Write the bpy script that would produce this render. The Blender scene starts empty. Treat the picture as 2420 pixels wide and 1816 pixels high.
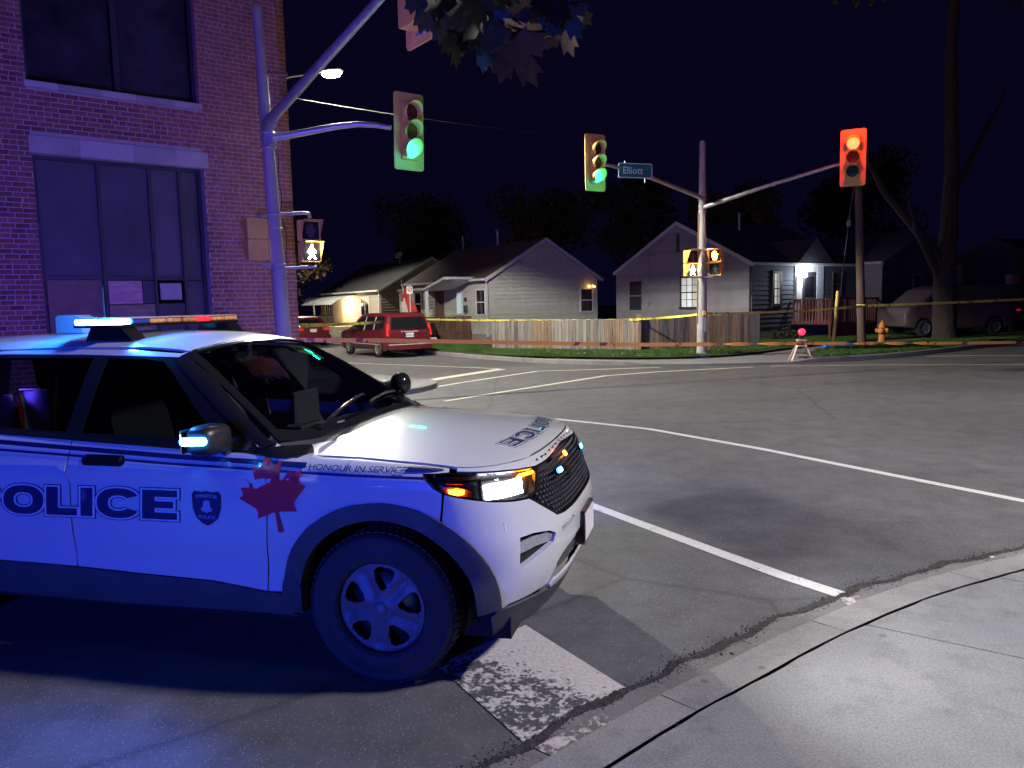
import bpy, bmesh, math, random
import numpy as np
from mathutils import Vector, Matrix, geometry
rnd = random.Random(7)
R_ = math.radians
scn = bpy.context.scene
COL = scn.collection

# ------------------------------------------------------------------ camera, sky, exposure
CAM_H = 1.844
pitch, roll = R_(5.9), R_(1.3)
fw = Vector((0, math.cos(pitch), -math.sin(pitch)))
r0 = Vector((1, 0, 0)); u0 = r0.cross(fw)
rt = r0 * math.cos(roll) - u0 * math.sin(roll)
up = u0 * math.cos(roll) + r0 * math.sin(roll)
cd = bpy.data.cameras.new('camera'); cam = bpy.data.objects.new('camera', cd); COL.objects.link(cam)
cam.matrix_world = Matrix(((rt.x, up.x, -fw.x, 0), (rt.y, up.y, -fw.y, 0), (rt.z, up.z, -fw.z, CAM_H), (0, 0, 0, 1)))
cd.sensor_width = 36; cd.lens = 1818 / 2420 * 36; cd.clip_start = 0.05; cd.clip_end = 900
scn.camera = cam
wd = bpy.data.worlds.new('World'); scn.world = wd; wd.use_nodes = True
wn = wd.node_tree.nodes; wl = wd.node_tree.links
bg = wn['Background']
sky = wn.new('ShaderNodeTexSky'); sky.sky_type = 'NISHITA'; sky.sun_disc = False
sky.sun_elevation = R_(-6); sky.sun_rotation = R_(200)
tint = wn.new('ShaderNodeMix'); tint.data_type = 'RGBA'; tint.inputs[0].default_value = 0.96
tint.inputs[7].default_value = (0.040, 0.028, 0.20, 1)          # the orange-violet glow of a town over a clear night
wl.new(sky.outputs[0], tint.inputs[6]); wl.new(tint.outputs[2], bg.inputs[0])
bg.inputs[1].default_value = 0.05
vs = scn.view_settings; vs.view_transform = 'Standard'; vs.look = 'None'; vs.exposure = 0; vs.gamma = 1; vs.use_curve_mapping = False
cy = scn.cycles
cy.use_denoising = True
try: cy.denoiser = 'OPENIMAGEDENOISE'
except Exception: pass
cy.max_bounces = 6; cy.diffuse_bounces = 2; cy.glossy_bounces = 3; cy.transmission_bounces = 4; cy.transparent_max_bounces = 12; cy.volume_bounces = 0
cy.caustics_reflective = False; cy.caustics_refractive = False
cy.sample_clamp_indirect = 4

def lamp(kind, name, loc, energy, color, size=0.1, parent=None, target=None, spot=None, blend=0.6, spread=None):
    l = bpy.data.lights.new(name, kind); l.energy = energy; l.color = color
    if kind == 'AREA':
        l.shape = 'DISK'; l.size = size
        if spread: l.spread = spread
    else: l.shadow_soft_size = size
    if kind == 'SPOT': l.spot_size = spot; l.spot_blend = blend
    o = bpy.data.objects.new(name, l); COL.objects.link(o); o.location = loc
    if target is not None:
        d = Vector(target) - Vector(loc); o.rotation_euler = d.to_track_quat('-Z', 'Y').to_euler()
    if parent: o.parent = parent
    return o

# ------------------------------------------------------------------ materials
MATS = {}
def mat(name, col, rough=0.6, metal=0.0, var=0.12, scale=6.0, bump=0.0, bscale=None, coat=0.0, spec=0.5, col2=None, detail=5, emit=None, estr=0, alpha=None, trans=0, stretch=None, dirt=0):
    if name in MATS: return MATS[name]
    m = bpy.data.materials.new(name); m.use_nodes = True; nt = m.node_tree; n = nt.nodes; lk = nt.links
    b = n['Principled BSDF']
    b.inputs['Roughness'].default_value = rough; b.inputs['Metallic'].default_value = metal
    b.inputs['Coat Weight'].default_value = coat; b.inputs['Coat Roughness'].default_value = 0.04
    b.inputs['Specular IOR Level'].default_value = spec
    c = (*col, 1); tc = n.new('ShaderNodeTexCoord'); src = tc.outputs['Object']
    if stretch:
        mp = n.new('ShaderNodeMapping'); mp.inputs['Scale'].default_value = stretch; lk.new(src, mp.inputs[0]); src = mp.outputs[0]
    if var > 0:
        nz = n.new('ShaderNodeTexNoise'); nz.inputs['Scale'].default_value = scale; nz.inputs['Detail'].default_value = detail; lk.new(src, nz.inputs['Vector'])
        oi = n.new('ShaderNodeObjectInfo'); add = n.new('ShaderNodeMath'); add.operation = 'MULTIPLY_ADD'
        lk.new(oi.outputs['Random'], add.inputs[0]); add.inputs[1].default_value = 0.35; lk.new(nz.outputs[0], add.inputs[2])
        rp = n.new('ShaderNodeValToRGB'); rp.color_ramp.elements[0].position = 0.35; rp.color_ramp.elements[1].position = 0.85
        d = col2 if col2 else tuple(v * (1 - 2 * var) for v in col)
        rp.color_ramp.elements[0].color = (*d, 1); rp.color_ramp.elements[1].color = tuple(min(1, v * (1 + var)) for v in col) + (1,)
        lk.new(add.outputs[0], rp.inputs[0]); lk.new(rp.outputs[0], b.inputs['Base Color'])
        mr = n.new('ShaderNodeMapRange'); mr.inputs[3].default_value = max(0.02, rough - 0.1 * (rough > .2)); mr.inputs[4].default_value = min(1, rough + 0.1 * (rough > .2)); lk.new(nz.outputs[0], mr.inputs[0]); lk.new(mr.outputs[0], b.inputs['Roughness'])
    else: b.inputs['Base Color'].default_value = c
    if bump > 0:
        nb = n.new('ShaderNodeTexNoise'); nb.inputs['Scale'].default_value = bscale or scale * 4; nb.inputs['Detail'].default_value = 6; lk.new(src, nb.inputs['Vector'])
        bp = n.new('ShaderNodeBump'); bp.inputs['Strength'].default_value = bump; bp.inputs['Distance'].default_value = 0.02; lk.new(nb.outputs[0], bp.inputs['Height']); lk.new(bp.outputs[0], b.inputs['Normal'])
    if emit:
        b.inputs['Emission Color'].default_value = (*emit, 1); b.inputs['Emission Strength'].default_value = estr
    if trans: b.inputs['Transmission Weight'].default_value = trans
    if alpha is not None: b.inputs['Alpha'].default_value = alpha
    MATS[name] = m; return m

def glow(name, col, s):
    return mat(name, tuple(min(.8, v) for v in col), 0.3, var=0, emit=col, estr=s)

def glassmat(name, tint, tr=0.6, rough=0.02):
    m = bpy.data.materials.new(name); m.use_nodes = True; n = m.node_tree.nodes; lk = m.node_tree.links; n.clear()
    o = n.new('ShaderNodeOutputMaterial'); g = n.new('ShaderNodeBsdfGlossy'); t = n.new('ShaderNodeBsdfTransparent'); mx = n.new('ShaderNodeMixShader'); fr = n.new('ShaderNodeFresnel')
    fr.inputs[0].default_value = 1.5; g.inputs[0].default_value = (.9, .9, .95, 1); g.inputs[1].default_value = rough
    t.inputs[0].default_value = (*[v * tr for v in tint], 1)
    lk.new(fr.outputs[0], mx.inputs[0]); lk.new(t.outputs[0], mx.inputs[1]); lk.new(g.outputs[0], mx.inputs[2]); lk.new(mx.outputs[0], o.inputs[0])
    MATS[name] = m; return m

def worn_paint(name, col, base, amount, scale=9.0, fine=60.0, grad=None):
    """road paint with patches worn off to the asphalt"""
    m = bpy.data.materials.new(name); m.use_nodes = True; n = m.node_tree.nodes; lk = m.node_tree.links; b = n['Principled BSDF']
    tc = n.new('ShaderNodeTexCoord'); a = n.new('ShaderNodeTexNoise'); a.inputs['Scale'].default_value = scale; a.inputs['Detail'].default_value = 8; a.inputs['Roughness'].default_value = .65
    f = n.new('ShaderNodeTexNoise'); f.inputs['Scale'].default_value = fine; f.inputs['Detail'].default_value = 4
    lk.new(tc.outputs['Object'], a.inputs[0]); lk.new(tc.outputs['Object'], f.inputs[0])
    s = n.new('ShaderNodeMath'); s.operation = 'ADD'; lk.new(a.outputs[0], s.inputs[0])
    f2 = n.new('ShaderNodeMath'); f2.operation = 'MULTIPLY'; f2.inputs[1].default_value = .55; lk.new(f.outputs[0], f2.inputs[0]); lk.new(f2.outputs[0], s.inputs[1])
    last = s.outputs[0]
    if grad:   # wear increases along a direction across the ground (traffic side)
        dt = n.new('ShaderNodeVectorMath'); dt.operation = 'DOT_PRODUCT'; dt.inputs[1].default_value = grad[0]; lk.new(tc.outputs['Object'], dt.inputs[0])
        g2 = n.new('ShaderNodeMapRange'); g2.inputs[1].default_value = grad[1]; g2.inputs[2].default_value = grad[2]; g2.inputs[3].default_value = grad[3]; g2.inputs[4].default_value = grad[4]; lk.new(dt.outputs['Value'], g2.inputs[0])
        s3 = n.new('ShaderNodeMath'); s3.operation = 'ADD'; lk.new(last, s3.inputs[0]); lk.new(g2.outputs[0], s3.inputs[1]); last = s3.outputs[0]
    rp = n.new('ShaderNodeValToRGB'); rp.color_ramp.elements[0].position = amount; rp.color_ramp.elements[1].position = amount + .09
    rp.color_ramp.elements[0].color = (*base, 1); rp.color_ramp.elements[1].color = (*col, 1)
    lk.new(last, rp.inputs[0])
    f3 = n.new('ShaderNodeMix'); f3.data_type = 'RGBA'; f3.blend_type = 'MULTIPLY'; f3.inputs[0].default_value = .5; lk.new(rp.outputs[0], f3.inputs[6]); lk.new(f.outputs[0], f3.inputs[7])
    lk.new(f3.outputs[2], b.inputs['Base Color']); b.inputs['Roughness'].default_value = .75
    bp = n.new('ShaderNodeBump'); bp.inputs['Strength'].default_value = .4; bp.inputs['Distance'].default_value = .01; lk.new(f.outputs[0], bp.inputs['Height']); lk.new(bp.outputs[0], b.inputs['Normal'])
    MATS[name] = m; return m

# ------------------------------------------------------------------ objects
def tag(o, label=None, cat=None, group=None, kind=None):
    if label: o['label'] = label
    if cat: o['category'] = cat
    if group: o['group'] = group
    if kind: o['kind'] = kind
    return o
def empty(name, loc=(0, 0, 0), rz=0, label=None, cat=None, group=None):
    o = bpy.data.objects.new(name, None); COL.objects.link(o); o.location = loc; o.rotation_euler = (0, 0, rz); o.empty_display_size = .1
    return tag(o, label, cat, group)
def link(name, me, m, parent=None):
    if m and not me.materials: me.materials.append(m)
    o = bpy.data.objects.new(name, me); COL.objects.link(o)
    if parent: o.parent = parent
    return o
def mesh(name, v, f, m, parent=None, smooth=False):
    me = bpy.data.meshes.new(name); me.from_pydata([tuple(map(float, p)) for p in v], [], [tuple(map(int, q)) for q in f]); 
    if smooth: me.polygons.foreach_set('use_smooth', [True] * len(me.polygons))
    me.update(); return link(name, me, m, parent)
class MB:
    """collects shapes of ONE part"""
    def __init__(s): s.v = []; s.f = []; s.sm = []
    def add(s, v, f, smooth=False):
        o = len(s.v); s.v += [tuple(p) for p in v]; s.f += [tuple(i + o for i in q) for q in f]; s.sm += [smooth] * len(f); return s
    def box(s, a, b, bev=0, mtx=None):
        x0, y0, z0 = a; x1, y1, z1 = b
        if bev:
            v = []; 
            for sx, x in ((-1, x0), (1, x1)):
                for sy, y in ((-1, y0), (1, y1)):
                    for sz, z in ((-1, z0), (1, z1)):
                        v += [(x - sx * bev, y - sy * bev, z), (x - sx * bev, y, z - sz * bev), (x, y - sy * bev, z - sz * bev)]
            bm = bmesh.new(); [bm.verts.new(p) for p in v]; bmesh.ops.convex_hull(bm, input=bm.verts); bmesh.ops.dissolve_limit(bm, angle_limit=.01, verts=bm.verts, edges=bm.edges)
            bm.verts.index_update(); vv = [tuple(q.co) for q in bm.verts]; ff = [[q.index for q in fc.verts] for fc in bm.faces]; bm.free()
        else:
            vv = [(x0, y0, z0), (x1, y0, z0), (x1, y1, z0), (x0, y1, z0), (x0, y0, z1), (x1, y0, z1), (x1, y1, z1), (x0, y1, z1)]
            ff = [(0, 3, 2, 1), (4, 5, 6, 7), (0, 1, 5, 4), (1, 2, 6, 5), (2, 3, 7, 6), (3, 0, 4, 7)]
        if mtx: vv = [tuple(mtx @ Vector(p)) for p in vv]
        return s.add(vv, ff)
    def tube(s, pts, rad, n=12, cap=True, sm=True):
        pts = [Vector(p) for p in pts]; k = len(pts); rad = rad if isinstance(rad, (list, tuple)) else [rad] * k
        v = []; f = []; ref = None
        for i, p in enumerate(pts):
            t = (pts[min(i + 1, k - 1)] - pts[max(i - 1, 0)]).normalized()
            if ref is None: ref = Vector((0, 0, 1)) if abs(t.z) < .9 else Vector((1, 0, 0))
            a = t.cross(ref).normalized(); b = t.cross(a).normalized(); ref = -b if False else ref
            for j in range(n):
                q = 2 * math.pi * j / n; v.append(p + (a * math.cos(q) + b * math.sin(q)) * rad[i])
        for i in range(k - 1):
            for j in range(n): f.append((i * n + j, (i + 1) * n + j, (i + 1) * n + (j + 1) % n, i * n + (j + 1) % n))
        s.add(v, f, sm)
        if cap: s.add([v[j] for j in range(n)], [tuple(range(n))]); s.add([v[(k - 1) * n + j] for j in range(n)], [tuple(reversed(range(n)))])
        return s
    def lathe(s, prof, n=24, mtx=None, sm=True, arc=None):
        """prof [(r,z)] about local z"""
        v = []; f = []; full = arc is None; a0, a1 = (0, 2 * math.pi) if full else arc; m = n if full else n + 1
        for r, z in prof:
            for j in range(m):
                q = a0 + (a1 - a0) * j / n; v.append(Vector((r * math.cos(q), r * math.sin(q), z)))
        for i in range(len(prof) - 1):
            for j in range(n):
                k = (j + 1) % m; f.append((i * m + j, i * m + k, (i + 1) * m + k, (i + 1) * m + j))
        if mtx: v = [mtx @ p for p in v]
        return s.add(v, f, sm)
    def prism(s, poly, d0, d1, mtx=None):
        """poly in local xy extruded along z from d0 to d1"""
        n = len(poly); v = [Vector((x, y, d0)) for x, y in poly] + [Vector((x, y, d1)) for x, y in poly]
        if mtx: v = [mtx @ p for p in v]
        f = [tuple(reversed(range(n))), tuple(range(n, 2 * n))] + [(i, (i + 1) % n, n + (i + 1) % n, n + i) for i in range(n)]
        return s.add(v, f)
    def build(s, name, m, parent=None):
        me = bpy.data.meshes.new(name); me.from_pydata([tuple(map(float, p)) for p in s.v], [], s.f); me.polygons.foreach_set('use_smooth', s.sm); me.update()
        return link(name, me, m, parent)
def face_mtx(loc, n, upv=(0, 0, 1)):
    """matrix whose +Z is the facing direction n, +Y world up: local x right seen from the front"""
    z = Vector(n).normalized(); y = Vector(upv); x = y.cross(z).normalized(); y = z.cross(x)
    return Matrix(((x.x, y.x, z.x, loc[0]), (x.y, y.y, z.y, loc[1]), (x.z, y.z, z.z, loc[2]), (0, 0, 0, 1)))
def rrect(w, h, r, n=4, cx=0, cy_=0):
    p = []
    for sx, sy, a in ((1, 1, 0), (-1, 1, 90), (-1, -1, 180), (1, -1, 270)):
        for i in range(n + 1):
            q = R_(a + 90 * i / n); p.append((cx + sx * (w / 2 - r) + r * math.cos(q), cy_ + sy * (h / 2 - r) + r * math.sin(q)))
    return p
def inside(P, poly):
    P = np.asarray(P); x, y = P[:, 0], P[:, 1]; c = np.zeros(len(P), bool); n = len(poly); j = n - 1
    for i in range(n):
        xi, yi = poly[i]; xj, yj = poly[j]
        if yi != yj: c ^= ((yi > y) != (yj > y)) & (x < (xj - xi) * (y - yi) / (yj - yi) + xi)
        j = i
    return c
def tri2d(poly, holes=(), step=.05):
    """triangulate a polygon with holes and interior points: verts (n,2), tris, boundary loops"""
    V = []; Ed = []; loops = []
    for lp in [poly, *holes]:
        st = len(V); ring = []
        for i in range(len(lp)):
            a = np.array(lp[i], float); b = np.array(lp[(i + 1) % len(lp)], float); k = max(1, int(np.ceil(np.linalg.norm(b - a) / step)))
            for t in range(k): ring.append(tuple(a + (b - a) * t / k))
        V += ring; m = len(ring); Ed += [(st + i, st + (i + 1) % m) for i in range(m)]; loops.append([st + i for i in range(m)])
    A = np.array(V); mn = A.min(0); mx = A.max(0); G = []
    ny = int((mx[1] - mn[1]) / (step * .866)) + 1; nx = int((mx[0] - mn[0]) / step) + 1
    for j in range(ny + 1):
        for i in range(nx + 1): G.append((mn[0] + (i + .5 * (j % 2)) * step, mn[1] + j * step * .866))
    G = np.array(G); ok = inside(G, poly)
    for hl in holes: ok &= ~inside(G, hl)
    G = G[ok]
    if len(G):
        d = np.min(np.linalg.norm(G[:, None] - A[None], axis=2), 1); G = G[d > step * .45]
    nb = len(V); V += [tuple(q) for q in G]
    vo, eo, fo, ov, oe, of = geometry.delaunay_2d_cdt([Vector(q) for q in V], Ed, [], 0, 1e-6)
    vo = np.array([(q.x, q.y) for q in vo]); F = np.array([q for q in fo if len(q) == 3])
    cen = vo[F].mean(1); ok = inside(cen, poly)
    for hl in holes: ok &= ~inside(cen, hl)
    F = F[ok]
    a, b, c = vo[F[:, 0]], vo[F[:, 1]], vo[F[:, 2]]
    ar = (b[:, 0] - a[:, 0]) * (c[:, 1] - a[:, 1]) - (b[:, 1] - a[:, 1]) * (c[:, 0] - a[:, 0]); F = F[np.abs(ar) > 1e-9]
    ar = ar[np.abs(ar) > 1e-9]; F[ar < 0] = F[ar < 0][:, ::-1]
    cnt = {}
    for t in F:
        for i in range(3): cnt[(t[i], t[(i + 1) % 3])] = 1
    bnd = [e for e in cnt if (e[1], e[0]) not in cnt]
    return vo, F, bnd
def text2d(txt, size=1.0, offset=0.0, xs=1.0, space=1.0, align='LEFT', bold=0):
    c = bpy.data.curves.new('t', 'FONT'); c.body = txt; c.size = size; c.offset = offset; c.space_character = space; c.align_x = align; c.fill_mode = 'FRONT'; c.resolution_u = 4
    o = bpy.data.objects.new('t', c); COL.objects.link(o); bpy.context.view_layer.update()
    me = o.evaluated_get(bpy.context.evaluated_depsgraph_get()).to_mesh()
    bm = bmesh.new(); bm.from_mesh(me); bmesh.ops.remove_doubles(bm, verts=bm.verts, dist=1e-5); bmesh.ops.triangulate(bm, faces=bm.faces); bm.verts.index_update()
    v = np.array([(q.co.x * xs, q.co.y) for q in bm.verts]).reshape(-1, 2); f = [[q.index for q in fc.verts] for fc in bm.faces]; bm.free()
    o.to_mesh_clear(); bpy.data.objects.remove(o); bpy.data.curves.remove(c); return v, f
def flat_text(name, txt, size, mtx, m, parent, offset=0.0, xs=1.0, space=1.0, thick=0.0):
    v, f = text2d(txt, size, offset, xs, space, 'CENTER')
    return mesh(name, [tuple(mtx @ Vector((x, y, thick))) for x, y in v], f, m, parent)
A_ = Vector((.547, -.837, 0)); B_ = Vector((.837, .547, 0))        # the two street directions
GRID = math.atan2(B_.y, B_.x)
def pix(px, py, z=0.0):
    """ground point (height z) seen at a place of the 2420 x 1816 picture: used to survey kerbs and painted lines"""
    d = fw + rt * ((px - 1210) / 1818) + up * ((908 - py) / 1818); t = (z - CAM_H) / d.z
    return Vector((d.x * t, d.y * t, z))
# ------------------------------------------------------------------ road, kerbs, pavements
def asphalt():
    m = bpy.data.materials.new('asphalt'); m.use_nodes = True; n = m.node_tree.nodes; lk = m.node_tree.links; b = n['Principled BSDF']
    tc = n.new('ShaderNodeTexCoord')
    def nz(s, d=6, r=.6):
        t = n.new('ShaderNodeTexNoise'); t.inputs['Scale'].default_value = s; t.inputs['Detail'].default_value = d; t.inputs['Roughness'].default_value = r; lk.new(tc.outputs['Object'], t.inputs[0]); return t
    big = nz(.35, 4); mid = nz(3, 8, .7); fine = nz(70, 4, .8)
    r1 = n.new('ShaderNodeValToRGB'); r1.color_ramp.elements[0].position = .3; r1.color_ramp.elements[1].position = .7; r1.color_ramp.elements[0].color = (.068, .067, .070, 1); r1.color_ramp.elements[1].color = (.105, .103, .104, 1)
    lk.new(big.outputs[0], r1.inputs[0])
    x1 = n.new('ShaderNodeMix'); x1.data_type = 'RGBA'; x1.blend_type = 'OVERLAY'; x1.inputs[0].default_value = .75; lk.new(r1.outputs[0], x1.inputs[6]); lk.new(mid.outputs[0], x1.inputs[7])
    vo = n.new('ShaderNodeTexVoronoi'); vo.inputs['Scale'].default_value = 75; vo.inputs['Randomness'].default_value = 1.0; lk.new(tc.outputs['Object'], vo.inputs['Vector'])
    r2 = n.new('ShaderNodeValToRGB'); r2.color_ramp.elements[0].position = .0; r2.color_ramp.elements[0].color = (1, 1, 1, 1); r2.color_ramp.elements[1].position = .35; r2.color_ramp.elements[1].color = (.0, .0, .0, 1); lk.new(vo.outputs['Distance'], r2.inputs[0])
    sp = n.new('ShaderNodeMath'); sp.operation = 'MULTIPLY'; lk.new(r2.outputs[0], sp.inputs[0])
    rs = n.new('ShaderNodeValToRGB'); rs.color_ramp.elements[0].position = .5; rs.color_ramp.elements[1].position = .66; lk.new(vo.outputs['Color'], rs.inputs[0]); lk.new(rs.outputs[0], sp.inputs[1])
    x2 = n.new('ShaderNodeMix'); x2.data_type = 'RGBA'; x2.inputs[7].default_value = (.32, .31, .30, 1); lk.new(sp.outputs[0], x2.inputs[0]); lk.new(x1.outputs[2], x2.inputs[6])
    # long cracks
    wv = n.new('ShaderNodeTexVoronoi'); wv.feature = 'DISTANCE_TO_EDGE'; wv.inputs['Scale'].default_value = .17; wob = n.new('ShaderNodeMix'); wob.data_type = 'RGBA'; wob.inputs[0].default_value = .12; lk.new(tc.outputs['Object'], wob.inputs[6]); m2 = nz(1.2, 6); lk.new(m2.outputs[1], wob.inputs[7]); lk.new(wob.outputs[2], wv.inputs['Vector'])
    r3 = n.new('ShaderNodeValToRGB'); r3.color_ramp.elements[0].position = .0; r3.color_ramp.elements[0].color = (.55, .55, .55, 1); r3.color_ramp.elements[1].position = .005; r3.color_ramp.elements[1].color = (1, 1, 1, 1); lk.new(wv.outputs['Distance'], r3.inputs[0])
    x3 = n.new('ShaderNodeMix'); x3.data_type = 'RGBA'; x3.blend_type = 'MULTIPLY'; x3.inputs[0].default_value = .8; lk.new(x2.outputs[2], x3.inputs[6]); lk.new(r3.outputs[0], x3.inputs[7])
    lk.new(x3.outputs[2], b.inputs['Base Color']); b.inputs['Roughness'].default_value = .72; b.inputs['Specular IOR Level'].default_value = .4
    ad = n.new('ShaderNodeMath'); ad.operation = 'ADD'; lk.new(fine.outputs[0], ad.inputs[0]); lk.new(r2.outputs[0], ad.inputs[1])
    bp = n.new('ShaderNodeBump'); bp.inputs['Strength'].default_value = .22; bp.inputs['Distance'].default_value = .006; lk.new(ad.outputs[0], bp.inputs['Height']); lk.new(bp.outputs[0], b.inputs['Normal'])
    MATS['asphalt'] = m; return m
M_asph = asphalt()
def concrete(name, c0, c1, spk):
    m = bpy.data.materials.new(name); m.use_nodes = True; n = m.node_tree.nodes; lk = m.node_tree.links; b = n['Principled BSDF']; tc = n.new('ShaderNodeTexCoord')
    def nz(s, d, r=.6):
        t = n.new('ShaderNodeTexNoise'); t.inputs['Scale'].default_value = s; t.inputs['Detail'].default_value = d; t.inputs['Roughness'].default_value = r; lk.new(tc.outputs['Object'], t.inputs[0]); return t.outputs[0]
    def ramp(s, p0, p1, a, e):
        r = n.new('ShaderNodeValToRGB'); r.color_ramp.elements[0].position = p0; r.color_ramp.elements[1].position = p1; r.color_ramp.elements[0].color = (*a, 1); r.color_ramp.elements[1].color = (*e, 1); lk.new(s, r.inputs[0]); return r.outputs[0]
    def mul(x, y, f):
        q = n.new('ShaderNodeMix'); q.data_type = 'RGBA'; q.blend_type = 'MULTIPLY'; q.inputs[0].default_value = f; lk.new(x, q.inputs[6]); lk.new(y, q.inputs[7]); return q.outputs[2]
    base = ramp(nz(.9, 8, .65), .3, .72, c0, c1); fine = nz(90, 5, .75)
    col = mul(base, ramp(fine, .34, .6, (1 - spk,) * 3, (1, 1, 1)), 1); col = mul(col, ramp(nz(4.5, 10, .7), .36, .5, (.72, .71, .70), (1, 1, 1)), .8)
    st = n.new('ShaderNodeTexVoronoi'); st.inputs['Scale'].default_value = 2.3; lk.new(tc.outputs['Object'], st.inputs['Vector']); col = mul(col, ramp(st.outputs['Distance'], .035, .06, (.45, .43, .41), (1, 1, 1)), .7)
    lk.new(col, b.inputs['Base Color']); b.inputs['Roughness'].default_value = .85; bp = n.new('ShaderNodeBump'); bp.inputs['Strength'].default_value = .35; bp.inputs['Distance'].default_value = .004; lk.new(fine, bp.inputs['Height']); lk.new(bp.outputs[0], b.inputs['Normal']); MATS[name] = m; return m
M_conc = concrete('pavement_concrete', (.20, .20, .205), (.30, .295, .29), .45)
M_kerb = concrete('kerb_concrete', (.21, .205, .20), (.31, .30, .285), .4)
M_gut = concrete('gutter_concrete', (.13, .12, .12), (.22, .205, .20), .4)
M_soil = mat('lawn_soil', (.045, .055, .02), .95, var=.3, scale=3, bump=.5)
M_dirt = mat('gutter_dirt', (.05, .043, .038), .95, var=.4, scale=30, bump=.8)
road = mesh('road', [(-300, -120, 0), (300, -120, 0), (300, 480, 0), (-300, 480, 0)], [(0, 1, 2, 3)], M_asph); tag(road, kind='structure')

def strip(name, inner, outer, z0, z1, m, skirt=None, parent=None):
    """ribbon between two equally long ground polylines, with an optional vertical face under its first line"""
    n = len(inner); v = [(p.x, p.y, z0) for p in inner] + [(p.x, p.y, z1) for p in outer]; f = [(i, i + 1, n + i + 1, n + i) for i in range(n - 1)]
    if skirt is not None:
        v += [(p.x, p.y, skirt) for p in inner]; f += [(2 * n + i, 2 * n + i + 1, i + 1, i) for i in range(n - 1)]
    return mesh(name, v, f, m, parent)
def resample(pts, step):
    out = [pts[0].copy()]
    for a, b in zip(pts, pts[1:]):
        k = max(1, int(round((b - a).length / step)))
        out += [a.lerp(b, t / k) for t in range(1, k + 1)]
    return out
def smoothline(pts, it=2):
    for _ in range(it):
        q = [pts[0]]
        for a, b in zip(pts, pts[1:]): q += [a.lerp(b, .25), a.lerp(b, .75)]
        pts = q + [pts[-1]]
    return pts
def offs(pts, d):
    """polyline shifted sideways (to its left)"""
    out = []
    for i, p in enumerate(pts):
        t = (pts[min(i + 1, len(pts) - 1)] - pts[max(i - 1, 0)]); t.z = 0; t.normalize(); out.append(p + Vector((-t.y, t.x, 0)) * d)
    return out
def V2(x, y): return Vector((x, y, 0))
# near corner: curved gutter, flush kerb and pavement under the photographer
kl = smoothline([V2(-3.2, -.3), V2(-1.6, 1.32), V2(-.55, 2.28), V2(.14, 2.9), V2(.6, 3.31), V2(.99, 3.61), V2(1.42, 3.96), V2(1.99, 4.36), V2(2.45, 4.64), V2(3.01, 4.92), V2(3.5, 5.14), V2(4.6, 5.55), V2(6.5, 6.1), V2(9.5, 6.8), V2(14, 7.6)])
gut_o = offs(kl, .20); gut_o = [p + Vector((-.5, .85, 0)) * (.035 * math.sin(i * 1.7) * math.sin(i * .53)) for i, p in enumerate(gut_o)]
tag(strip('gutter', list(reversed(kl)), list(reversed(gut_o)), .004, .004, M_gut), kind='structure')
kb = offs(kl, -.205)
k_e = empty('kerb'); tag(k_e, kind='structure')
seg = 9; nk = len(kl); i = 0
while i < nk - 1:                                   # cast kerb lengths with open joints between them
    j = min(nk - 1, i + seg); a = [p.copy() for p in kl[i:j + 1]]; b = [p.copy() for p in kb[i:j + 1]]
    if len(a) > 1:
        a[-1] = a[-1].lerp(a[-2], .04); b[-1] = b[-1].lerp(b[-2], .04)
        strip('kerb_stone', list(reversed(a)), list(reversed(b)), .062, .070, M_kerb, 0.0, k_e)
    i = j
sw = offs(kl, -.219); sw = [p + Vector((.5, -.85, 0)) * (.004 * math.sin(i * 2.3) + .003 * math.sin(i * .9)) for i, p in enumerate(sw)]
pv = empty('pavement'); tag(pv, kind='structure')
far = [p + Vector((1.6, -6.5, 0)) for p in sw]
n_ = len(sw); cuts = [0, 15, 30, 37, n_ - 1]
# slabs: joints run back from the kerb
ji = min(range(n_), key=lambda i: (sw[i] - V2(1.83, 4.02)).length)
ks = [0, max(1, ji - 22), ji, min(n_ - 2, ji + 9), n_ - 1]
jd = (V2(2.36, 3.62) - V2(1.83, 4.02)).normalized()
for a, b in zip(ks, ks[1:]):
    pts = sw[a:b + 1]; q0 = pts[0] + jd * .006; e0 = pts[0] + jd * 9 if a else V2(-3, -9); e1 = pts[-1] + jd * 9 if b < n_ - 1 else V2(18, -2)
    dd = (pts[-1] - pts[0]).normalized() * .006
    poly = [pts[0] + dd] + pts[1:-1] + [pts[-1] - dd, e1 - dd, e0 + dd]
    vv, F, bd = tri2d([(p.x, p.y) for p in poly], step=1.2)
    v3 = [(x, y, .066) for x, y in vv]; k0 = len(v3); fs = [tuple(t) for t in F]
    v3 += [(x, y, .02) for x, y in vv]; fs += [(p, q, k0 + q, k0 + p)[::-1] for p, q in bd]
    mesh('pavement_slab', v3, fs, M_conc, pv)
dirtb = mesh('joint_bed', [(p.x, p.y, .052) for p in kb] + [(p.x, p.y, .052) for p in offs(kl, -.30)], [(i, i + 1, n_ + i + 1, n_ + i)[::-1] for i in range(n_ - 1)], M_dirt, pv)
bedq = mesh('slab_bed', [(-9, -9, .016), (18, -9, .016), (18, 3.0, .016), (3.6, 4.0, .016), (1.5, 2.6, .016), (-3, -1.5, .016)], [(0, 1, 2, 3, 4, 5)], M_dirt, pv)
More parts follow.
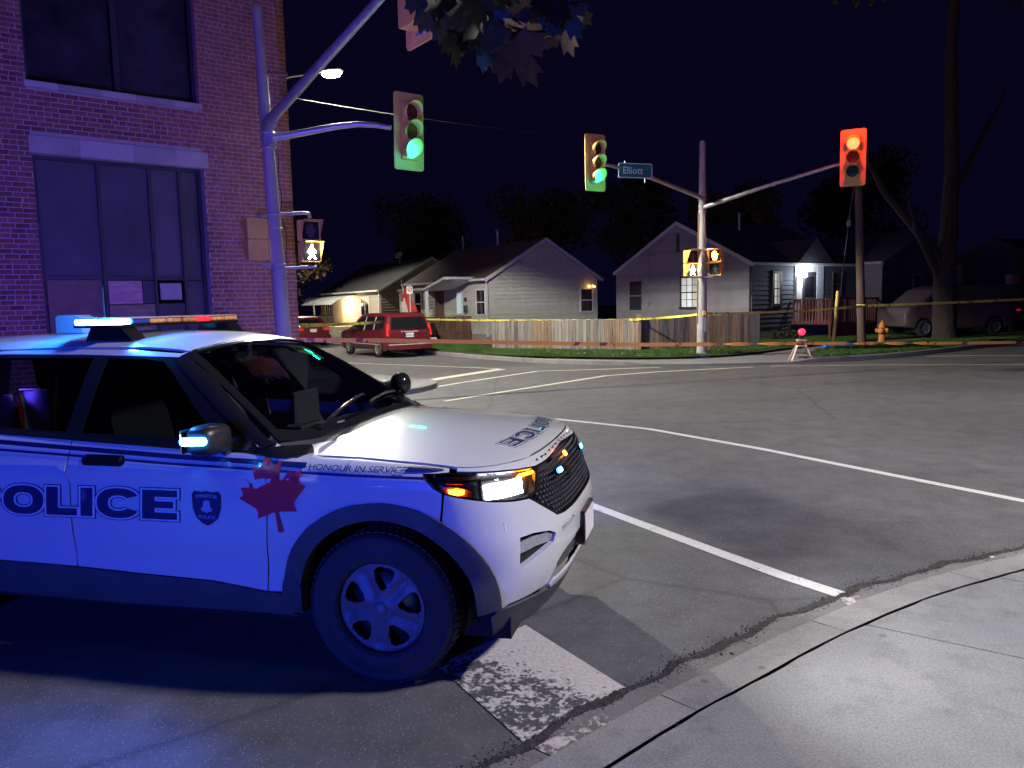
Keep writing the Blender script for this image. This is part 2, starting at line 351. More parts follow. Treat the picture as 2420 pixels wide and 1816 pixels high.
# grit and rotting leaves along the gutter edge
gm = MB()
for i, p in enumerate(gut_o[:-14]):
    dens = .25 + .75 * abs(math.sin(i * .83) * math.sin(i * .31 + 1)); L_s = (gut_o[i + 1] - p).length
    for k in range(int(900 * dens * L_s)):
        q = p.lerp(gut_o[i + 1], rnd.random()) + Vector((rnd.gauss(0, .03 * (.5 + dens)), rnd.gauss(0, .03 * (.5 + dens)), 0)); s = min(.02, rnd.lognormvariate(-6.1, .5))
        a = rnd.random() * 6.28; t = Vector((math.cos(a), math.sin(a), 0)) * s * 1.6; w = Vector((-math.sin(a), math.cos(a), 0)) * s
        gm.add([q - t - w, q + t - w * .6, q + t * .8 + w, q - t + w * .7, q + Vector((0, 0, s * .8 + .006))], [(0, 1, 4), (1, 2, 4), (2, 3, 4), (3, 0, 4)])
gw_ = [(.012 + .045 * abs(math.sin(i * 1.13) * math.sin(i * .47 + .6)) + .01 * rnd.random()) for i in range(len(gut_o))]
ga = resample(gut_o[:-14], .011); gl_ = []; gr_ = []
for i, p in enumerate(ga):
    w_ = .010 + .022 * abs(math.sin(i * .077) * math.sin(i * .03 + .6)) + .020 * rnd.random() ** 2; t_ = Vector((-.5, .85, 0)); gl_.append(p + t_ * w_); gr_.append(p - t_ * (w_ * .7 + .008 * rnd.random()))
tag(strip('gutter_crack', gr_, gl_, .0075, .0075, M_dirt), kind='structure')
tag(gm.build('gutter_debris', M_dirt), 'dark wet grit and crumbled leaves along the near gutter', 'debris', kind='stuff')

# far corner block
fk = [V2(-36, 79.5), V2(-14, 46.2), V2(-3.16, 29.6), V2(-1.63, 27.26), V2(.10, 24.9), V2(1.1, 23.85), V2(2.3, 22.95), V2(3.6, 22.3), V2(4.9, 21.95), V2(6.2, 21.75), V2(7.6, 21.7), V2(9.0, 21.9), V2(11.1, 22.75), V2(13.0, 24.0), V2(16.1, 26.4), V2(19.6, 28.9), V2(60, 55.5)]
fks = [fk[0], fk[1]] + smoothline(fk[2:-1], 1) + [fk[-1]]
HB = .12
fke = empty('kerb'); tag(fke, kind='structure')
fr = [];
for p in fks: fr.append(.045 if 3.4 < p.x < 8.6 else .13)          # dropped kerb at the corner ramp
ins = offs(fks, .17)
fkr = resample(fks, 1.6); insr = offs(fkr, .17)
i = 0
while i < len(fkr) - 1:
    j = min(i + 3, len(fkr) - 1); a = fkr[i:j + 1]; b = insr[i:j + 1]; n = len(a)
    hz = [.05 if 3.4 < p.x < 8.6 else .13 for p in a]
    v = [(p.x, p.y, 0) for p in a] + [(p.x, p.y, h - .012) for p, h in zip(a, hz)] + [((p * .9 + q * .1).x, (p * .9 + q * .1).y, h) for p, q, h in zip(a, b, hz)] + [(p.x, p.y, h) for p, h in zip(b, hz)]
    v[n - 1] = (Vector(v[n - 1]).lerp(Vector(v[n - 2]), .01)); f = []
    for r in range(3): f += [(r * n + k, r * n + k + 1, (r + 1) * n + k + 1, (r + 1) * n + k) for k in range(n - 1)]
    mesh('kerb_stone', v, f, M_kerb, fke); i = j
# corner pavement, lawns
gi = [V2(-36.8, 81), V2(-15.5, 48), V2(-3.6, 30.6), V2(-1.71, 28.0), V2(.46, 25.66), V2(2.58, 24.5), V2(3.9, 23.8), V2(5.76, 23.66), V2(7.4, 24.4), V2(9.2, 26.4), V2(12.2, 29.4), V2(16, 31.8), V2(60, 60)]
gis = smoothline(gi, 2)
pvf = empty('pavement'); tag(pvf, kind='structure')
def tri_slab(name, poly, z, m, parent=None, step=3):
    vv, F, bd = tri2d([(p.x, p.y) for p in poly], step=step); return mesh(name, [(x, y, z) for x, y in vv], [tuple(t) for t in F], m, parent)
tri_slab('pavement_slab', [ins[0]] + ins[1:-1] + [ins[-1]] + list(reversed(gis)), .05, M_conc, pvf, 2.0)
lawn_z = .118
lawn = tri_slab('lawn', gis + [V2(90, 120), V2(-60, 120)], lawn_z, M_soil, None, 6); tag(lawn, kind='structure')
verge = tri_slab('verge', [p + Vector((-.4, .9, 0)) * .02 for p in offs([V2(8.3, 21.95), V2(9.4, 22.15), V2(11.1, 22.8), V2(13, 24.05), V2(16.1, 26.45), V2(19.6, 28.95), V2(60, 55.6)], .17)] + [V2(59, 58.2), V2(19.3, 31.5), V2(15.4, 29.3), V2(12.6, 27.4), V2(9.9, 25.2), V2(8.9, 23.6)], lawn_z + .004, M_soil, None, 3); tag(verge, kind='structure')
# pavement beyond road on the left (in front of the brick building)
WANG = R_(51); Wd = Vector((math.sin(WANG), math.cos(WANG), 0)); Wn = Vector((math.cos(WANG), -math.sin(WANG), 0))   # wall runs along Wd, faces Wn
WC = V2(-4.80, 17.5)
lp = [WC + Wd * 2.6 + Wn * .4, WC + Wd * 2.9 + Wn * 1.2, WC + Wd * 2.2 + Wn * 2.2, WC + Wd * 1.0 + Wn * 2.75, WC - Wd * 1.0 + Wn * 2.9, WC - Wd * 14 + Wn * 2.9]
lps = smoothline([WC + Wd * 2.4 - Wn * 30] + lp, 2)
tri_slab('pavement_corner', lps + [WC - Wd * 14 - Wn * .4, WC - Wn * 30], .10, M_conc); tag(bpy.data.objects['pavement_corner'], kind='structure')
tag(strip('kerb_corner', [p for p in lps], offs(lps, -.16), .085, .11, M_kerb, 0.0), kind='structure')

# grass
def blades(name, poly, n, h, seed, label, zb, cm):
    rg = np.random.default_rng(seed); P = np.array([(p.x, p.y) for p in poly]); mn, mx = P.min(0), P.max(0); pts = np.zeros((0, 2))
    while len(pts) < n:
        q = rg.random((n * 2, 2)) * (mx - mn) + mn; pts = np.vstack([pts, q[inside(q, [tuple(t) for t in P])]])
    pts = pts[:n]; ang = rg.random(n) * 6.283; w = rg.uniform(.006, .014, n); hh = h * rg.uniform(.5, 1.3, n); le = rg.normal(0, .5, (n, 2)) * hh[:, None]
    v = np.zeros((n, 3, 3)); d = np.stack([np.cos(ang), np.sin(ang)], 1) * w[:, None]
    v[:, 0, :2] = pts - d; v[:, 1, :2] = pts + d; v[:, 2, :2] = pts + le; v[:, :2, 2] = zb; v[:, 2, 2] = zb + hh
    me = bpy.data.meshes.new(name); me.vertices.add(3 * n); me.vertices.foreach_set('co', v.ravel()); me.loops.add(3 * n); me.loops.foreach_set('vertex_index', np.arange(3 * n)); me.polygons.add(n); me.polygons.foreach_set('loop_start', np.arange(0, 3 * n, 3)); me.update()
    return tag(link(name, me, cm), label, 'grass', kind='stuff')
M_grass = mat('grass_blade', (.055, .12, .025), .7, var=.35, scale=1.2, spec=.25)
blades('grass', [V2(-8, 36.5), V2(-3.5, 30.9), V2(-1.6, 28.2), V2(.5, 25.8), V2(2.6, 24.7), V2(4.3, 23.9), V2(5.9, 23.9), V2(7.3, 24.6), V2(9, 26.6), V2(12, 29.6), V2(9.6, 32.4), V2(4.4, 27), V2(-.9, 30.1), V2(-2, 36.5)], 60000, .09, 3, 'short grass strip in front of the wooden fence', lawn_z, M_grass)
blades('grass', [V2(9.1, 22.5), V2(11, 23.1), V2(13, 24.3), V2(16, 26.7), V2(19.6, 29.3), V2(24, 32.2), V2(22, 32.9), V2(19.2, 31.3), V2(15.4, 29.1), V2(12.6, 27.2), V2(9.9, 25)], 50000, .09, 4, 'bright green grass verge beside the hydrant and the tree', lawn_z, M_grass)
blades('grass', [V2(12, 30), V2(16, 32.3), V2(24, 37), V2(22, 40), V2(12.5, 33.5)], 26000, .08, 5, 'dim lawn grass in front of the dark house', lawn_z, M_grass)
# fallen leaves
M_leafd = mat('fallen_leaf', (.32, .20, .08), .7, var=.4, scale=5)
lm = MB()
for i in range(260):
    t = rnd.random()
    if rnd.random() < .55: p = fkr[rnd.randrange(9, 24)] + Vector((rnd.gauss(0, .5), rnd.gauss(0.2, .5), 0)); z = .145 if rnd.random() < .5 else .012
    else: p = V2(rnd.uniform(1, 12), 0); p.y = 25.2 + rnd.gauss(0, .9) + max(0, p.x - 6) * .45; z = .2
    a = rnd.random() * 6.28; s = rnd.uniform(.03, .07); c, d = math.cos(a) * s, math.sin(a) * s
    lm.add([(p.x - c, p.y - d, z), (p.x + d * .7, p.y - c * .7, z + s * rnd.random()), (p.x + c, p.y + d, z + .01), (p.x - d * .7, p.y + c * .7, z + s * rnd.random() * .8)], [(0, 1, 2), (0, 2, 3)])
tag(lm.build('fallen_leaves', M_leafd), 'scattered brown fallen leaves along the far kerb and lawn', 'leaves', kind='stuff')

# painted markings
AC = (.085, .083, .083)
M_line = worn_paint('line_paint', (.72, .70, .66), AC, .55, 5, 50)
M_line2 = worn_paint('line_paint_far', (.74, .70, .56), AC, .5, 3, 30)
M_stop = worn_paint('stop_paint', (.62, .58, .52), AC, .60, 11, 45, ((.50, .62, 0), 2.25, 2.50, -.16, .16))
M_gutp = worn_paint('gutter_paint', (.60, .54, .50), (.18, .16, .15), .74, 7, 40)
def paint(name, pts, w, m, z=.0042, widths=None):
    p = [pix(*q) for q in pts]; l = offs(p, w / 2); r = offs(p, -w / 2)
    return tag(strip(name, r, l, z, z, m), kind='structure')
paint('crosswalk_line', [(1130, 975), (1290, 989), (1400, 1000), (1535, 1015), (1800, 1062), (2100, 1122), (2520, 1205)], .11, M_line)
paint('crosswalk_line', [(1190, 1117), (1330, 1170), (1500, 1234), (1700, 1308), (1850, 1362), (2003, 1412)], .12, M_line)
paint('crosswalk_line', [(955, 928), (1090, 905), (1270, 878), (1400, 874), (1560, 869)], .13, M_line2)
paint('crosswalk_line', [(1050, 949), (1200, 925), (1430, 889), (1560, 879), (1780, 868)], .13, M_line2)
paint('crosswalk_line', [(1820, 866), (2100, 863), (2420, 862)], .10, M_line2)
paint('crosswalk_line', [(2190, 843), (2300, 841), (2420, 841)], .16, M_line2)
paint('lane_line', [(700, 850), (832, 859), (1000, 865), (1180, 872)], .12, M_line2, .0046)
paint('stop_line', [(965, 908), (1060, 892), (1185, 873)], .34, M_line2, .0042)
sb = [pix(1034, 1575), pix(1242, 1479), pix(1482, 1630), pix(1236, 1756)]
vv, F, bd = tri2d([(p.x, p.y) for p in sb], step=.2)
tag(mesh('stop_line', [(x, y, .0045) for x, y in vv], [tuple(t) for t in F], M_stop), kind='structure')
# the same stripe carried over the gutter
gp = [pix(1262, 1772), pix(1420, 1690), pix(1505, 1740), pix(1350, 1812)]
tag(mesh('stop_line', [(p.x, p.y, .0085) for p in gp], [(0, 1, 2, 3)], M_gutp), kind='structure')
gp = [pix(1985, 1420), pix(2030, 1412), pix(2062, 1428), pix(2012, 1444)]
tag(mesh('crosswalk_line', [(p.x, p.y, .0085) for p in gp], [(0, 1, 2, 3)], M_gutp), kind='structure')

# ------------------------------------------------------------------ brick building
bb = empty('brick_building', WC, 0, 'large old brick building with boarded up tall window bays', 'building')
M_brick = mat('brick_face', (.33, .125, .09), .85, var=.3, scale=5, bump=.35, bscale=70, col2=(.09, .038, .034))
M_mort = mat('mortar', (.55, .50, .47), .95, var=.12, scale=5, bump=.3)
M_stone = mat('lintel_stone', (.52, .49, .44), .8, var=.18, scale=1.6, bump=.2, detail=8)
M_dark = mat('dark_panel', (.10, .105, .12), .55, var=.2, scale=1.2)
M_frame = mat('frame_paint', (.055, .055, .06), .5, var=.15)
M_ply = mat('plywood', (.42, .30, .19), .7, var=.22, scale=3, stretch=(1, 1, 6))
M_whb = mat('whitewashed_board', (.60, .56, .54), .6, var=.15, scale=4)
def WL(u, v, o=0): return -Wd * u + Wn * o + Vector((0, 0, v))       # local point: u left from corner, v up, o out of the wall
BW, BH, COURSE, MJ = .222, .0925 - .013, .0925, .013
OP = [(1.90, 4.95, .0, 5.11), (1.92, 4.95, 5.95, 9.75)]
def wall_quad(mb, u0, u1, v0, v1, o=0): mb.add([WL(u0, v0, o), WL(u1, v0, o), WL(u1, v1, o), WL(u0, v1, o)], [(3, 2, 1, 0)])
mb = MB(); UW, VH = 14, 10.5
for u0, u1, v0, v1 in ((0, 1.90, 0, VH), (4.95, UW, 0, VH), (1.90, 4.95, 5.11, 5.95), (1.90, 4.95, 9.75, VH)): wall_quad(mb, u0, u1, v0, v1)
mb.build('wall', M_mort, bb)
mr = MB()                                                            # return walls, back and roof
for a, b_ in ((Vector((0, 0, 0)), -Wn * 16), (-Wd * UW, -Wd * UW - Wn * 16), (-Wn * 16, -Wn * 16 - Wd * UW)):
    mr.add([a, b_, b_ + Vector((0, 0, VH)), a + Vector((0, 0, VH))], [(0, 1, 2, 3)])
mr.add([WL(0, VH), WL(UW, VH), WL(UW, VH, -16), WL(0, VH, -16)], [(0, 1, 2, 3)])
def brick_tex():
    m = bpy.data.materials.new('far_brick'); m.use_nodes = True; n = m.node_tree.nodes; lk = m.node_tree.links; b = n['Principled BSDF']
    t = n.new('ShaderNodeTexBrick'); tc = n.new('ShaderNodeTexCoord'); mp = n.new('ShaderNodeMapping'); mp.inputs['Rotation'].default_value = (R_(90), 0, -WANG); lk.new(tc.outputs['Object'], mp.inputs[0]); lk.new(mp.outputs[0], t.inputs[0])
    t.inputs['Color1'].default_value = (.26, .1, .075, 1); t.inputs['Color2'].default_value = (.16, .06, .05, 1); t.inputs['Mortar'].default_value = (.38, .33, .3, 1); t.inputs['Scale'].default_value = 4.2; t.inputs['Mortar Size'].default_value = .025
    lk.new(t.outputs[0], b.inputs['Base Color']); b.inputs['Roughness'].default_value = .9; return m
mr.build('return_wall', brick_tex(), bb)
# bricks: boxes standing 7 mm proud of the mortar
bpos = []
for c in range(int(9.9 / COURSE)):
    v0 = c * COURSE + .004; off = (c % 2) * (BW + MJ) / 2 + (.03 if c % 6 == 5 else 0); u = -off; header = (c % 6 == 5)
    while u < 8.2:
        ln = (BW if not header else BW / 2) + rnd.uniform(-.006, .006); a, b_ = max(u, 0.002), u + ln
        segs = [(a, b_)]
        for (o0, o1, p0, p1) in OP:
            if v0 + BH > p0 and v0 < p1:
                ns = []
                for s0, s1 in segs:
                    if s1 <= o0 or s0 >= o1: ns.append((s0, s1))
                    else:
                        if s0 < o0 - .03: ns.append((s0, o0))
                        if s1 > o1 + .03: ns.append((o1, s1))
                segs = ns
        for s0, s1 in segs:
            if s1 - s0 > .03: bpos.append((s0, s1, v0, v0 + BH, rnd.uniform(.004, .011)))
        u += ln + MJ
def brick_geo(u0, u1, v0, v1, d, org=Vector((0, 0, 0))):
    e = .004; p = [WL(u0, v0, -.01), WL(u1, v0, -.01), WL(u1, v1, -.01), WL(u0, v1, -.01), WL(u0 + e, v0 + e, d), WL(u1 - e, v0 + e, d), WL(u1 - e, v1 - e, d), WL(u0 + e, v1 - e, d)]
    return [q - org for q in p], [(7, 6, 5, 4), (4, 5, 1, 0), (5, 6, 2, 1), (6, 7, 3, 2), (7, 4, 0, 3)]
def seen(b):
    w = WC + WL((b[0] + b[1]) / 2, (b[2] + b[3]) / 2); d = w - Vector((0, 0, CAM_H)); z = d.dot(fw); x = 1210 + 1818 * d.dot(rt) / z; y = 908 - 1818 * d.dot(up) / z
    return 0 < x < 730 and 0 < y < 780, d.length
sc_ = sorted([(seen(b)[1] if seen(b)[0] else 1e3, i) for i, b in enumerate(bpos)]); near = set(i for d, i in sc_[:300])
shared = {}; rest = MB()
for i, b in enumerate(bpos):
    if i in near:
        key = (round((b[1] - b[0]) * 50), round(b[4] * 400)); 
        if key not in shared:
            v, f = brick_geo(0, b[1] - b[0], 0, b[3] - b[2], b[4]); me = bpy.data.meshes.new('brick'); me.from_pydata([tuple(q) for q in v], [], f); me.materials.append(M_brick); shared[key] = me
        o = bpy.data.objects.new('brick', shared[key]); COL.objects.link(o); o.parent = bb; o.location = WL(b[0], b[2])
    else:
        v, f = brick_geo(*b); rest.add(v, f)
tag(rest.build('bricks', M_brick, bb), kind='stuff')
def wbox(name, u0, u1, v0, v1, o0, o1, m, parent=bb, bev=.006):
    q = MB(); M4 = Matrix(((-Wd.x, Wn.x, 0, 0), (-Wd.y, Wn.y, 0, 0), (0, 0, 1, 0), (0, 0, 0, 1)))
    q.box((u0, o0, v0), (u1, o1, v1), bev, M4); return q.build(name, m, parent)
x = 4.99
for L_ in (.82, .95, .78, .64):                                      # stone lintel in four lengths, the sill above in five
    wbox('lintel_stone', x - L_ + .004, x, 4.79, 5.11, -.2, .035 + rnd.uniform(-.004, .004), M_stone); x -= L_
x = 4.99
for L_ in (.55, .72, .6, .7, .55):
    wbox('sill_stone', x - L_ + .004, x, 5.955, 6.07, -.2, .06, M_stone); x -= L_
for s in (0, 1):                                                     # reveals
    uu = (1.90, 4.95)[s]; q = MB()
    for v0, v1 in ((0, 4.79), (6.07, 9.75)): q.add([WL(uu, v0, 0.002), WL(uu, v1, .002), WL(uu, v1, -.34), WL(uu, v0, -.34)], [(0, 1, 2, 3)])
    q.build('reveal', M_mort, bb)
for k, (u0, u1) in enumerate(((1.98, 2.32), (2.36, 2.90), (2.94, 3.82), (3.86, 4.87))):
    wbox('boarding_panel', u0, u1, 2.58, 4.74, -.30, -.265 - .012 * (k % 2), M_dark)
for u in (1.915, 2.31, 2.895, 3.825, 4.875): wbox('frame_post', u, u + .06, 0, 4.78, -.31, -.20, M_frame)
wbox('frame_rail', 1.915, 4.93, 2.50, 2.585, -.31, -.235, M_frame)
wbox('frame_rail', 1.915, 4.93, 4.72, 4.79, -.31, -.19, M_frame)
wbox('plywood_board', 3.90, 4.85, .15, 2.50, -.30, -.27, mat('plywood_dark', (.26, .17, .13), .7, var=.25, scale=3))
wbox('plywood_board', 3.18, 3.80, 2.03, 2.49, -.30, -.265, mat('plywood_pink', (.62, .42, .36), .7, var=.25, scale=5, stretch=(1, 1, 5)))
wbox('plywood_board', 2.93, 3.17, 2.03, 2.49, -.30, -.27, M_dark)
wbox('plywood_board', 2.93, 3.80, .15, 2.015, -.30, -.262, M_ply)
wbox('window_board', 2.42, 2.84, 2.10, 2.44, -.30, -.25, M_whb)
wbox('plywood_board', 2.33, 2.88, .15, 2.03, -.30, -.275, M_dark); wbox('plywood_board', 1.97, 2.30, .15, 2.49, -.30, -.27, M_dark)
for u0, u1 in ((2.00, 3.30), (3.46, 4.88)): 
    w_ = wbox('window_pane', u0, u1, 6.1, 9.7, -.30, -.27, mat('sooty_pane', (.05, .05, .065), .18, var=.3, scale=1.5))
for u in (1.915, 3.32, 4.885): wbox('mullion', u, u + .12 if u > 3 and u < 4 else u + .06, 6.075, 9.74, -.31, -.17, M_frame)

# ------------------------------------------------------------------ houses
M_wtrim = mat('white_trim', (.66, .66, .64), .5, var=.06)
M_glassd = mat('night_pane', (.012, .013, .018), .06, var=0, spec=.8)
M_shing = {}
def shingle(name, col): return mat(name, col, .9, var=.3, scale=14, bump=.5, bscale=30, stretch=(1, 1, 1))
def board_house(o, L, Wg, eave, ridge, base, m_side, m_roof, m_trim, pitch_over=.3, course=.2, walls=('g0', 'f0', 'f1'), foundation=None):
    """clapboard house: gable walls at x=0 and x=L, eave walls at y=0 (f0) and y=Wg (f1); each clapboard is its own piece"""
    core = MB(); t = .03
    core.add([(t, t, 0), (L - t, t, 0), (L - t, Wg - t, 0), (t, Wg - t, 0), (t, t, eave), (L - t, t, eave), (L - t, Wg - t, eave), (t, Wg - t, eave), (t, Wg / 2, ridge - .04), (L - t, Wg / 2, ridge - .04)],
             [(0, 1, 5, 4), (2, 3, 7, 6), (3, 0, 4, 8, 7), (1, 2, 6, 9, 5)])
    core.build('wall', m_side, o)
    if foundation: 
        f_ = MB(); f_.box((-.01, -.01, -.1), (L + .01, Wg + .01, base - .005)); f_.build('foundation', foundation, o)
    def clap(p, q, z0, z1, nrm):
        p = Vector(p); q = Vector(q); n = Vector(nrm); pz = [Vector((0, 0, z0)), Vector((0, 0, z1))]
        sl = [(p[0][0], p[0][1])] if False else None
        return
    def boards(kind):
        z = base
        while z < (ridge if kind[0] == 'g' else eave) - .03:
            z1 = min(z + course, (ridge if kind[0] == 'g' else eave))
            def span(zz):
                if kind[0] == 'f' or zz <= eave: return 0, (L if kind[0] == 'f' else Wg)
                k = (zz - eave) / (ridge - eave); return Wg / 2 * k, Wg - Wg / 2 * k
            a0, b0 = span(z); a1, b1 = span(z1)
            if b0 - a0 < .1: break
            if b1 - a1 < .02: m_ = (a1 + b1) / 2; a1, b1 = m_ - .01, m_ + .01
            def P(s, zz, out):
                if kind == 'f0': return (s, -out, zz)
                if kind == 'f1': return (L - s, Wg + out, zz)
                if kind == 'g0': return (-out, Wg - s, zz)
                return (L + out, s, zz)
            lo, hi = .034, .004
            v = [P(a0, z, lo), P(b0, z, lo), P(b1, z1, hi), P(a1, z1, hi), P(a0, z, -.02), P(b0, z, -.02)]
            mesh('clapboard', v, [(0, 1, 2, 3), (4, 5, 1, 0)], m_side, o); z += course
    for w in walls: boards(w)
    ov = pitch_over; sl = (ridge - eave) / (Wg / 2)
    for s in (0, 1):
        y0, y1 = (-ov, Wg / 2) if s == 0 else (Wg + ov, Wg / 2); ze = eave - sl * ov + .06; zr = ridge + .06
        r = MB(); v = [(-ov * .6, y0, ze), (L + ov * .6, y0, ze), (L + ov * .6, y1, zr), (-ov * .6, y1, zr)]; v2 = [(a, b, c + .07) for a, b, c in v]
        f = [(4, 5, 6, 7), (3, 2, 1, 0), (0, 1, 5, 4), (1, 2, 6, 5), (3, 0, 4, 7)]; f = f if s == 0 else [tuple(reversed(q)) for q in f]
        rf = r.add(v + v2, f).build('roof', m_roof, o)
        g = MB(); g.box((-ov * .6 - .005, y0 - (.09 if s == 0 else -.02), ze - .03), (L + ov * .6, y0 + (-.02 if s else .0) + (.09 if s else 0), ze + .085), .01); g.build('gutter_trim', m_trim, o)
        for xx in (-ov * .6 - .025, L + ov * .6):                   # barge boards
            bd_ = MB(); w_ = .17; vv = [(xx, y0, ze - .10), (xx, y1, zr - .10), (xx, y1, zr + .08), (xx, y0, ze + .08)]; vv += [(a + .024, b, c) for a, b, c in vv]
            bd_.add(vv, [(0, 1, 2, 3), (7, 6, 5, 4), (0, 4, 5, 1), (1, 5, 6, 2), (2, 6, 7, 3), (3, 7, 4, 0)]); bd_.build('barge_board', m_trim, o)
def window(o, wall, s0, s1, z0, z1, L, Wg, m_trim, panes=(1, 2), lit=None, trim=.07, dark=None, mull=.03):
    """sash window standing proud of the boards"""
    def P(s, zz, out):
        if wall == 'f0': return (s, -out, zz)
        if wall == 'f1': return (L - s, Wg + out, zz)
        if wall == 'g0': return (-out, Wg - s, zz)
        return (L + out, s, zz)
    def bar(mb, a, b, c, d, o0, o1):
        v = [P(a, c, o0), P(b, c, o0), P(b, d, o0), P(a, d, o0), P(a, c, o1), P(b, c, o1), P(b, d, o1), P(a, d, o1)]
        mb.add(v, [(4, 5, 6, 7), (0, 1, 5, 4), (1, 2, 6, 5), (2, 3, 7, 6), (3, 0, 4, 7)])
    fr = MB(); t = trim
    bar(fr, s0 - t, s0, z0 - t, z1 + t, -.02, .066); bar(fr, s1, s1 + t, z0 - t, z1 + t, -.02, .066); bar(fr, s0, s1, z1, z1 + t, -.02, .068); bar(fr, s0 - t * 1.3, s1 + t * 1.3, z0 - t, z0, -.02, .09)
    w = fr.build('window_frame', m_trim, o)
    nx, nz = panes; du = (s1 - s0) / nx; dz = (z1 - z0) / nz; sb_ = MB()
    for i in range(1, nx): bar(sb_, s0 + i * du - mull / 2, s0 + i * du + mull / 2, z0, z1, .01, .052)
    for j in range(1, nz):
        k = mull * (1.6 if nz == 2 or j * 2 == nz else .8); bar(sb_, s0, s1, z0 + j * dz - k / 2, z0 + j * dz + k / 2, .01, .055)
    if sb_.v: sb_.build('sash', dark or m_trim, w)
    for i in range(nx):
        for j in range(nz):
            p = MB(); bar(p, s0 + i * du, s0 + (i + 1) * du, z0 + j * dz, z0 + (j + 1) * dz, -.02, .040 + .0006 * ((i + j) % 2)); p.build('pane', (lit[(i + j * nx) % len(lit)] if lit else M_glassd), w)
    return w
M_cream = mat('cream_siding', (.50, .505, .44), .7, var=.07, scale=3)
M_grey = mat('grey_siding', (.31, .30, .305), .75, var=.10, scale=2)
M_char = mat('charcoal_siding', (.10, .11, .13), .75, var=.12, scale=2)
M_tan = mat('tan_siding', (.42, .38, .31), .7, var=.07, scale=3)
M_found = mat('foundation_block', (.30, .27, .24), .9, var=.15, scale=4, bump=.3)
M_roofb = shingle('brown_shingle', (.12, .09, .08)); M_roofk = shingle('black_shingle', (.05, .05, .055))
C2 = Vector((-1.04, 37.22, 0)); W2, L2 = 6.75, 8.9
XD = Vector((-.547, .837, 0)); RX = math.atan2(XD.y, XD.x)
h2 = empty('cream_house', C2 + B_ * W2, RX, 'cream clapboard bungalow with brown roof beside the wooden fence', 'house')
board_house(h2, L2, W2, 3.12, 5.0, .42, M_cream, M_roofb, M_wtrim, .25, .19, ('g0', 'f1'), M_found)
window(h2, 'g0', 5.62, 6.36, 1.42, 2.55, L2, W2, M_wtrim)
window(h2, 'f1', L2 - 1.05, L2 - .28, 1.42, 2.56, L2, W2, M_wtrim); window(h2, 'f1', L2 - 7.85, L2 - 7.1, 1.38, 2.6, L2, W2, M_wtrim)
# local helper of house 2: s runs back along the front from the near corner, o out from the wall
def F2(s, o, z): return (s, W2 + o, z)
def part(o, name, m, *boxes, bev=.008):
    q = MB()
    for a, b in boxes: q.box(tuple(min(i, j) for i, j in zip(a, b)), tuple(max(i, j) for i, j in zip(a, b)), bev)
    return q.build(name, m, o)
M_brownw = mat('brown_deck_wood', (.16, .085, .055), .75, var=.25, scale=3, stretch=(4, 4, .6))
# porch: gabled canopy, posts, storm door with lit glass, side panes, deck with boards
cp = MB(); e = .12
pr = [F2(1.35, 0, 3.1), F2(1.35, 1.7, 3.1), F2(6.4, 1.7, 2.62), F2(6.4, 0, 2.62), F2(3.2, 0, 2.62), F2(3.2, 1.7, 2.62)]
cp.add([F2(1.2, .02, 3.12), F2(1.2, 1.75, 3.12), F2(3.3, 1.75, 2.66), F2(3.3, .02, 2.66), F2(6.5, 1.75, 2.66), F2(6.5, .02, 2.66)] + [F2(1.2, .02, 3.12 + e), F2(1.2, 1.75, 3.12 + e), F2(3.3, 1.75, 2.66 + e), F2(3.3, .02, 2.66 + e), F2(6.5, 1.75, 2.66 + e), F2(6.5, .02, 2.66 + e)],
       [(6, 7, 8, 9), (9, 8, 10, 11), (3, 2, 1, 0), (5, 4, 2, 3), (1, 2, 8, 7), (2, 4, 10, 8), (4, 5, 11, 10), (0, 1, 7, 6)])
cp.build('porch_canopy', M_wtrim, h2)
part(h2, 'porch_post', M_wtrim, (F2(6.25, 1.55, .4), F2(6.4, 1.7, 2.62))); part(h2, 'porch_post', M_wtrim, (F2(3.25, 1.55, .4), F2(3.38, 1.7, 2.62)))
part(h2, 'door', mat('brown_door', (.12, .07, .05), .5, var=.15), (F2(4.45, .02, .6), F2(5.4, .07, 2.62)))
M_litdim = glow('curtained_pane_cool', (.55, .75, .95), .30)
window(h2, 'f1', L2 - 5.25, L2 - 4.6, 1.2, 2.45, L2, W2, M_wtrim, (1, 2), [M_litdim]); window(h2, 'f1', L2 - 3.0, L2 - 2.55, 1.45, 2.5, L2, W2, M_wtrim, (1, 1), [M_litdim])
part(h2, 'porch_deck', M_brownw, (F2(1.55, .05, .45), F2(6.2, 1.9, .58)))
for i in range(30):
    s = 1.6 + i * .152; part(h2, 'deck_board', M_brownw, (F2(s, 1.9, .14 + rnd.uniform(0, .03)), F2(s + .138, 1.925 + .006 * (i % 3), 1.27 + rnd.uniform(-.02, .02))), bev=0)
for i in range(11):
    o_ = .15 + i * .155; part(h2, 'deck_board', M_brownw, (F2(1.555, o_, .14), F2(1.58, o_ + .138, 1.26 + rnd.uniform(-.02, .02))), bev=0)
part(h2, 'handrail', M_brownw, (F2(1.5, 1.86, 1.27), F2(6.2, 1.98, 1.32)), (F2(1.5, .1, 1.272), F2(1.63, 1.86, 1.322)))
part(h2, 'downspout', M_wtrim, (F2(-.02, .03, .3), F2(.07, .12, 3.0))); part(h2, 'downspout', M_wtrim, (F2(8.72, .03, .3), F2(8.8, .12, 3.0)))
part(h2, 'mailbox', M_frame, (F2(1.95, .03, 1.5), F2(2.2, .14, 1.85))); part(h2, 'porch_lantern', M_frame, (F2(2.02, .03, 2.05), F2(2.14, .15, 2.25)))
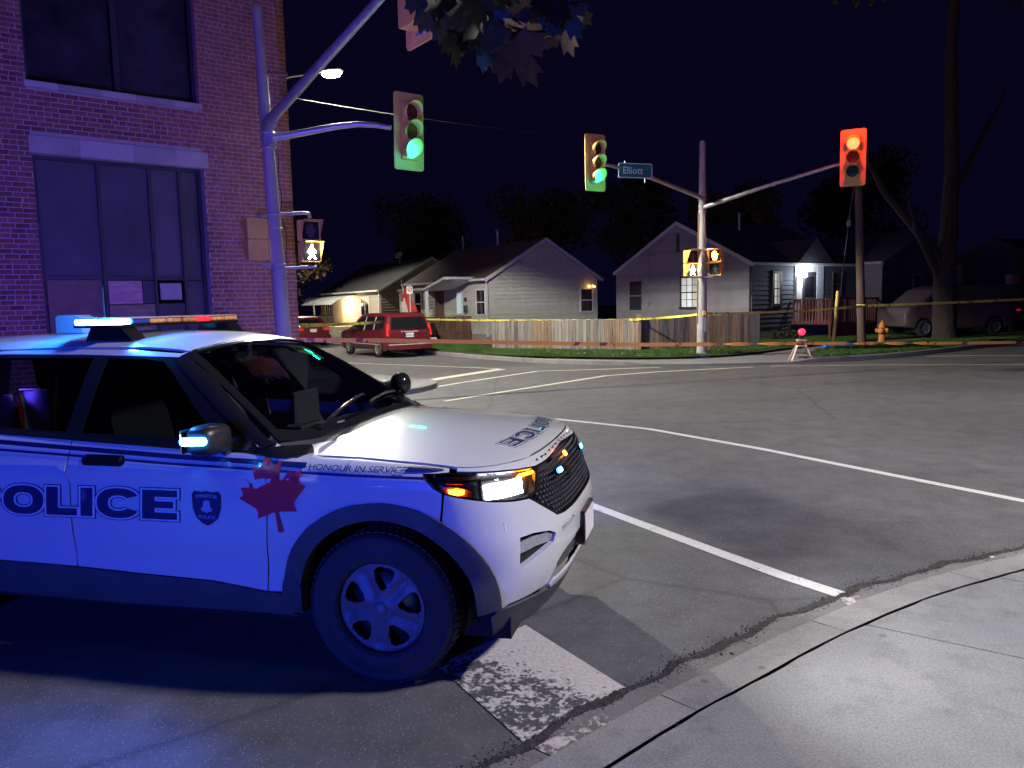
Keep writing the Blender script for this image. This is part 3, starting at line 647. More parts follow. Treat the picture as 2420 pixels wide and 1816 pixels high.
pf = MB(); pf.tube([(5.2, W2 * .42, 4.5), (5.2, W2 * .42, 5.95)], .07, 10); pf.lathe([(.11, 0), (.11, .14), (.03, .2)], 10, Matrix.Translation((5.2, W2 * .42, 5.9))); pf.build('flue', mat('flue_metal', (.55, .55, .55), .4, .6, var=.1), h2)
pf = MB(); pf.tube([(8.2, W2 * .5, 4.8), (8.2, W2 * .5, 5.9)], .045, 8); pf.build('flue', MATS['flue_metal'], h2)
part(h2, 'gable_vent', M_cream, ((-.06, W2 / 2 - .18, 3.9), (-.01, W2 / 2 + .18, 4.4)))
fl = MB(); fl.tube([(-.03, W2 - 6.15, 2.66), (-.18, W2 - 6.15, 2.72)], .05, 8); fl.tube([(-.16, W2 - 6.05, 2.72), (-.3, W2 - 6.0, 2.66)], .06, 8); fl.tube([(-.16, W2 - 6.3, 2.72), (-.3, W2 - 6.36, 2.66)], .06, 8); fl.build('flood_light', glow('amber_bulb', (1, .55, .12), 4.0), h2)

# house behind, with the awning and the warm porch light
C1 = Vector((-9.37, 56, 0)); W1, L1 = 8.4, 12.6
h1 = empty('awning_house', C1 + B_ * W1, RX, 'tan bungalow with white curved awning and warm porch light', 'house')
board_house(h1, L1, W1, 3.1, 5.4, .4, M_tan, M_roofk, M_wtrim, .25, .2, ('g0', 'f1'), M_found)
def F1(s, o, z): return (s, W1 + o, z)
aw = MB(); n = 8
for i in range(n + 1):
    q = i / n; o_ = 2.0 * q; z = 2.85 - .12 * q - .55 * q ** 3; aw.v += [F1(4.6, o_, z), F1(13.6, o_, z), F1(4.6, o_, z - .04), F1(13.6, o_, z - .04)]
for i in range(n):
    k = i * 4; aw.f += [(k, k + 4, k + 5, k + 1), (k + 2, k + 3, k + 7, k + 6), (k, k + 2, k + 6, k + 4), (k + 1, k + 5, k + 7, k + 3)]; aw.sm += [False] * 4
aw.f.append((n * 4, n * 4 + 2, n * 4 + 3, n * 4 + 1)); aw.sm.append(False); aw.build('awning', M_wtrim, h1)
window(h1, 'f1', L1 - 3.6, L1 - 2.1, 1.3, 2.6, L1, W1, M_wtrim, (2, 1)); window(h1, 'f1', L1 - 11.4, L1 - 9.9, 1.2, 2.3, L1, W1, M_wtrim, (3, 1))
part(h1, 'door', mat('white_door', (.55, .5, .42), .5, var=.1), (F1(6.6, .02, .5), F1(7.5, .07, 2.5)))
for s in (4.8, 9.0, 13.3): part(h1, 'porch_post', M_wtrim if s > 10 else M_frame, (F1(s, 1.8, .3), F1(s + .12, 1.92, 2.3)))
part(h1, 'porch_slab', M_found, (F1(4.6, 0.03, 0), F1(13.4, 2, .45)))
M_iron = mat('black_iron', (.02, .02, .022), .5, var=.1)
for i in range(26): part(h1, 'baluster', M_iron, (F1(4.8 + i * .33, 1.92, .45), F1(4.83 + i * .33, 1.95, 1.3)), bev=0)
part(h1, 'handrail', M_iron, (F1(4.75, 1.9, 1.3), F1(13.3, 1.97, 1.36)), (F1(4.75, 1.9, .55), F1(13.3, 1.97, .59)))
pl = MB(); pl.lathe([(.02, .2), (.1, .15), (.13, 0), (.06, -.12), (.01, -.13)], 12, Matrix.Translation(F1(6.15, .2, 2.15))); pl.build('porch_lamp', glow('warm_bulb', (1, .72, .32), 18), h1)
lamp('POINT', 'porch_lamp_light', C1 + XD * 6.1 - B_ * 1.0 + Vector((0, 0, 2.1)), 420, (1, .72, .40), .12)
part(h1, 'downspout', M_wtrim, (F1(.05, .03, .3), F1(.15, .12, 3.0)))
for s, yy in ((7.5, .38), (10.5, .3)):
    pf = MB(); pf.tube([(s, W1 * yy, 4.2), (s, W1 * yy, 5.9)], .06, 8); pf.build('flue', MATS['flue_metal'], h1)
dsh = MB(); dsh.lathe([(0, 0), (.2, .03), (.34, .1), (.35, .11), (.2, .045), (0, .015)], 18, face_mtx((4.6, W1 * .55, 5.9), (-.4, .7, .5))); dsh.tube([(4.6, W1 * .55, 5.2), (4.6, W1 * .55, 5.9)], .03, 6); dsh.build('satellite_dish', mat('dish_grey', (.5, .5, .5), .5, var=.05), h1)

# corner house with red deck and porch light
C3 = Vector((10.29, 32.9, 0)); L3, W3 = 7.9, 8.7
h3 = empty('grey_house', C3, GRID, 'grey corner house with glowing porch light behind the signal pole', 'house')
board_house(h3, L3, W3, 3.3, 5.4, .45, M_grey, M_roofk, M_wtrim, .12, .2, ('g0',), M_found)
z = .62                                                              # dark vinyl front
while z < 3.25:
    mesh('clapboard', [(0, -.032, z), (L3, -.032, z), (L3, -.006, z + .2), (0, -.006, z + .2), (0, .02, z), (L3, .02, z)], [(0, 1, 2, 3), (4, 5, 1, 0)], M_char, h3); z += .2
lit3 = [glow('curtain_lit', (.95, .97, .85), .42), glow('curtain_lit_pale', (.9, .97, .9), .55), glow('curtain_lit_dim', (.8, .8, .62), .26)]
window(h3, 'g0', W3 - 7.65 , W3 - 6.75, 1.42, 2.85, L3, W3, M_grey, (1, 2))
window(h3, 'g0', W3 - 4.05, W3 - 3.05, 1.55, 2.88, L3, W3, M_frame, (3, 4), lit3, .1, M_frame, .035)
part(h3, 'gable_vent', M_frame, ((-.05, 4.2, 4.1), (-.01, 4.4, 4.95)))
window(h3, 'f0', 1.4, 1.78, 1.62, 2.92, L3, W3, M_frame, (2, 4), [lit3[0], lit3[2]], .12, M_frame, .03)
window(h3, 'f0', 5.6, 6.2, 1.9, 2.95, L3, W3, M_frame, (1, 2))
# cross gable over the porch
cg = MB(); cg.add([(2.6, -.35, 3.38), (5.2, -.35, 3.38), (3.9, -.35, 4.5), (2.6, 2.2, 3.38), (5.2, 2.2, 3.38), (3.9, 2.6, 4.5)], [(0, 1, 2), (1, 4, 5, 2), (3, 0, 2, 5)]); cg.build('porch_gable', M_roofk, h3)
part(h3, 'porch_surround', mat('pale_panel', (.55, .56, .6), .5, var=.08), ((2.78, -.06, .8), (3.30, -.02, 3.3)), ((4.35, -.06, .8), (4.85, -.02, 3.3)), ((3.3, -.055, 3.0), (4.35, -.02, 3.3)))
part(h3, 'door', mat('dark_door', (.05, .045, .05), .35, var=.1), ((3.32, -.05, .8), (4.33, -.01, 2.98)))
pn = MB(); pn.box((3.5, -.058, 1.9), (4.15, -.05, 2.8)); pn.build('door_pane', M_glassd, h3)
part(h3, 'notice_board', M_wtrim, ((2.85, -.1, 1.75), (3.2, -.062, 2.8)))
pl = MB(); pl.lathe([(.02, .14), (.09, .1), (.1, -.06), (.02, -.12)], 12, Matrix.Translation((3.32, -.17, 2.86))); pl.build('porch_lamp', glow('cool_bulb', (.85, .95, 1.0), 45), h3)
p3 = C3 + B_ * 3.32 + A_ * .42 + Vector((0, 0, 2.84)); lamp('POINT', 'corner_porch_light', p3, 110, (.8, .9, 1.0), .08)
M_redw = mat('red_deck_wood', (.17, .05, .042), .7, var=.3, scale=4, stretch=(4, 4, .7))
part(h3, 'deck', M_redw, ((2.6, -2.0, .68), (5.95, -.03, .8)))
for i in range(21): s = 2.62 + i * .158; part(h3, 'baluster', M_redw, ((s, -2.04, .72), (s + .085, -2.0, 1.75)), bev=0)
for i in range(12): part(h3, 'baluster', M_redw, ((2.58, -1.95 + i * .158, .72), (2.62, -1.87 + i * .158, 1.75)), bev=0)
part(h3, 'handrail', M_redw, ((2.55, -2.1, 1.75), (6.0, -1.97, 1.80)), ((2.55, -1.97, 1.752), (2.66, -.05, 1.802)))
for s in (2.58, 3.7, 4.8, 5.88): part(h3, 'deck_post', M_redw, ((s, -2.0, .1), (s + .1, -1.9, 1.752)))
for i in range(10): s = 2.62 + i * .33; part(h3, 'skirt_board', M_redw, ((s, -1.99 - .004 * (i % 2), .1), (s + .31, -1.965, .67)), bev=0)
for i in range(4): part(h3, 'stair_tread', M_redw, ((5.98 + i * .28, -1.9, .56 - i * .16), (6.26 + i * .28, -.7, .6 - i * .16)))
for i in range(6): part(h3, 'baluster', M_redw, ((6.1 + i * .2, -1.95, .6 - i * .1), (6.15 + i * .2, -1.9, 1.6 - i * .13)), bev=0)
sr = MB(); sr.tube([(5.95, -1.95, 1.78), (7.3, -1.95, 1.0)], .045, 6); sr.build('stair_rail', M_redw, h3)
part(h3, 'downspout', M_frame, ((-.09, .02, .3), (-.01, .1, 3.25)))
pf = MB(); pf.tube([(3.4, 3.6, 5.1), (3.4, 3.6, 6.0)], .07, 10); pf.build('flue', MATS['flue_metal'], h3)
lp_ = MB(); lp_.tube([(-.03, 6.25, 1.75), (-.05, 6.25, 4.3)], .018, 6); lp_.box((-.16, 6.15, 1.65), (-.02, 6.35, 1.85)); lp_.build('meter_conduit', M_grey, h3)
# dark house behind the parked van and a further one with lit porch
h4 = empty('dark_house', V2(17.3, 36.0) + B_ * 6.6, RX, 'dark unlit house behind the white van', 'house')
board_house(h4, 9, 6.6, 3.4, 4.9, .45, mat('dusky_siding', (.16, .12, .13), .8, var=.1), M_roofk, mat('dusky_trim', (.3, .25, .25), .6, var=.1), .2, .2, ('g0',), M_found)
window(h4, 'g0', 2.6, 3.2, 1.6, 2.8, 9, 6.6, MATS['dusky_trim']); window(h4, 'g0', 5.0, 5.8, 1.5, 2.8, 9, 6.6, MATS['dusky_trim'])
part(h4, 'porch_post', MATS['dusky_trim'], ((-.3, -.1, .1), (-.08, .12, 3.3)))
h5 = empty('far_house', V2(30.5, 43.0), GRID, 'far house at right edge with dim lit porch windows', 'house')
board_house(h5, 9, 7, 3.3, 5.0, .45, mat('far_siding', (.22, .18, .17), .8, var=.1), M_roofk, MATS['dusky_trim'], .25, .2, ('f0', 'g0'), M_found)
M_porchlit = glow('porch_glow', (1, .9, .6), .55)
window(h5, 'f0', .6, 1.1, 1.7, 2.9, 9, 7, MATS['dusky_trim'], (1, 2), [M_porchlit, M_glassd]); window(h5, 'f0', 3.0, 3.5, 1.7, 2.6, 9, 7, MATS['dusky_trim'], (1, 2), [M_porchlit]); window(h5, 'g0', 2.0, 2.7, 1.6, 2.6, 9, 7, MATS['dusky_trim'], (1, 2), [M_porchlit, M_glassd])

# ------------------------------------------------------------------ wooden fence: every board its own piece
M_fn = [mat('fence_board_%s' % k, c, .85, var=.28, scale=2.5, stretch=(9, 9, .7), bump=.3, bscale=20) for k, c in (('silver', (.21, .19, .17)), ('grey', (.145, .13, .12)), ('tan', (.26, .18, .115)), ('pale', (.25, .23, .195)))]
def fence(label, p0, p1, h0, h1, tones, cap=False):
    d = p1 - p0; L = d.length; t = d.normalized(); o = empty('wooden_fence', p0, math.atan2(t.y, t.x), label, 'fence'); n = int(L / .142)
    for i in range(n):
        s = i * L / n; k = i / n; h = h0 + (h1 - h0) * k + rnd.uniform(-.02, .015); q = MB(); th = rnd.uniform(-.006, .006); w = L / n - rnd.uniform(.004, .012)
        q.box((s, -.02 + th, lawn_z + .03), (s + w, th, h), 0); mi = tones(k); q.build('board', M_fn[mi], o)
    for z in (.35, max(h0, h1) - .3):
        q = MB(); q.box((0, .008, z), (L, .05, z + .085)); q.build('rail', M_fn[1], o)
    for i in range(int(L / 2.4) + 1):
        q = MB(); q.box((i * 2.4, .02, 0), (i * 2.4 + .1, .12, max(h0, h1) - .05)); q.build('post', M_fn[1], o)
    return o
FA, FBm, FC = V2(-.72, 30.02), V2(4.5, 27.0), V2(8.9, 27.55)
fence('weathered wooden board fence left of its tied corner post', FA, FBm, 1.22, 1.26, lambda k: (2 if .3 < k < .42 else rnd.choice((0, 3, 1, 0, 3)) if k < .72 else rnd.choice((2, 3, 0, 2))))
fence('brown wooden board fence behind the far signal pole', FBm + V2(.12, .06), FC, 1.26, 1.34, lambda k: rnd.choice((1, 0, 1, 2)) if k < .4 else rnd.choice((1, 2, 2)))
fp = MB(); fp.box((4.42, 26.9, 0), (4.56, 27.04, 1.42), .012); tag(fp.build('fence_post', M_fn[2]), 'square corner post of the fence with yellow tape tied round', 'post')
# ------------------------------------------------------------------ poles, signals, lamps, signs
M_polec = mat('pole_concrete', (.36, .34, .31), .8, var=.15, scale=2, bump=.25, bscale=50, detail=8)
M_galv = mat('galvanised_steel', (.45, .45, .45), .45, .6, var=.12, scale=6)
M_sigy = mat('signal_yellow', (.90, .55, .12), .45, var=.10, scale=3)
M_sigi = mat('visor_black', (.02, .02, .02), .6, var=0)
M_lensoff = {'r': mat('lens_red_off', (.10, .012, .012), .15, var=0), 'y': mat('lens_amber_off', (.16, .07, .01), .15, var=0), 'g': mat('lens_green_off', (.01, .06, .05), .15, var=0)}
M_lens = {'r': glow('lens_red_lit', (1.0, .07, .02), 9), 'g': glow('lens_green_lit', (.03, 1.0, .78), 7)}
def signal(label, loc, n, lit, group='traffic signals over the junction', board=True, tilt=0):
    """three section signal head with backboard; n = facing direction"""
    o = empty('traffic_signal', loc, 0, label, 'traffic signal', group); o.matrix_world = face_mtx(loc, n)
    if tilt: o.matrix_world = o.matrix_world @ Matrix.Rotation(tilt, 4, 'Z')
    if board:
        q = MB(); q.prism(rrect(.62, 1.46, .06), -.02, 0.0); q.build('backboard', M_sigy, o)
    q = MB(); q.prism(rrect(.345, 1.07, .03), -.20, .045); hs = q.build('housing', M_sigy, o)
    for k, c in ((1, 'r'), (0, 'y'), (-1, 'g')):
        y = k * .355
        q = MB(); q.prism(rrect(.335, .345, .04, 4, 0, y), .0455, .062); q.build('section_door', M_sigy, o)
        q = MB(); q.lathe([(0, .035), (.06, .034), (.11, .026), (.150, .0)], 28, Matrix.Translation((0, y, .066))); q.build('lens', M_lens[c] if c == lit else M_lensoff[c], o)
        v = MB(); nn = 28; L0, L1 = .10, .30                         # cut-away tube visor: long on top, open below
        for i in range(nn + 1):
            a = R_(-58) + R_(296) * i / nn; s = (math.sin(a) + .85) / 1.85; ln = L0 + (L1 - L0) * max(0, s) ** .8; x_, y_ = math.cos(a), math.sin(a)
            v.v += [(x_ * .158, y + y_ * .158, .062), (x_ * .165, y + y_ * .165, .062 + ln), (x_ * .153, y + y_ * .153, .0625), (x_ * .160, y + y_ * .160, .062 + ln)]
        for i in range(nn):
            a = i * 4; v.f += [(a, a + 4, a + 5, a + 1), (a + 2, a + 3, a + 7, a + 6), (a + 1, a + 5, a + 7, a + 3)]; v.sm += [True, True, False]
        v.build('visor', M_sigy, o)
    if lit:
        yl = {'r': .355, 'g': -.355}[lit]; lamp('POINT', 'signal_glow', o.matrix_world @ Vector((0, yl + (.16 if lit == 'r' else -.10), .62)), 80 if lit == 'r' else 10, (1, .03, .01) if lit == 'r' else (.0, 1, .8), .08)
    return o
def ped(label, loc, n, lit, group='pedestrian signals'):
    """two-section walk signal; lit = 'walk' or 'hand'"""
    o = empty('pedestrian_signal', loc, 0, label, 'pedestrian signal', group); o.matrix_world = face_mtx(loc, n)
    for y, kind in ((.205, 'hand'), (-.205, 'walk')):
        q = MB(); q.prism(rrect(.40, .40, .035, 4, 0, y), -.17, .04); q.build('housing', M_sigy, o)
        q = MB(); q.prism(rrect(.34, .34, .02, 3, 0, y), .041, .048); q.build('lens', mat('ped_lens_dark', (.015, .015, .017), .2, var=0), o)
        on = kind == lit
        if kind == 'walk':
            P = [(-.01, .135), (.03, .135), (.035, .095), (.02, .08), (.075, .03), (.095, -.02), (.075, -.03), (.045, .01), (.03, .02), (.03, -.03), (.075, -.12), (.095, -.15), (.05, -.15), (.01, -.075), (-.04, -.15), (-.085, -.15), (-.03, -.06), (-.025, .015), (-.055, -.02), (-.085, -.01), (-.04, .06), (-.015, .082), (-.02, .10)]
        else:
            P = [(-.05, -.14), (.05, -.14), (.085, -.02), (.105, .045), (.075, .05), (.05, 0), (.045, .12), (.018, .125), (.012, .03), (.005, .14), (-.022, .14), (-.026, .03), (-.035, .125), (-.06, .12), (-.06, .02), (-.075, .085), (-.097, .08), (-.09, -.03)]
        q = MB(); vv, F, bd = tri2d([(a, b + y) for a, b in P], step=.05); q.add([(a, b, .0515) for a, b in vv], [tuple(t) for t in F])
        q.build('symbol', (glow('walk_white', (.85, .93, 1.0), 50) if kind == 'walk' else glow('hand_orange', (1, .34, .03), 30)) if on else mat('symbol_off', (.05, .045, .05), .4, var=0), o)
        if on and kind == 'walk': lamp('POINT', 'walk_glow', o.matrix_world @ Vector((0, y, .13)), 9, (.85, .93, 1), .05)
        h = MB()                                                     # slanted hood
        for sx in (-1, 1): h.add([(sx * .19, y + .19, .04), (sx * .19, y + .19, .27), (sx * .19, y - .15, .04)], [(0, 1, 2) if sx > 0 else (2, 1, 0)]); h.add([(sx * .186, y + .19, .04), (sx * .186, y + .19, .27), (sx * .186, y - .15, .04)], [(2, 1, 0) if sx > 0 else (0, 1, 2)])
        h.box((-.19, y + .186, .04), (.19, y + .192, .27)); h.build('hood', M_sigy, o)
    return o
def pole(label, p, h, r0_, r1_, m, name='signal_pole', z0=0):
    o = empty(name, p, 0, label, 'pole'); q = MB(); n = 6
    q.tube([(0, 0, z0 + h * i / n) for i in range(n + 1)], [r0_ + (r1_ - r0_) * i / n for i in range(n + 1)], 20); q.build('shaft', m, o); return o
def bands(o, zs, r, m):
    for z in zs:
        q = MB(); q.lathe([(r, z - .02), (r + .008, z - .015), (r + .008, z + .015), (r, z + .02)], 20); q.build('strap', m, o)
# left pole (concrete) in front of the brick wall
LP = Vector((-4.53, 15.5, 0)); lpole = pole('tall concrete pole with signal arms in front of the brick building', LP, 7.65, .17, .085, M_polec)
lpole.rotation_euler = (0, R_(-1.7), 0)
bands(lpole, (3.45, 3.72, 2.75, 2.62, 5.0, 5.28), .145, M_galv)
q = MB(); q.tube([(.10, -.02, 5.19), (.5, -.03, 5.23), (1.35, -.06, 5.33), (1.8, -.08, 5.35), (2.15, -.1, 5.31), (2.45, -.12, 5.24)], [.085, .07, .06, .055, .05, .045], 14); q.box((.02, -.12, 5.05), (.14, .1, 5.32), .01); q.build('signal_arm', M_galv, lpole)
arm_dir = Vector((.553, -.833, 0)).normalized()
q = MB(); P0 = Vector((.05, -.1, 5.45)); q.tube([P0 + arm_dir * (7.2 * t) + Vector((0, 0, .62 * t)) for t in (0, .25, .5, .75, 1)], [.10, .088, .076, .064, .052], 14); q.tube([P0 + arm_dir * (-.02) + Vector((0, 0, -.06)), P0 + arm_dir * .32 + Vector((0, 0, .02))], .125, 14); q.build('mast_arm', M_galv, lpole)
q = MB(); q.tube([(.09, 0, 6.42), (.5, -.05, 6.36)], .03, 8); q.build('bracket', mat('bracket_brown', (.3, .2, .13), .6, var=.1), lpole)
q = MB(); q.tube([(.13, 0, 3.72), (.62, -.02, 3.72), (.70, -.02, 3.70), (.71, -.02, 3.62)], .035, 8); q.build('pedestrian_bracket', M_galv, lpole); q = MB(); q.tube([(.14, 0, 2.66), (.78, -.02, 2.66)], .03, 8); q.build('pedestrian_bracket', M_galv, lpole)
q = MB(); q.tube([(-.1, -.1, 3.7), (-.3, -.1, 3.7)], .03, 8); q.build('pedestrian_bracket', M_galv, lpole); q = MB(); q.tube([(-.1, -.1, 2.72), (-.3, -.1, 2.72)], .03, 8); q.build('pedestrian_bracket', M_galv, lpole)
q = MB(); pts = [(.16, -.1, 5.1), (.23, -.12, 4.8), (.19, -.12, 4.4), (.22, -.1, 4.0), (.18, -.1, 3.75)]; q.tube([Vector(p) for p in pts], .009, 6); q.tube([(.2, -.08, 3.6), (.24, -.06, 3.3), (.2, -.06, 2.9), (.19, -.06, 2.7)], .009, 6); q.build('cable', M_sigi, lpole)
signal('green-lit traffic signal on the arm of the pole by the brick building', (-1.88, 15.3, 5.21), (.53, -.85, 0), 'g', tilt=R_(-1.5))
top = signal('traffic signal at the top edge half hidden by maple leaves', (-1.02, 9.75, 5.74), (.80, .60, 0), None)
q = MB(); q.tube([(-.42, .62, -.1), (-.42, -.62, -.1), (-.36, -.66, -.1), (-.1, -.66, -.1)], .028, 8); q.build('bracket', M_galv, top)
ped('pedestrian signal seen from behind left of the concrete pole', (-4.98, 15.32, 3.22), (-.62, .78, 0), None)
ped('pedestrian signal with glowing white walking figure beside the concrete pole', (-3.92, 15.42, 3.18), (.55, -.83, 0), 'walk')
# far street lamp
SL = Vector((-6.9, 22.6, 0)); sl = pole('tall grey street lamp standing behind the brick building corner', SL, 8.45, .12, .07, M_galv, 'street_lamp')
q = MB(); q.tube([(0, 0, 8.2), (.9, -.25, 8.33), (1.75, -.5, 8.35)], .03, 8); q.build('arm', M_galv, sl)
HL = (2.1, -.58, 8.34)
def cobra(o, c, ang):
    M4 = Matrix.Translation(c) @ Matrix.Rotation(ang, 4, 'Z')
    q = MB(); q.box((-.36, -.11, -.01), (.36, .11, .06), .025, M4); q.build('lamp_head', M_galv, o)
    q = MB(); q.lathe([(.12, -.012), (.15, -.05), (.125, -.11), (.07, -.15), (0, -.16)], 16, M4 @ Matrix.Translation((.02, 0, 0)) @ Matrix.Scale(2.0, 4, (1, 0, 0))); return q
lm_ = cobra(sl, HL, math.atan2(-.25, .85)).build('lamp_lens', glow('lamp_white', (1, .93, .70), 120), sl)
L1p = SL + Vector(HL) + Vector((0, 0, -.06))
lamp('SPOT', 'street_lamp_light', L1p, 42000, (1, .97, .86), .18, spot=R_(151), blend=.12)
# second lamp of the same row, over the near corner behind the photographer
SL2 = Vector((10.9, .9, 0)); sl2 = pole('tall grey street lamp on the near pavement right of view', SL2, 8.8, .12, .07, M_galv, 'street_lamp')
q = MB(); q.tube([(0, 0, 8.5), (-.5, .9, 8.65), (-1.0, 1.8, 8.7)], .03, 8); q.build('arm', M_galv, sl2)
cobra(sl2, (-1.15, 2.05, 8.68), math.atan2(.87, -.48)).build('lamp_lens', glow('lamp_cool', (.95, .97, 1.0), 120), sl2)
lamp('SPOT', 'near_lamp_light', SL2 + Vector((-1.15, 2.05, 8.62)), 9600, (.96, .93, 1.0), .45, spot=R_(146), blend=.4)
# third lamp of the row, far down the left street behind the brick corner
SL3 = Vector((-16.2, 51, 0)); sl3 = pole('street lamp far down the left street behind the brick building', SL3, 8.6, .12, .07, M_galv, 'street_lamp')
q = MB(); q.tube([(0, 0, 8.3), (.6, .35, 8.45), (1.2, .7, 8.5)], .03, 8); q.build('arm', M_galv, sl3); cobra(sl3, (1.4, .85, 8.48), .5).build('lamp_lens', MATS['lamp_white'], sl3)
lamp('SPOT', 'third_lamp_light', SL3 + Vector((1.4, .85, 8.3)), 9000, (1, .92, .78), .18, spot=R_(150), blend=.2)
# far signal pole
FP = Vector((6.08, 24.5, 0)); fpole = pole('grey far signal pole with two arms beside the lawn', FP, 6.75, .17, .085, M_polec)
q = MB(); q.lathe([(.28, .05), (.28, .13), (.2, .16), (.165, .2)], 16); q.build('base_plate', M_polec, fpole)
q = MB(); s = Vector((2.31, 20.75, 5.48)) - FP; q.tube([Vector((0, 0, 5.02)), s * .5 + Vector((0, 0, 2.62)), s * .85 + Vector((0, 0, .85)) , s + Vector((.12, .12, .02))], [.075, .062, .05, .045], 12); q.build('signal_arm', M_galv, fpole)
q = MB(); s2 = Vector((9.0, 20.8, 5.3)) - FP; q.tube([Vector((0, 0, 4.72)), s2 * .5 + Vector((0, 0, 2.45)), s2 + Vector((0, 0, .1))], [.075, .06, .045], 12); q.build('signal_arm', M_galv, fpole)
bands(fpole, (5.1, 4.95, 4.75, 4.6, 3.42, 2.55, 1.4), .125, M_galv)
q = MB(); q.box((-.06, -.26, 3.38), (.06, -.1, 3.46)); q.tube([(0, -.15, 3.42), (-.38, -.3, 3.42)], .025, 8); q.tube([(0, -.15, 3.42), (.25, -.4, 3.42)], .025, 8); q.tube([(0, -.15, 2.56), (-.38, -.3, 2.56)], .025, 8); q.tube([(0, -.15, 2.56), (.25, -.4, 2.56)], .025, 8); q.build('pedestrian_bracket', M_galv, fpole)
q = MB(); q.tube([(-.13, -.05, 4.55), (-.14, -.05, 3.5)], .016, 6); q.tube([(-.16, -.05, 2.5), (-.165, -.05, 1.1)], .02, 6); q.tube([(.06, -.1, 4.6), (.02, -.16, 4.1), (.08, -.13, 3.6)], .008, 6); q.build('conduit', mat('conduit_brown', (.35, .2, .1), .6, var=.1), fpole)
q = MB(); q.box((-.05, -.19, .85), (.1, -.14, 1.3), .01); q.build('access_cover', M_galv, fpole)
q = MB(); q.box((-.02, -.22, 1.36), (.08, -.15, 1.5), .01); q.build('push_button', mat('button_yellow', (.75, .45, .08), .5, var=0), fpole)
signal('green-lit traffic signal beside the Elliott street sign', (2.31, 20.6, 5.48), (.45, -.89, 0), 'g')
signal('red-lit traffic signal on the right arm of the far pole', (9.05, 20.6, 5.46), (-.42, -.91, 0), 'r')
ped('far pedestrian signal showing the white walking figure', (5.66, 24.1, 2.99), (.30, -.95, 0), 'walk')
ped('far pedestrian signal showing the orange hand', (6.36, 24.0, 3.0), (-.55, -.83, 0), 'hand')
# street name sign
M_green = mat('sign_green', (.005, .16, .13), .4, var=.05); M_refl = mat('sign_white', (.75, .78, .78), .4, var=.03)
sg = empty('street_sign', (0, 0, 0), 0, 'green Elliott street name sign hanging on the signal arm', 'sign'); sg.matrix_world = face_mtx((3.52, 21.6, 5.42), (.28, -.96, 0))
q = MB(); q.prism(rrect(1.02, .40, .05), -.012, 0); q.build('border', M_refl, sg)
q = MB(); q.prism(rrect(.97, .35, .04), 0.0, .004); q.build('plate', M_green, sg)
flat_text('lettering', 'Elliott', .27, Matrix.Translation((-.08, -.085, .006)), M_refl, sg, .004, .95)
flat_text('lettering', 'ST E', .095, Matrix.Translation((.385, .03, .006)), mat('sign_faint', (.10, .36, .34), .4, var=0), sg, .001)
q = MB(); q.tube([(-.3, .2, -.03), (-.3, .26, -.03)], .02, 6); q.tube([(.3, -.2, -.03), (.3, -.32, -.03)], .02, 6); q.build('clamp', M_galv, sg)
# wooden utility pole, guy wire with yellow guard
M_creo = mat('pole_wood', (.14, .09, .065), .9, var=.25, scale=3, stretch=(8, 8, .5), bump=.3)
up_ = pole('brown wooden utility pole beside the hydrant', V2(12.1, 26.5), 7.0, .145, .115, M_creo, 'utility_pole'); up_.rotation_euler = (0, R_(-2.6), 0)
gw = empty('guy_wire', V2(10.52, 25.15), 0, 'thin guy wire with bright yellow guard staked in the verge', 'wire')
e_ = Vector((1.27, 1.3, 6.8)); q = MB(); q.tube([Vector((0, 0, .1)), e_], .012, 6); q.build('cable', M_galv, gw)
q = MB(); q.tube([Vector((-.02, 0, .1)), Vector((.075, .02, .9)), Vector((.16, .06, 2.05))], [.06, .055, .05], 10); q.build('guard', mat('guard_yellow', (.85, .62, .12), .5, var=.12, scale=2), gw)
c_ = e_ * .63; q = MB(); q.lathe([(.02, -.12), (.07, -.1), (.08, 0), (.07, .1), (.02, .12)], 10, Matrix.Translation(c_)); q.build('insulator', mat('insulator_clay', (.5, .36, .3), .4, var=.1), gw)
# hydrant
hy_ = empty('fire_hydrant', V2(14.08, 29.2), 0, 'orange fire hydrant on the grass verge', 'hydrant'); M_hyd = mat('hydrant_orange', (.72, .26, .05), .5, var=.18, scale=6)
q = MB(); q.lathe([(.0, .1), (.15, .1), (.15, .16), (.115, .17), (.115, .62), (.135, .63), (.135, .69), (.12, .70), (.11, .78), (.07, .85), (.03, .88)], 18); q.build('barrel', M_hyd, hy_)
q = MB(); q.lathe([(.04, 0), (.04, .06), (0, .06)], 6, Matrix.Translation((0, 0, .87))); q.build('operating_nut', M_hyd, hy_)
for d, r in (((.72, -.69, 0), .075), ((-.72, .69, 0), .075), ((-.69, -.72, 0), .095)):
    q = MB(); q.lathe([(r, 0), (r, .17), (r * 1.15, .175), (r * 1.15, .22), (r * .6, .235), (0, .24)], 14, face_mtx((0, 0, .55), d)); q.build('nozzle_cap', M_hyd, hy_)
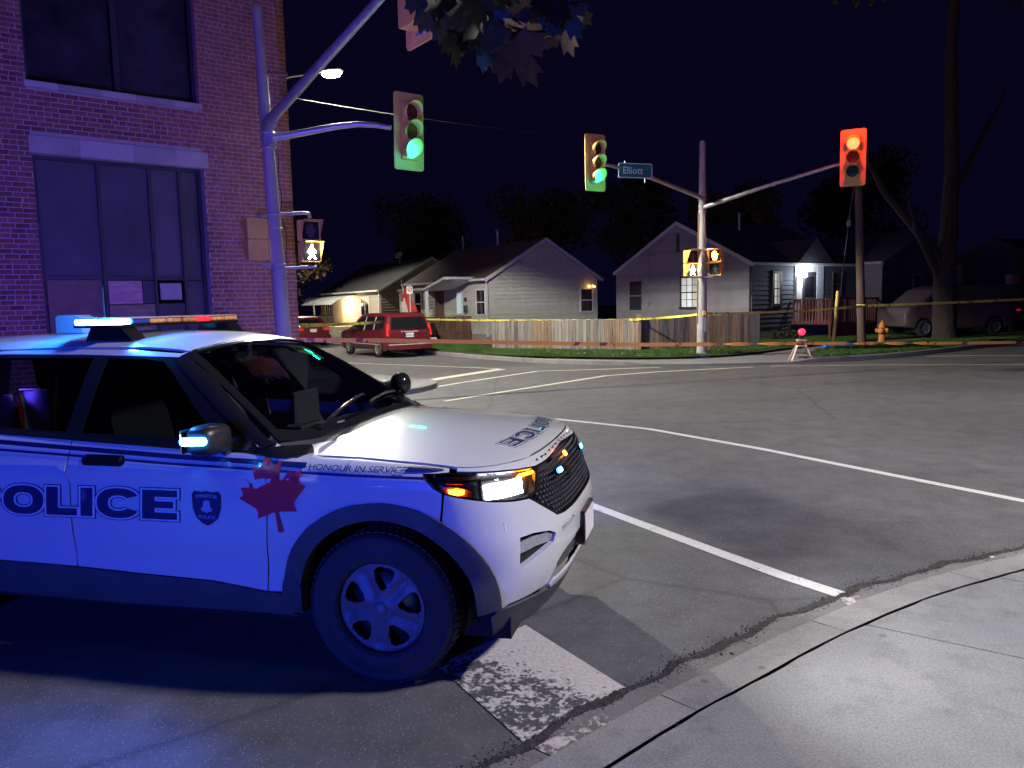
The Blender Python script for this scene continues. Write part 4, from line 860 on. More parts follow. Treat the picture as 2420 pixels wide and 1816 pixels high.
# barricade with red flasher
M_bar = mat('barricade_wood', (.72, .58, .40), .6, var=.12, scale=6)
bq = empty('barricade', V2(8.38, 22.2), R_(-4), 'small wooden A-frame barricade with red flasher at the corner ramp', 'barricade')
def beam(mb, a, b, w, t):
    a, b = Vector(a), Vector(b); d = (b - a).normalized(); M4 = Matrix.Translation(a) @ d.to_track_quat('Z', 'Y').to_matrix().to_4x4(); mb.box((-w / 2, -t / 2, 0), (w / 2, t / 2, (b - a).length), .003, M4)
for x0, x1, y in ((-.20, -.08, 0), (.24, .10, 0)):
    pass
for (x0, x1) in ((-.30, -.08), (.28, .06)):
    for sy in (-1, 1):
        q = MB(); beam(q, (x0, sy * .17, .05), (x1, sy * .04, .62), .055, .03); q.build('leg', M_bar, bq)
for sy in (-1, 1):
    q = MB(); beam(q, (-.25, sy * .15, .2), (.23, sy * .15, .2), .05, .025); q.build('brace', M_bar, bq)
    q = MB(); beam(q, (-.14, sy * .085, .46), (.12, sy * .085, .46), .09, .025); q.build('brace', M_bar, bq)
q = MB(); q.box((-.13, -.07, .60), (.13, .07, .66), .006); q.build('top_board', M_bar, bq)
q = MB(); q.box((-.06, -.04, .66), (.06, .04, .78), .01); q.build('battery_box', M_sigi, bq)
q = MB(); q.lathe([(0, .06), (.07, .045), (.10, .0), (.10, -.02), (.07, -.05), (0, -.055)], 18, face_mtx((0, -.02, .87), (-.25, -.97, 0))); q.build('flasher', glow('flasher_red', (1, .02, .06), 3.5), bq)
q = MB(); q.lathe([(.10, 0), (.115, .0), (.115, .03), (.1, .03)], 18, face_mtx((0, -.03, .87), (-.25, -.97, 0))); q.build('flasher_rim', M_sigi, bq)
# blue tray on the grass, small litter
q = MB(); q.box((-.5, -.12, 0), (.5, .12, .16), .04); bt = q.build('plastic_tray', mat('blue_plastic', (.02, .22, .75), .4, var=.1)); bt.location = (11.2, 26.4, lawn_z); bt.rotation_euler = (0, 0, R_(5)); tag(bt, 'bright blue plastic tray lying on the grass by the yellow guard', 'tray')
for x_, y_, s, lb in ((18.6, 29.9, .12, 'crumpled white paper on the bright grass behind the tree'), (15.7, 26.0, .05, 'small white scrap by the kerb under the tree'), (3.33, 5.22, .02, 'pale pebble in the near gutter at the right edge')):
    q = MB(); vv = [Vector((rnd.uniform(-1, 1), rnd.uniform(-1, 1), rnd.uniform(0, .8))) * s for i in range(12)]; bm = bmesh.new(); [bm.verts.new(p) for p in vv]; bmesh.ops.convex_hull(bm, input=bm.verts); me = bpy.data.meshes.new('litter'); bm.to_mesh(me); bm.free()
    tag(link('paper_litter' if s > .03 else 'pebble', me, M_wtrim), lb, 'litter'); bpy.data.objects[me.name if False else ('paper_litter' if s > .03 else 'pebble')]; COL.objects[-1].location = (x_, y_, lawn_z if s > .1 else .004)
# sign post with red and white signs at far right, yard sign, no parking sign
sp_ = empty('sign_post', V2(20.5, 31.6), 0, 'thin post with red and white signs at far right', 'sign')
q = MB(); q.box((-.025, -.025, 0), (.025, .025, 2.62)); q.build('post', M_frame, sp_)
for x_, m_ in ((-.17, mat('sign_pale', (.6, .3, .3), .5, var=.1)), (.14, mat('sign_red', (.45, .05, .06), .5, var=.1))):
    q = MB(); q.box((x_ - .13, -.06, 2.22), (x_ + .13, -.045, 2.6), .005); q.build('panel', m_, sp_)
ys = empty('yard_sign', V2(21.9, 32.3), 0, 'small plain yard sign at the right edge', 'sign'); q = MB(); q.box((-.05, -.02, .45), (.75, .02, .92), .005); q.build('panel', mat('sign_beige', (.5, .36, .3), .6, var=.1), ys)
q = MB(); q.tube([(.05, 0, .1), (.05, 0, .5)], .012, 6); q.tube([(.6, 0, .1), (.6, 0, .5)], .012, 6); q.build('stake', M_galv, ys)
nps = empty('parking_sign', V2(-4.7, 36.4), 0, 'white no parking sign on a thin post by the cream house', 'sign')
q = MB(); q.tube([(0, 0, 0), (0, 0, 2.85)], .03, 8); q.build('post', M_wtrim, nps)
q = MB(); q.prism(rrect(.30, .34, .03), 0, .012, face_mtx((0, -.05, 2.62), (.3, -.95, 0))); q.build('panel', M_refl, nps)
q = MB(); q.lathe([(.075, 0), (.105, 0), (.105, .004), (.075, .004), (.075, 0)], 24, face_mtx((.004, -.064, 2.65), (.3, -.95, 0))); M4 = face_mtx((.004, -.064, 2.65), (.3, -.95, 0)) @ Matrix.Rotation(R_(45), 4, 'Z'); q.box((-.09, -.014, .001), (.09, .014, .004), 0, M4); q.build('symbol', mat('sign_crimson', (.55, .03, .03), .5, var=0), nps)
q = MB(); q.prism(rrect(.2, .4, .02), 0, .012, face_mtx((0, -.05, 1.15), (.3, -.95, 0))); q.build('panel', mat('sign_orange', (.75, .3, .2), .5, var=.1), nps)
# flag on the porch of the cream house
fg = empty('flag', C2 + XD * 4.9 - B_ * 1.9, 0, 'red and white flag hanging from the porch of the cream house', 'flag')
q = MB(); q.tube([(0, 0, 2.2), (-.25, -.5, 3.15)], .018, 6); q.lathe([(0, .06), (.05, 0), (0, -.06)], 8, Matrix.Translation((-.25, -.5, 3.18))); q.build('staff', M_wtrim, fg)
fv = []; 
for i in range(9):
    for j in range(7):
        t = i / 8; s = j / 6; w = .10 + .9 * min(1, t * 1.3); fv.append((-.24 + w * (s) * .75 + .04 * math.sin(i * .9), -.5 + .05 * math.sin(j * 2.2 + i * .5) + .25 * s * t, 3.1 - 1.55 * t - .12 * s))
def fquads(j0, j1): return [(i * 7 + j, i * 7 + j + 1, i * 7 + j + 8, i * 7 + j + 7) for i in range(8) for j in range(j0, j1)]
M_flagr = mat('flag_red', (.6, .05, .04), .7, var=.1); M_flagw = mat('flag_white', (.75, .68, .6), .7, var=.05)
for nm, a, b, m_ in (('flag_band', 0, 2, M_flagw), ('flag_band', 2, 6, M_flagr)): mesh(nm, fv, fquads(a, b), m_, fg, True)
q = MB(); q.v = [(x_ , y_ - .012, z_) for x_, y_, z_ in fv]; q.f = [t for t in fquads(0, 2)][5:9]; q.sm = [True] * 4; q.build('flag_emblem', M_flagr, fg)
# covered barbecue and clutter before the porch
bbq = empty('covered_barbecue', C2 + XD * 1.6 - B_ * 2.6, RX, 'black covered barbecue in front of the cream house deck', 'barbecue')
q = MB(); q.prism([(-.5, .12), (.5, .12), (.55, .7), (.42, 1.0), (-.3, 1.05), (-.5, .75)], -.3, .3, Matrix.Rotation(R_(90), 4, 'X')); q.build('cover', mat('black_vinyl', (.015, .015, .018), .45, var=.1), bbq)
q = MB(); q.tube([(-.62, -.2, .25), (-.62, .2, .25)], .13, 12); q.build('wheel', M_whb, bbq)
for i, (s, o_, r, lb) in enumerate(((4.6, 2.6, .34, 'large brown boulder by the deck of the cream house'), (4.0, 2.5, .22, 'small brown boulder beside the larger one'), (2.6, 2.5, .2, 'pale stone next to the covered barbecue'))):
    me = bpy.data.meshes.new('boulder'); bm = bmesh.new(); bmesh.ops.create_icosphere(bm, subdivisions=2, radius=r)
    for v_ in bm.verts: v_.co *= rnd.uniform(.82, 1.12); v_.co.z *= .8
    bm.to_mesh(me); bm.free(); ob = link('boulder', me, (M_found, M_whb)[i == 2]); ob.location = C2 + XD * s - B_ * o_ + Vector((0, 0, .12 + r * .5)); tag(ob, lb, 'rock')
bin_ = MB(); bin_.prism([(-.28, .12), (.28, .12), (.33, 1.05), (-.33, 1.05)], -.3, .3, Matrix.Rotation(R_(90), 4, 'X')); bin_.box((-.36, -.34, 1.05), (.36, .34, 1.12), .02); bo = bin_.build('wheelie_bin', mat('bin_blue', (.02, .05, .2), .5, var=.1)); bo.location = C2 + XD * 6.9 - B_ * 1.6; bo.rotation_euler = (0, 0, RX); tag(bo, 'dark blue wheeled bin beside the cream house porch', 'bin')

# ------------------------------------------------------------------ barrier tape
def tapemat(name, c, d, sc, lo=.52):
    m = bpy.data.materials.new(name); m.use_nodes = True; n = m.node_tree.nodes; lk = m.node_tree.links; b = n['Principled BSDF']; tc = n.new('ShaderNodeTexCoord')
    w = n.new('ShaderNodeTexNoise'); w.noise_dimensions = '1D'; w.inputs['Scale'].default_value = sc; sx = n.new('ShaderNodeSeparateXYZ'); lk.new(tc.outputs['UV'], sx.inputs[0]); lk.new(sx.outputs[0], w.inputs['W'])
    w2 = n.new('ShaderNodeTexNoise'); w2.inputs['Scale'].default_value = 9; lk.new(tc.outputs['UV'], w2.inputs[0])
    a = n.new('ShaderNodeMath'); a.operation = 'GREATER_THAN'; a.inputs[1].default_value = lo; lk.new(w.outputs[0], a.inputs[0])
    a2 = n.new('ShaderNodeMath'); a2.operation = 'GREATER_THAN'; a2.inputs[1].default_value = .46; lk.new(w2.outputs[0], a2.inputs[0])
    mu = n.new('ShaderNodeMath'); mu.operation = 'MULTIPLY'; lk.new(a.outputs[0], mu.inputs[0]); lk.new(a2.outputs[0], mu.inputs[1])
    x = n.new('ShaderNodeMix'); x.data_type = 'RGBA'; x.inputs[6].default_value = (*c, 1); x.inputs[7].default_value = (*d, 1); lk.new(mu.outputs[0], x.inputs[0]); lk.new(x.outputs[2], b.inputs['Base Color']); b.inputs['Roughness'].default_value = .35
    return m
M_ty = tapemat('yellow_tape', (.95, .80, .14), (.40, .33, .07), 2.0, .58); M_to = tapemat('orange_tape', (1.0, .42, .10), (.30, .08, .05), 1.1, .60)
def ribbon(name, pts, w, m, parent, twist=None, sag=0.0, n=40):
    v = []; uv = []; s = 0; last = None; P = []
    for a, b in zip(pts, pts[1:]):
        a, b = Vector(a), Vector(b)
        for i in range(n): t = i / n; P.append(a.lerp(b, t) - Vector((0, 0, sag * 4 * t * (1 - t))))
    P.append(Vector(pts[-1])); f = []
    for i, p in enumerate(P):
        if last is not None: s += (p - last).length
        last = p; d = (P[min(i + 1, len(P) - 1)] - P[max(0, i - 1)]).normalized(); side = d.cross(Vector((0, 0, 1))).normalized(); a = twist(i / len(P), s) if twist else .15 * math.sin(s * .7); h = Vector((0, 0, 1)) * math.cos(a) + side * math.sin(a)
        v += [p - h * w / 2, p + h * w / 2]; uv += [(s, 0), (s, w)]
    f = [(2 * i, 2 * i + 2, 2 * i + 3, 2 * i + 1) for i in range(len(P) - 1)]
    o = mesh(name, v, f, m, parent, True); ul = o.data.uv_layers.new(name='u')
    for lp in o.data.loops: ul.data[lp.index].uv = uv[lp.vertex_index]
    return o
ty = empty('barrier_tape', (0, 0, 0), 0, 'yellow barrier tape strung from the building to the far poles', 'tape')
zt = lambda px, py, Y: tuple((lambda d: Vector((0, 0, CAM_H)) + d * (Y / d.y))(fw + rt * ((px - 1210) / 1818) + up * ((908 - py) / 1818)))
ribbon('tape_length', [tuple(WC + Wn * .05 + Vector((0, 0, 1.48))), (-4.7, 36.2, 1.30)], .09, M_ty, ty, None, .06)
ribbon('tape_length', [(-4.7, 36.2, 1.28), (4.47, 26.86, 1.22)], .075, M_ty, ty, None, .05)
ribbon('tape_length', [(4.47, 26.86, 1.24), (5.95, 24.42, 1.40)], .075, M_ty, ty, lambda t, s: .6 * math.sin(s * 2), .02)
ribbon('tape_length', [(6.2, 24.4, 1.42), (12.0, 26.33, 1.52)], .075, M_ty, ty, lambda t, s: .3 * math.sin(s), .06)
ribbon('tape_length', [(12.2, 26.35, 1.53), (21.5, 27.6, 1.72), (30, 28.7, 1.9)], .085, M_ty, ty, None, .03)
q = MB(); q.lathe([(.165, 1.50), (.172, 1.50), (.172, 1.58), (.165, 1.58)], 16, Matrix.Translation((12.06, 26.5, 0))); q.build('tape_knot', M_ty, ty)
q = MB(); q.box((4.41, 26.89, 1.2), (4.57, 27.05, 1.28), .004); q.build('tape_knot', M_ty, ty)
to = empty('barrier_tape', (0, 0, 0), 0, 'orange and black barrier tape sagging low across the junction', 'tape')
def tw(t, s): return (.25 * math.sin(s * .4) if s < 9.6 else (3.3 * s if (s < 11.8 or 13.6 < s < 16.2 or 19.4 < s < 22.4) else .4))
op = [(-4.45, 15.42, 1.18), (-1.2, 16.6, .98), (1.5, 17.4, .86), (4.2, 18.2, .78), (7.0, 19.0, .72), (10.2, 19.8, .66), (13.5, 20.6, .60), (18, 21.7, .62)]
opx = [zt(x_, y_, Y) for x_, y_, Y in ((690, 804, 15.45), (900, 805, 16.0), (1100, 808, 16.6), (1300, 812, 17.2), (1500, 815, 17.8), (1700, 814, 18.5), (1900, 812, 19.2), (2100, 812, 20.0), (2300, 811, 20.9), (2700, 806, 22.5))]
ribbon('tape_length', opx, .088, M_to, to, tw, 0, 30)
q = MB(); q.lathe([(.155, 1.14), (.163, 1.14), (.163, 1.26), (.155, 1.26)], 18, Matrix.Translation((-4.655, 15.5, 0))); q.build('tape_knot', M_to, to)
tbq = empty('tape_stake', tuple(Vector(opx[-1]) * Vector((1, 1, 0))) if False else (opx[-1][0], opx[-1][1], 0), 0, 'thin steel stake holding the orange tape right of view', 'stake'); q = MB(); q.tube([(0, .02, 0), (0, .02, opx[-1][2] + .1)], .02, 8); q.build('rod', M_galv, tbq)

# ------------------------------------------------------------------ trees
M_bark = mat('tree_bark', (.055, .038, .034), .95, var=.3, scale=4, stretch=(5, 5, 1), bump=.8, bscale=12)
def leaf_crown(name, parent, centers, n, size, m, seed, squash=.85):
    rg = np.random.default_rng(seed); V = []; k = len(centers); per = n // k
    for (c, r) in centers:
        d = rg.normal(size=(per, 3)); d /= np.linalg.norm(d, axis=1, keepdims=True); rr = r * rg.random(per) ** .45; p = np.array(c) + d * rr[:, None] * np.array([1, 1, squash])
        a = rg.normal(size=(per, 3)); a /= np.linalg.norm(a, axis=1, keepdims=True); b = np.cross(a, rg.normal(size=(per, 3))); b /= np.linalg.norm(b, axis=1, keepdims=True); s = (size * rg.uniform(.5, 1.3, per))[:, None]
        V.append(np.stack([p - a * s, p - b * s * .55, p + a * s, p + b * s * .55], 1))
    V = np.concatenate(V); N = len(V); me = bpy.data.meshes.new(name); me.vertices.add(4 * N); me.vertices.foreach_set('co', V.ravel()); me.loops.add(4 * N); me.loops.foreach_set('vertex_index', np.arange(4 * N)); me.polygons.add(N); me.polygons.foreach_set('loop_start', np.arange(0, 4 * N, 4)); me.update()
    return link(name, me, m, parent)
M_lf = mat('leaf_green', (.05, .075, .025), .7, var=.35, scale=.8, spec=.3); M_lf2 = mat('leaf_autumn', (.14, .085, .03), .7, var=.4, scale=.8, spec=.3)
def tree(name, label, p, limbs, crown, n, size, m, seed, group=None):
    o = empty(name, p, 0, label, 'tree', group); q = MB()
    tp = [Vector(p) for p in limbs[0][0]]; fine_p = []; fine_r = []
    for a_, b_, ra, rb in zip(tp, tp[1:], limbs[0][1], limbs[0][1][1:]):
        k_ = max(2, int((b_ - a_).length / .12)); fine_p += [a_.lerp(b_, t / k_) for t in range(k_)]; fine_r += [ra + (rb - ra) * t / k_ for t in range(k_)]
    q.tube(fine_p + [tp[-1]], fine_r + [limbs[0][1][-1]], 26)
    q.v = [tuple(Vector(v_) + Vector((math.sin(i_ % 26 * 2.9 + v_[2] * 1.3), math.cos(i_ % 26 * 2.3 + v_[2] * 1.7), 0)) * .022 + Vector((rnd.gauss(0, .006), rnd.gauss(0, .006), 0))) for i_, v_ in enumerate(q.v)]; q.build('trunk', M_bark, o)
    for pts, r in limbs[1:]: q = MB(); q.tube(pts, r, 10); q.build('limb', M_bark, o)
    if crown: leaf_crown('crown', o, crown, n, size, m, seed)
    return o
# tree on the right verge
tree('shade_tree', 'forked dark tree on the bright grass verge at right', V2(16.73, 29.65),
     [([(0, 0, .05), (-.03, 0, .35), (-.06, 0, 1.2), (-.1, 0, 2.7), (.0, 0, 4.2), (.05, 0, 6.5), (-.1, .1, 11), (.3, .3, 16)], [.52, .43, .40, .38, .30, .24, .19, .06]),
      ([(-.1, 0, 2.5), (-.38, 0, 3.2), (-.8, .1, 3.9), (-1.5, .1, 4.7), (-2.3, .4, 5.8), (-3.2, .8, 7.8)], [.26, .24, .20, .16, .13, .05]),
      ([(-.12, 0, 2.3), (-.6, -.1, 3.0), (-1.3, -.2, 4.2), (-1.8, -.4, 5.6)], [.2, .15, .11, .04]),
      ([(.05, 0, 5.5), (1.2, .3, 7.5), (2.2, .4, 9.5)], [.16, .12, .04])],
     [((0, .5, 16.5), 3.2), ((-2.8, 1, 15), 2.4), ((2.6, .8, 15.5), 2.6), ((3, 0, 14), 1.8)], 6000, .13, M_lf, 11)
bgt = [(-17.5, 62, 9, 4.2), (-8, 70, 11, 5.0), (2.5, 62, 11, 4.6), (7.5, 52, 10, 3.8), (13.5, 47, 8.5, 2.8), (26, 58, 12, 5)]
blb = ['dark tree behind the awning house near the brick corner', 'dark tree rising above the roof of the awning house', 'large dark tree behind the cream house', 'dark tree in the gap between cream and grey houses', 'small tree with gleaming leaves behind the corner house', 'large dark tree behind the dark house']
for i, (x_, y_, h_, r_) in enumerate(bgt):
    tree('garden_tree', blb[i], V2(x_, y_), [([(0, 0, 0), (.1, 0, h_ * .3), (0, .1, h_ * .6), (.2, 0, h_ * .9)], [.35, .28, .18, .05]), ([(0, 0, h_ * .35), (r_ * .4, 0, h_ * .6)], [.15, .04]), ([(0, 0, h_ * .4), (-r_ * .4, .2, h_ * .65)], [.15, .04])],
         [((rnd.uniform(-.5, .5) * r_, rnd.uniform(-.3, .3) * r_, h_ * rnd.uniform(.55, .92)), r_ * rnd.uniform(.35, .6)) for k in range(9)], 6000, .2, M_lf if i % 2 else M_lf2, 20 + i, 'garden trees behind the houses')
# shrubs by the brick corner, in the street-lamp glare
for i, (x_, y_, r_, lb) in enumerate(((-14.2, 47, 2.6, 'pale leafy shrub glowing beyond the brick corner'),)):
    o = empty('shrub', V2(x_, y_), 0, lb, 'shrub'); q = MB()
    for k in range(5): q.tube([(0, 0, 0), (rnd.uniform(-.6, .6), rnd.uniform(-.6, .6), 2.2)], [.06, .02], 6)
    q.build('stem', M_bark, o); leaf_crown('foliage', o, [((rnd.uniform(-.5, .5) * r_, rnd.uniform(-.5, .5) * r_, rnd.uniform(1.5, 5.5)), r_ * .5) for k in range(8)], 5000, .12, mat('shrub_leaf', (.014, .02, .012), .7, var=.35, scale=.8, spec=.2), 40 + i)
for s, o_, lb in ((1.6, .9, 'ragged low plant by the corner house wall'),):
    o = empty('plant', C3 + B_ * 1.5 + A_ * .7, 0, lb, 'plant'); leaf_crown('foliage', o, [((0, 0, .3), .35), ((.5, .1, .25), .3), ((-.5, 0, .25), .3)], 500, .06, M_lf, 77); q = MB(); q.tube([(0, 0, 0), (.05, 0, .6)], .02, 6); q.build('stem', M_bark, o)
# maple branch overhead: each leaf its own piece
MAPLE = [(0, 1.0), (.10, .80), (.21, .86), (.17, .50), (.31, .66), (.36, .57), (.52, .60), (.47, .45), (.54, .38), (.31, .20), (.36, .11), (.02, .16), (.02, -.22)]
MAPLE = MAPLE + [(-x_, y_) for x_, y_ in reversed(MAPLE[1:])]
mt = empty('maple_tree', V2(1.9, -2.6), 0, 'maple tree whose low leafy branch hangs into the top of view', 'tree')
q = MB(); q.tube([(0, 0, 0), (0, 0, 1.5), (-.1, .2, 3.0), (-.2, .3, 5.5), (0, .3, 8)], [.24, .19, .16, .12, .05], 12); q.build('trunk', M_bark, mt)
tips = []
q = MB(); br = [(-.1, .2, 2.9), (-.7, 1.6, 3.35), (-1.3, 3.0, 3.40), (-1.75, 4.1, 3.28), (-2.2, 4.7, 3.05)]; q.tube([Vector(p) for p in br], [.06, .045, .03, .018, .006], 8)
q.tube([Vector((-1.5, 3.5, 3.36)), Vector((-1.55, 4.3, 3.22)), Vector((-1.35, 4.8, 3.0))], [.02, .012, .004], 6); q.build('branch', M_bark, mt)
M_mp = [mat('maple_leaf_green', (.045, .04, .02), .5, var=.3, scale=9), mat('maple_leaf_brown', (.07, .03, .022), .55, var=.35, scale=9), mat('maple_leaf_olive', (.06, .05, .025), .5, var=.3, scale=9)]
vv, F, bd = tri2d(MAPLE, step=.2); me_l = []
for k in range(4):
    cv = [(x_, y_, .10 * math.sin(x_ * 3 + k) * (1 - .3 * k) + .16 * abs(x_) * (1 if k % 2 else -1) - .1 * y_ * y_) for x_, y_ in vv]; me = bpy.data.meshes.new('leaf'); me.from_pydata(cv, [], [tuple(t) for t in F]); me.polygons.foreach_set('use_smooth', [True] * len(me.polygons)); me_l.append(me)
for me in me_l: me.materials.append(M_mp[1])
def put_leaf(w, size, seed):
    g = random.Random(seed); me = me_l[g.randrange(4)]; o = bpy.data.objects.new('leaf', me); COL.objects.link(o); o.parent = mt; o.location = Vector(w) - Vector((1.9, -2.6, 0)); o.scale = (size,) * 3
    o.rotation_euler = (R_(-90 + g.uniform(-45, 45)), R_(g.uniform(-35, 35)), R_(180 + g.uniform(-50, 50)))
    o.material_slots[0].link = 'OBJECT'; o.material_slots[0].material = M_mp[g.choice((0, 1, 1, 2))]
k = 0
for px_, py_, Y_ in [(1025 + 26 * (i % 13) + rnd.uniform(-16, 16), -70 + 24 * (i // 13) + rnd.uniform(-14, 14), 1.95 + rnd.random() * .55) for i in range(104)]:
    lim = 128 - abs(px_ - 1165) * .40 if px_ < 1260 else 66
    if py_ > lim - 28: continue
    put_leaf(zt(px_, py_ - 34, Y_), rnd.uniform(.10, .15), k); k += 1
for px_, py_, Y_, s in ((1192, 92, 1.95, .15), (1130, 84, 2.0, .13), (1078, 74, 2.05, .11), (1318, 40, 2.0, .12), (1250, 60, 2.05, .13), (1095, 95, 2.1, .09)): put_leaf(zt(px_, py_ - 14, Y_), s, 900 + px_)
# overhead wires between the poles, with glinting frost of lamp light
for i, (a, b, lb) in enumerate((((-6.9, 22.6, 8.0), (11.8, 26.4, 6.9), 'thin overhead cable from the street lamp to the wooden pole'), ((-14.6, 40.0, 8.0), (-6.9, 22.6, 7.8), 'thin overhead cable running behind the lit street lamp'))):
    q = MB(); a, b = Vector(a), Vector(b); q.tube([a.lerp(b, t / 10) - Vector((0, 0, .5 * 4 * t / 10 * (1 - t / 10))) for t in range(11)], .006, 5); tag(q.build('overhead_cable', M_sigi), lb, 'cable')
def smax(a,b,k):
    h=np.minimum(np.maximum(.5+.5*(a-b)/k,0),1); return b*(1-h)+a*h+k*h*(1-h)
def smin(a,b,k): return -smax(-a,-b,k)
_LUT={}
def itp(x,xs,ys):
    """smoothed piecewise-linear curve, tabulated once"""
    k=(tuple(xs),tuple(ys))
    if k not in _LUT:
        g=np.linspace(xs[0]-.2,xs[-1]+.2,1600); w=.05
        _LUT[k]=(xs[0]-.2,1599/(xs[-1]-xs[0]+.4),(np.interp(g-w,xs,ys)+np.interp(g-w/2,xs,ys)+2*np.interp(g,xs,ys)+np.interp(g+w/2,xs,ys)+np.interp(g+w,xs,ys))/6.)
    o,sc,t=_LUT[k]; u=np.minimum(np.maximum((x-o)*sc,0),1598.); i=u.astype(int); return t[i]+(t[i+1]-t[i])*(u-i)
def car_F(p):
    """signed field of the whole body form (negative inside), p (n,3): x forward of front axle, y left, z up"""
    x=p[:,0];y=np.abs(p[:,1]);z=p[:,2]
    # body side half width
    ys=itp(z,[.15,.28,.45,.52,.585,.64,.78,.95,1.02,1.06,1.10,1.25],[.90,.945,.976,.964,.966,.984,.992,.984,.982,.972,.962,.935])
    ys=ys+itp(x,[-4.2,-3.6,-2.6,-1.2,-.6,-.1,.35,.7],[-.07,-.03,0,-.012,-.008,.008,.0,-.05])
    side=y-ys
    xf=itp(z,[.18,.30,.40,.52,.62,.74,.80,.88,.98,1.06,1.16],[.69,.76,.815,.855,.865,.865,.838,.828,.788,.738,.62])
    front=x-(xf-.135*(y/.75)**3.15)
    rear=(-4.10+.06*(y/.8)**2+.10*np.clip(z-1.0,0,1)-x)
    zc=itp(x,[-4.2,-2.2,-.9,-.45,-.1,.27,.5,.66,.80],[1.27,1.205,1.15,1.20,1.195,1.17,1.145,1.11,1.05])
    top=z-(zc-.075*(y/.85)**2*itp(x,[-.9,-.5],[0,1]))
    bot=.24-z
    L=smax(smax(side,front,.12),rear,.12)
    L=smax(L,top*.985,.05)
    L=smax(L,bot,.03)
    # greenhouse
    yg=.945-.46*(z-1.16)-.28*np.clip(z-1.16,0,1)**2+itp(x,[-4.2,-2.5,-1.2,-.4],[-.10,-.01,0,-.02])
    gs=(y-yg)*.88
    zr=itp(x,[-4.2,-3.6,-2.8,-2.0,-1.5,-1.15,-.8],[1.60,1.675,1.72,1.735,1.718,1.672,1.58])
    roof=z-(zr-.055*(y/.65)**2)
    ws=((z-1.20)-.575*((-.36-.17*(y/.80)**2)-x))*.867
    rw=(-3.95+.62*(z-1.15)-x)*.85
    G=smax(smax(gs,roof,.09),rw,.10)
    G=smax(G,ws,.045)
    G=smax(G,1.0-z,.02)
    return smin(L,G,.035)
def car_N(p,e=1e-4):
    g=np.stack([car_F(p+np.eye(3)[i]*e)-car_F(p-np.eye(3)[i]*e) for i in range(3)],1)
    return g/np.maximum(np.linalg.norm(g,axis=1,keepdims=True),1e-9)
def cast(o,d,tmax=4.0,n=0):
    """first surface hit along rays o+t d (outside->inside): march, then bisect"""
    o=np.asarray(o,float);d=np.asarray(d,float);m=len(o);t=np.zeros(m);lo=np.zeros(m);done=np.zeros(m,bool)
    for _ in range(70):
        f=car_F(o+d*t[:,None]); new=f<0; done|=new
        if (done|(t>tmax)).all(): break
        lo=np.where(done,lo,t); t=np.where(done,t,t+np.maximum(f*.75,.006))
    hi=np.where(done,t,np.minimum(t,tmax))
    for _ in range(16):
        mid=(lo+hi)/2;ins=car_F(o+d*mid[:,None])<0
        hi=np.where(ins,mid,hi);lo=np.where(ins,lo,mid)
    return o+d*hi[:,None],done
# ------------------------------------------------------------------ police car
CAR_TH = R_(14.37)
car = empty('police_car', (-.434, 4.537, 0), -CAR_TH, 'white police SUV with blue flashing lights parked across the stop line', 'car')
M_white = mat('white_car_paint', (.54, .54, .55), .28, var=0, coat=.9, spec=.5)
M_blk = mat('gloss_black', (.012, .012, .014), .12, var=0, spec=.6)
M_clad = mat('black_cladding', (.035, .035, .038), .62, var=.25, scale=5, bump=.15, bscale=160, col2=(.075, .07, .07))
M_rub = mat('tyre_rubber', (.022, .022, .023), .75, var=.25, scale=4, bump=.2, bscale=60, col2=(.045, .042, .04))
M_liner = mat('liner_black', (.008, .008, .009), .9, var=0)
M_navy = mat('livery_navy', (.012, .018, .085), .35, var=0, coat=.3)
M_redl = mat('livery_red', (.62, .02, .05), .35, var=0, coat=.3)
M_wtxt = mat('livery_white', (.68, .68, .70), .35, var=0, coat=.3)
M_intr = mat('cabin_black', (.02, .02, .022), .7, var=.2, scale=4)
G_ws = glassmat('windscreen_glass', (.85, .95, .95), .82, .01); G_side = glassmat('privacy_glass', (.45, .5, .6), .30, .01)
G_lens = glassmat('lamp_cover', (1, 1, 1), .95, .02)
def project(P2, kind, s=-1):
    n = len(P2)
    if kind == 'side': o = np.stack([P2[:, 0], np.full(n, 2.0 * s), P2[:, 1]], 1); d = np.tile([0, -s, 0.], (n, 1))
    elif kind == 'top': o = np.stack([P2[:, 0], P2[:, 1], np.full(n, 2.3)], 1); d = np.tile([0, 0, -1.], (n, 1))
    else:
        a = np.radians(P2[:, 0] / .0157); o = np.stack([np.cos(a) * 2.2, np.sin(a) * 2.2, P2[:, 1]], 1); d = np.stack([-np.cos(a), -np.sin(a), np.zeros(n)], 1)
    p, ok = cast(o, d, 3.0, 140); return p, ok
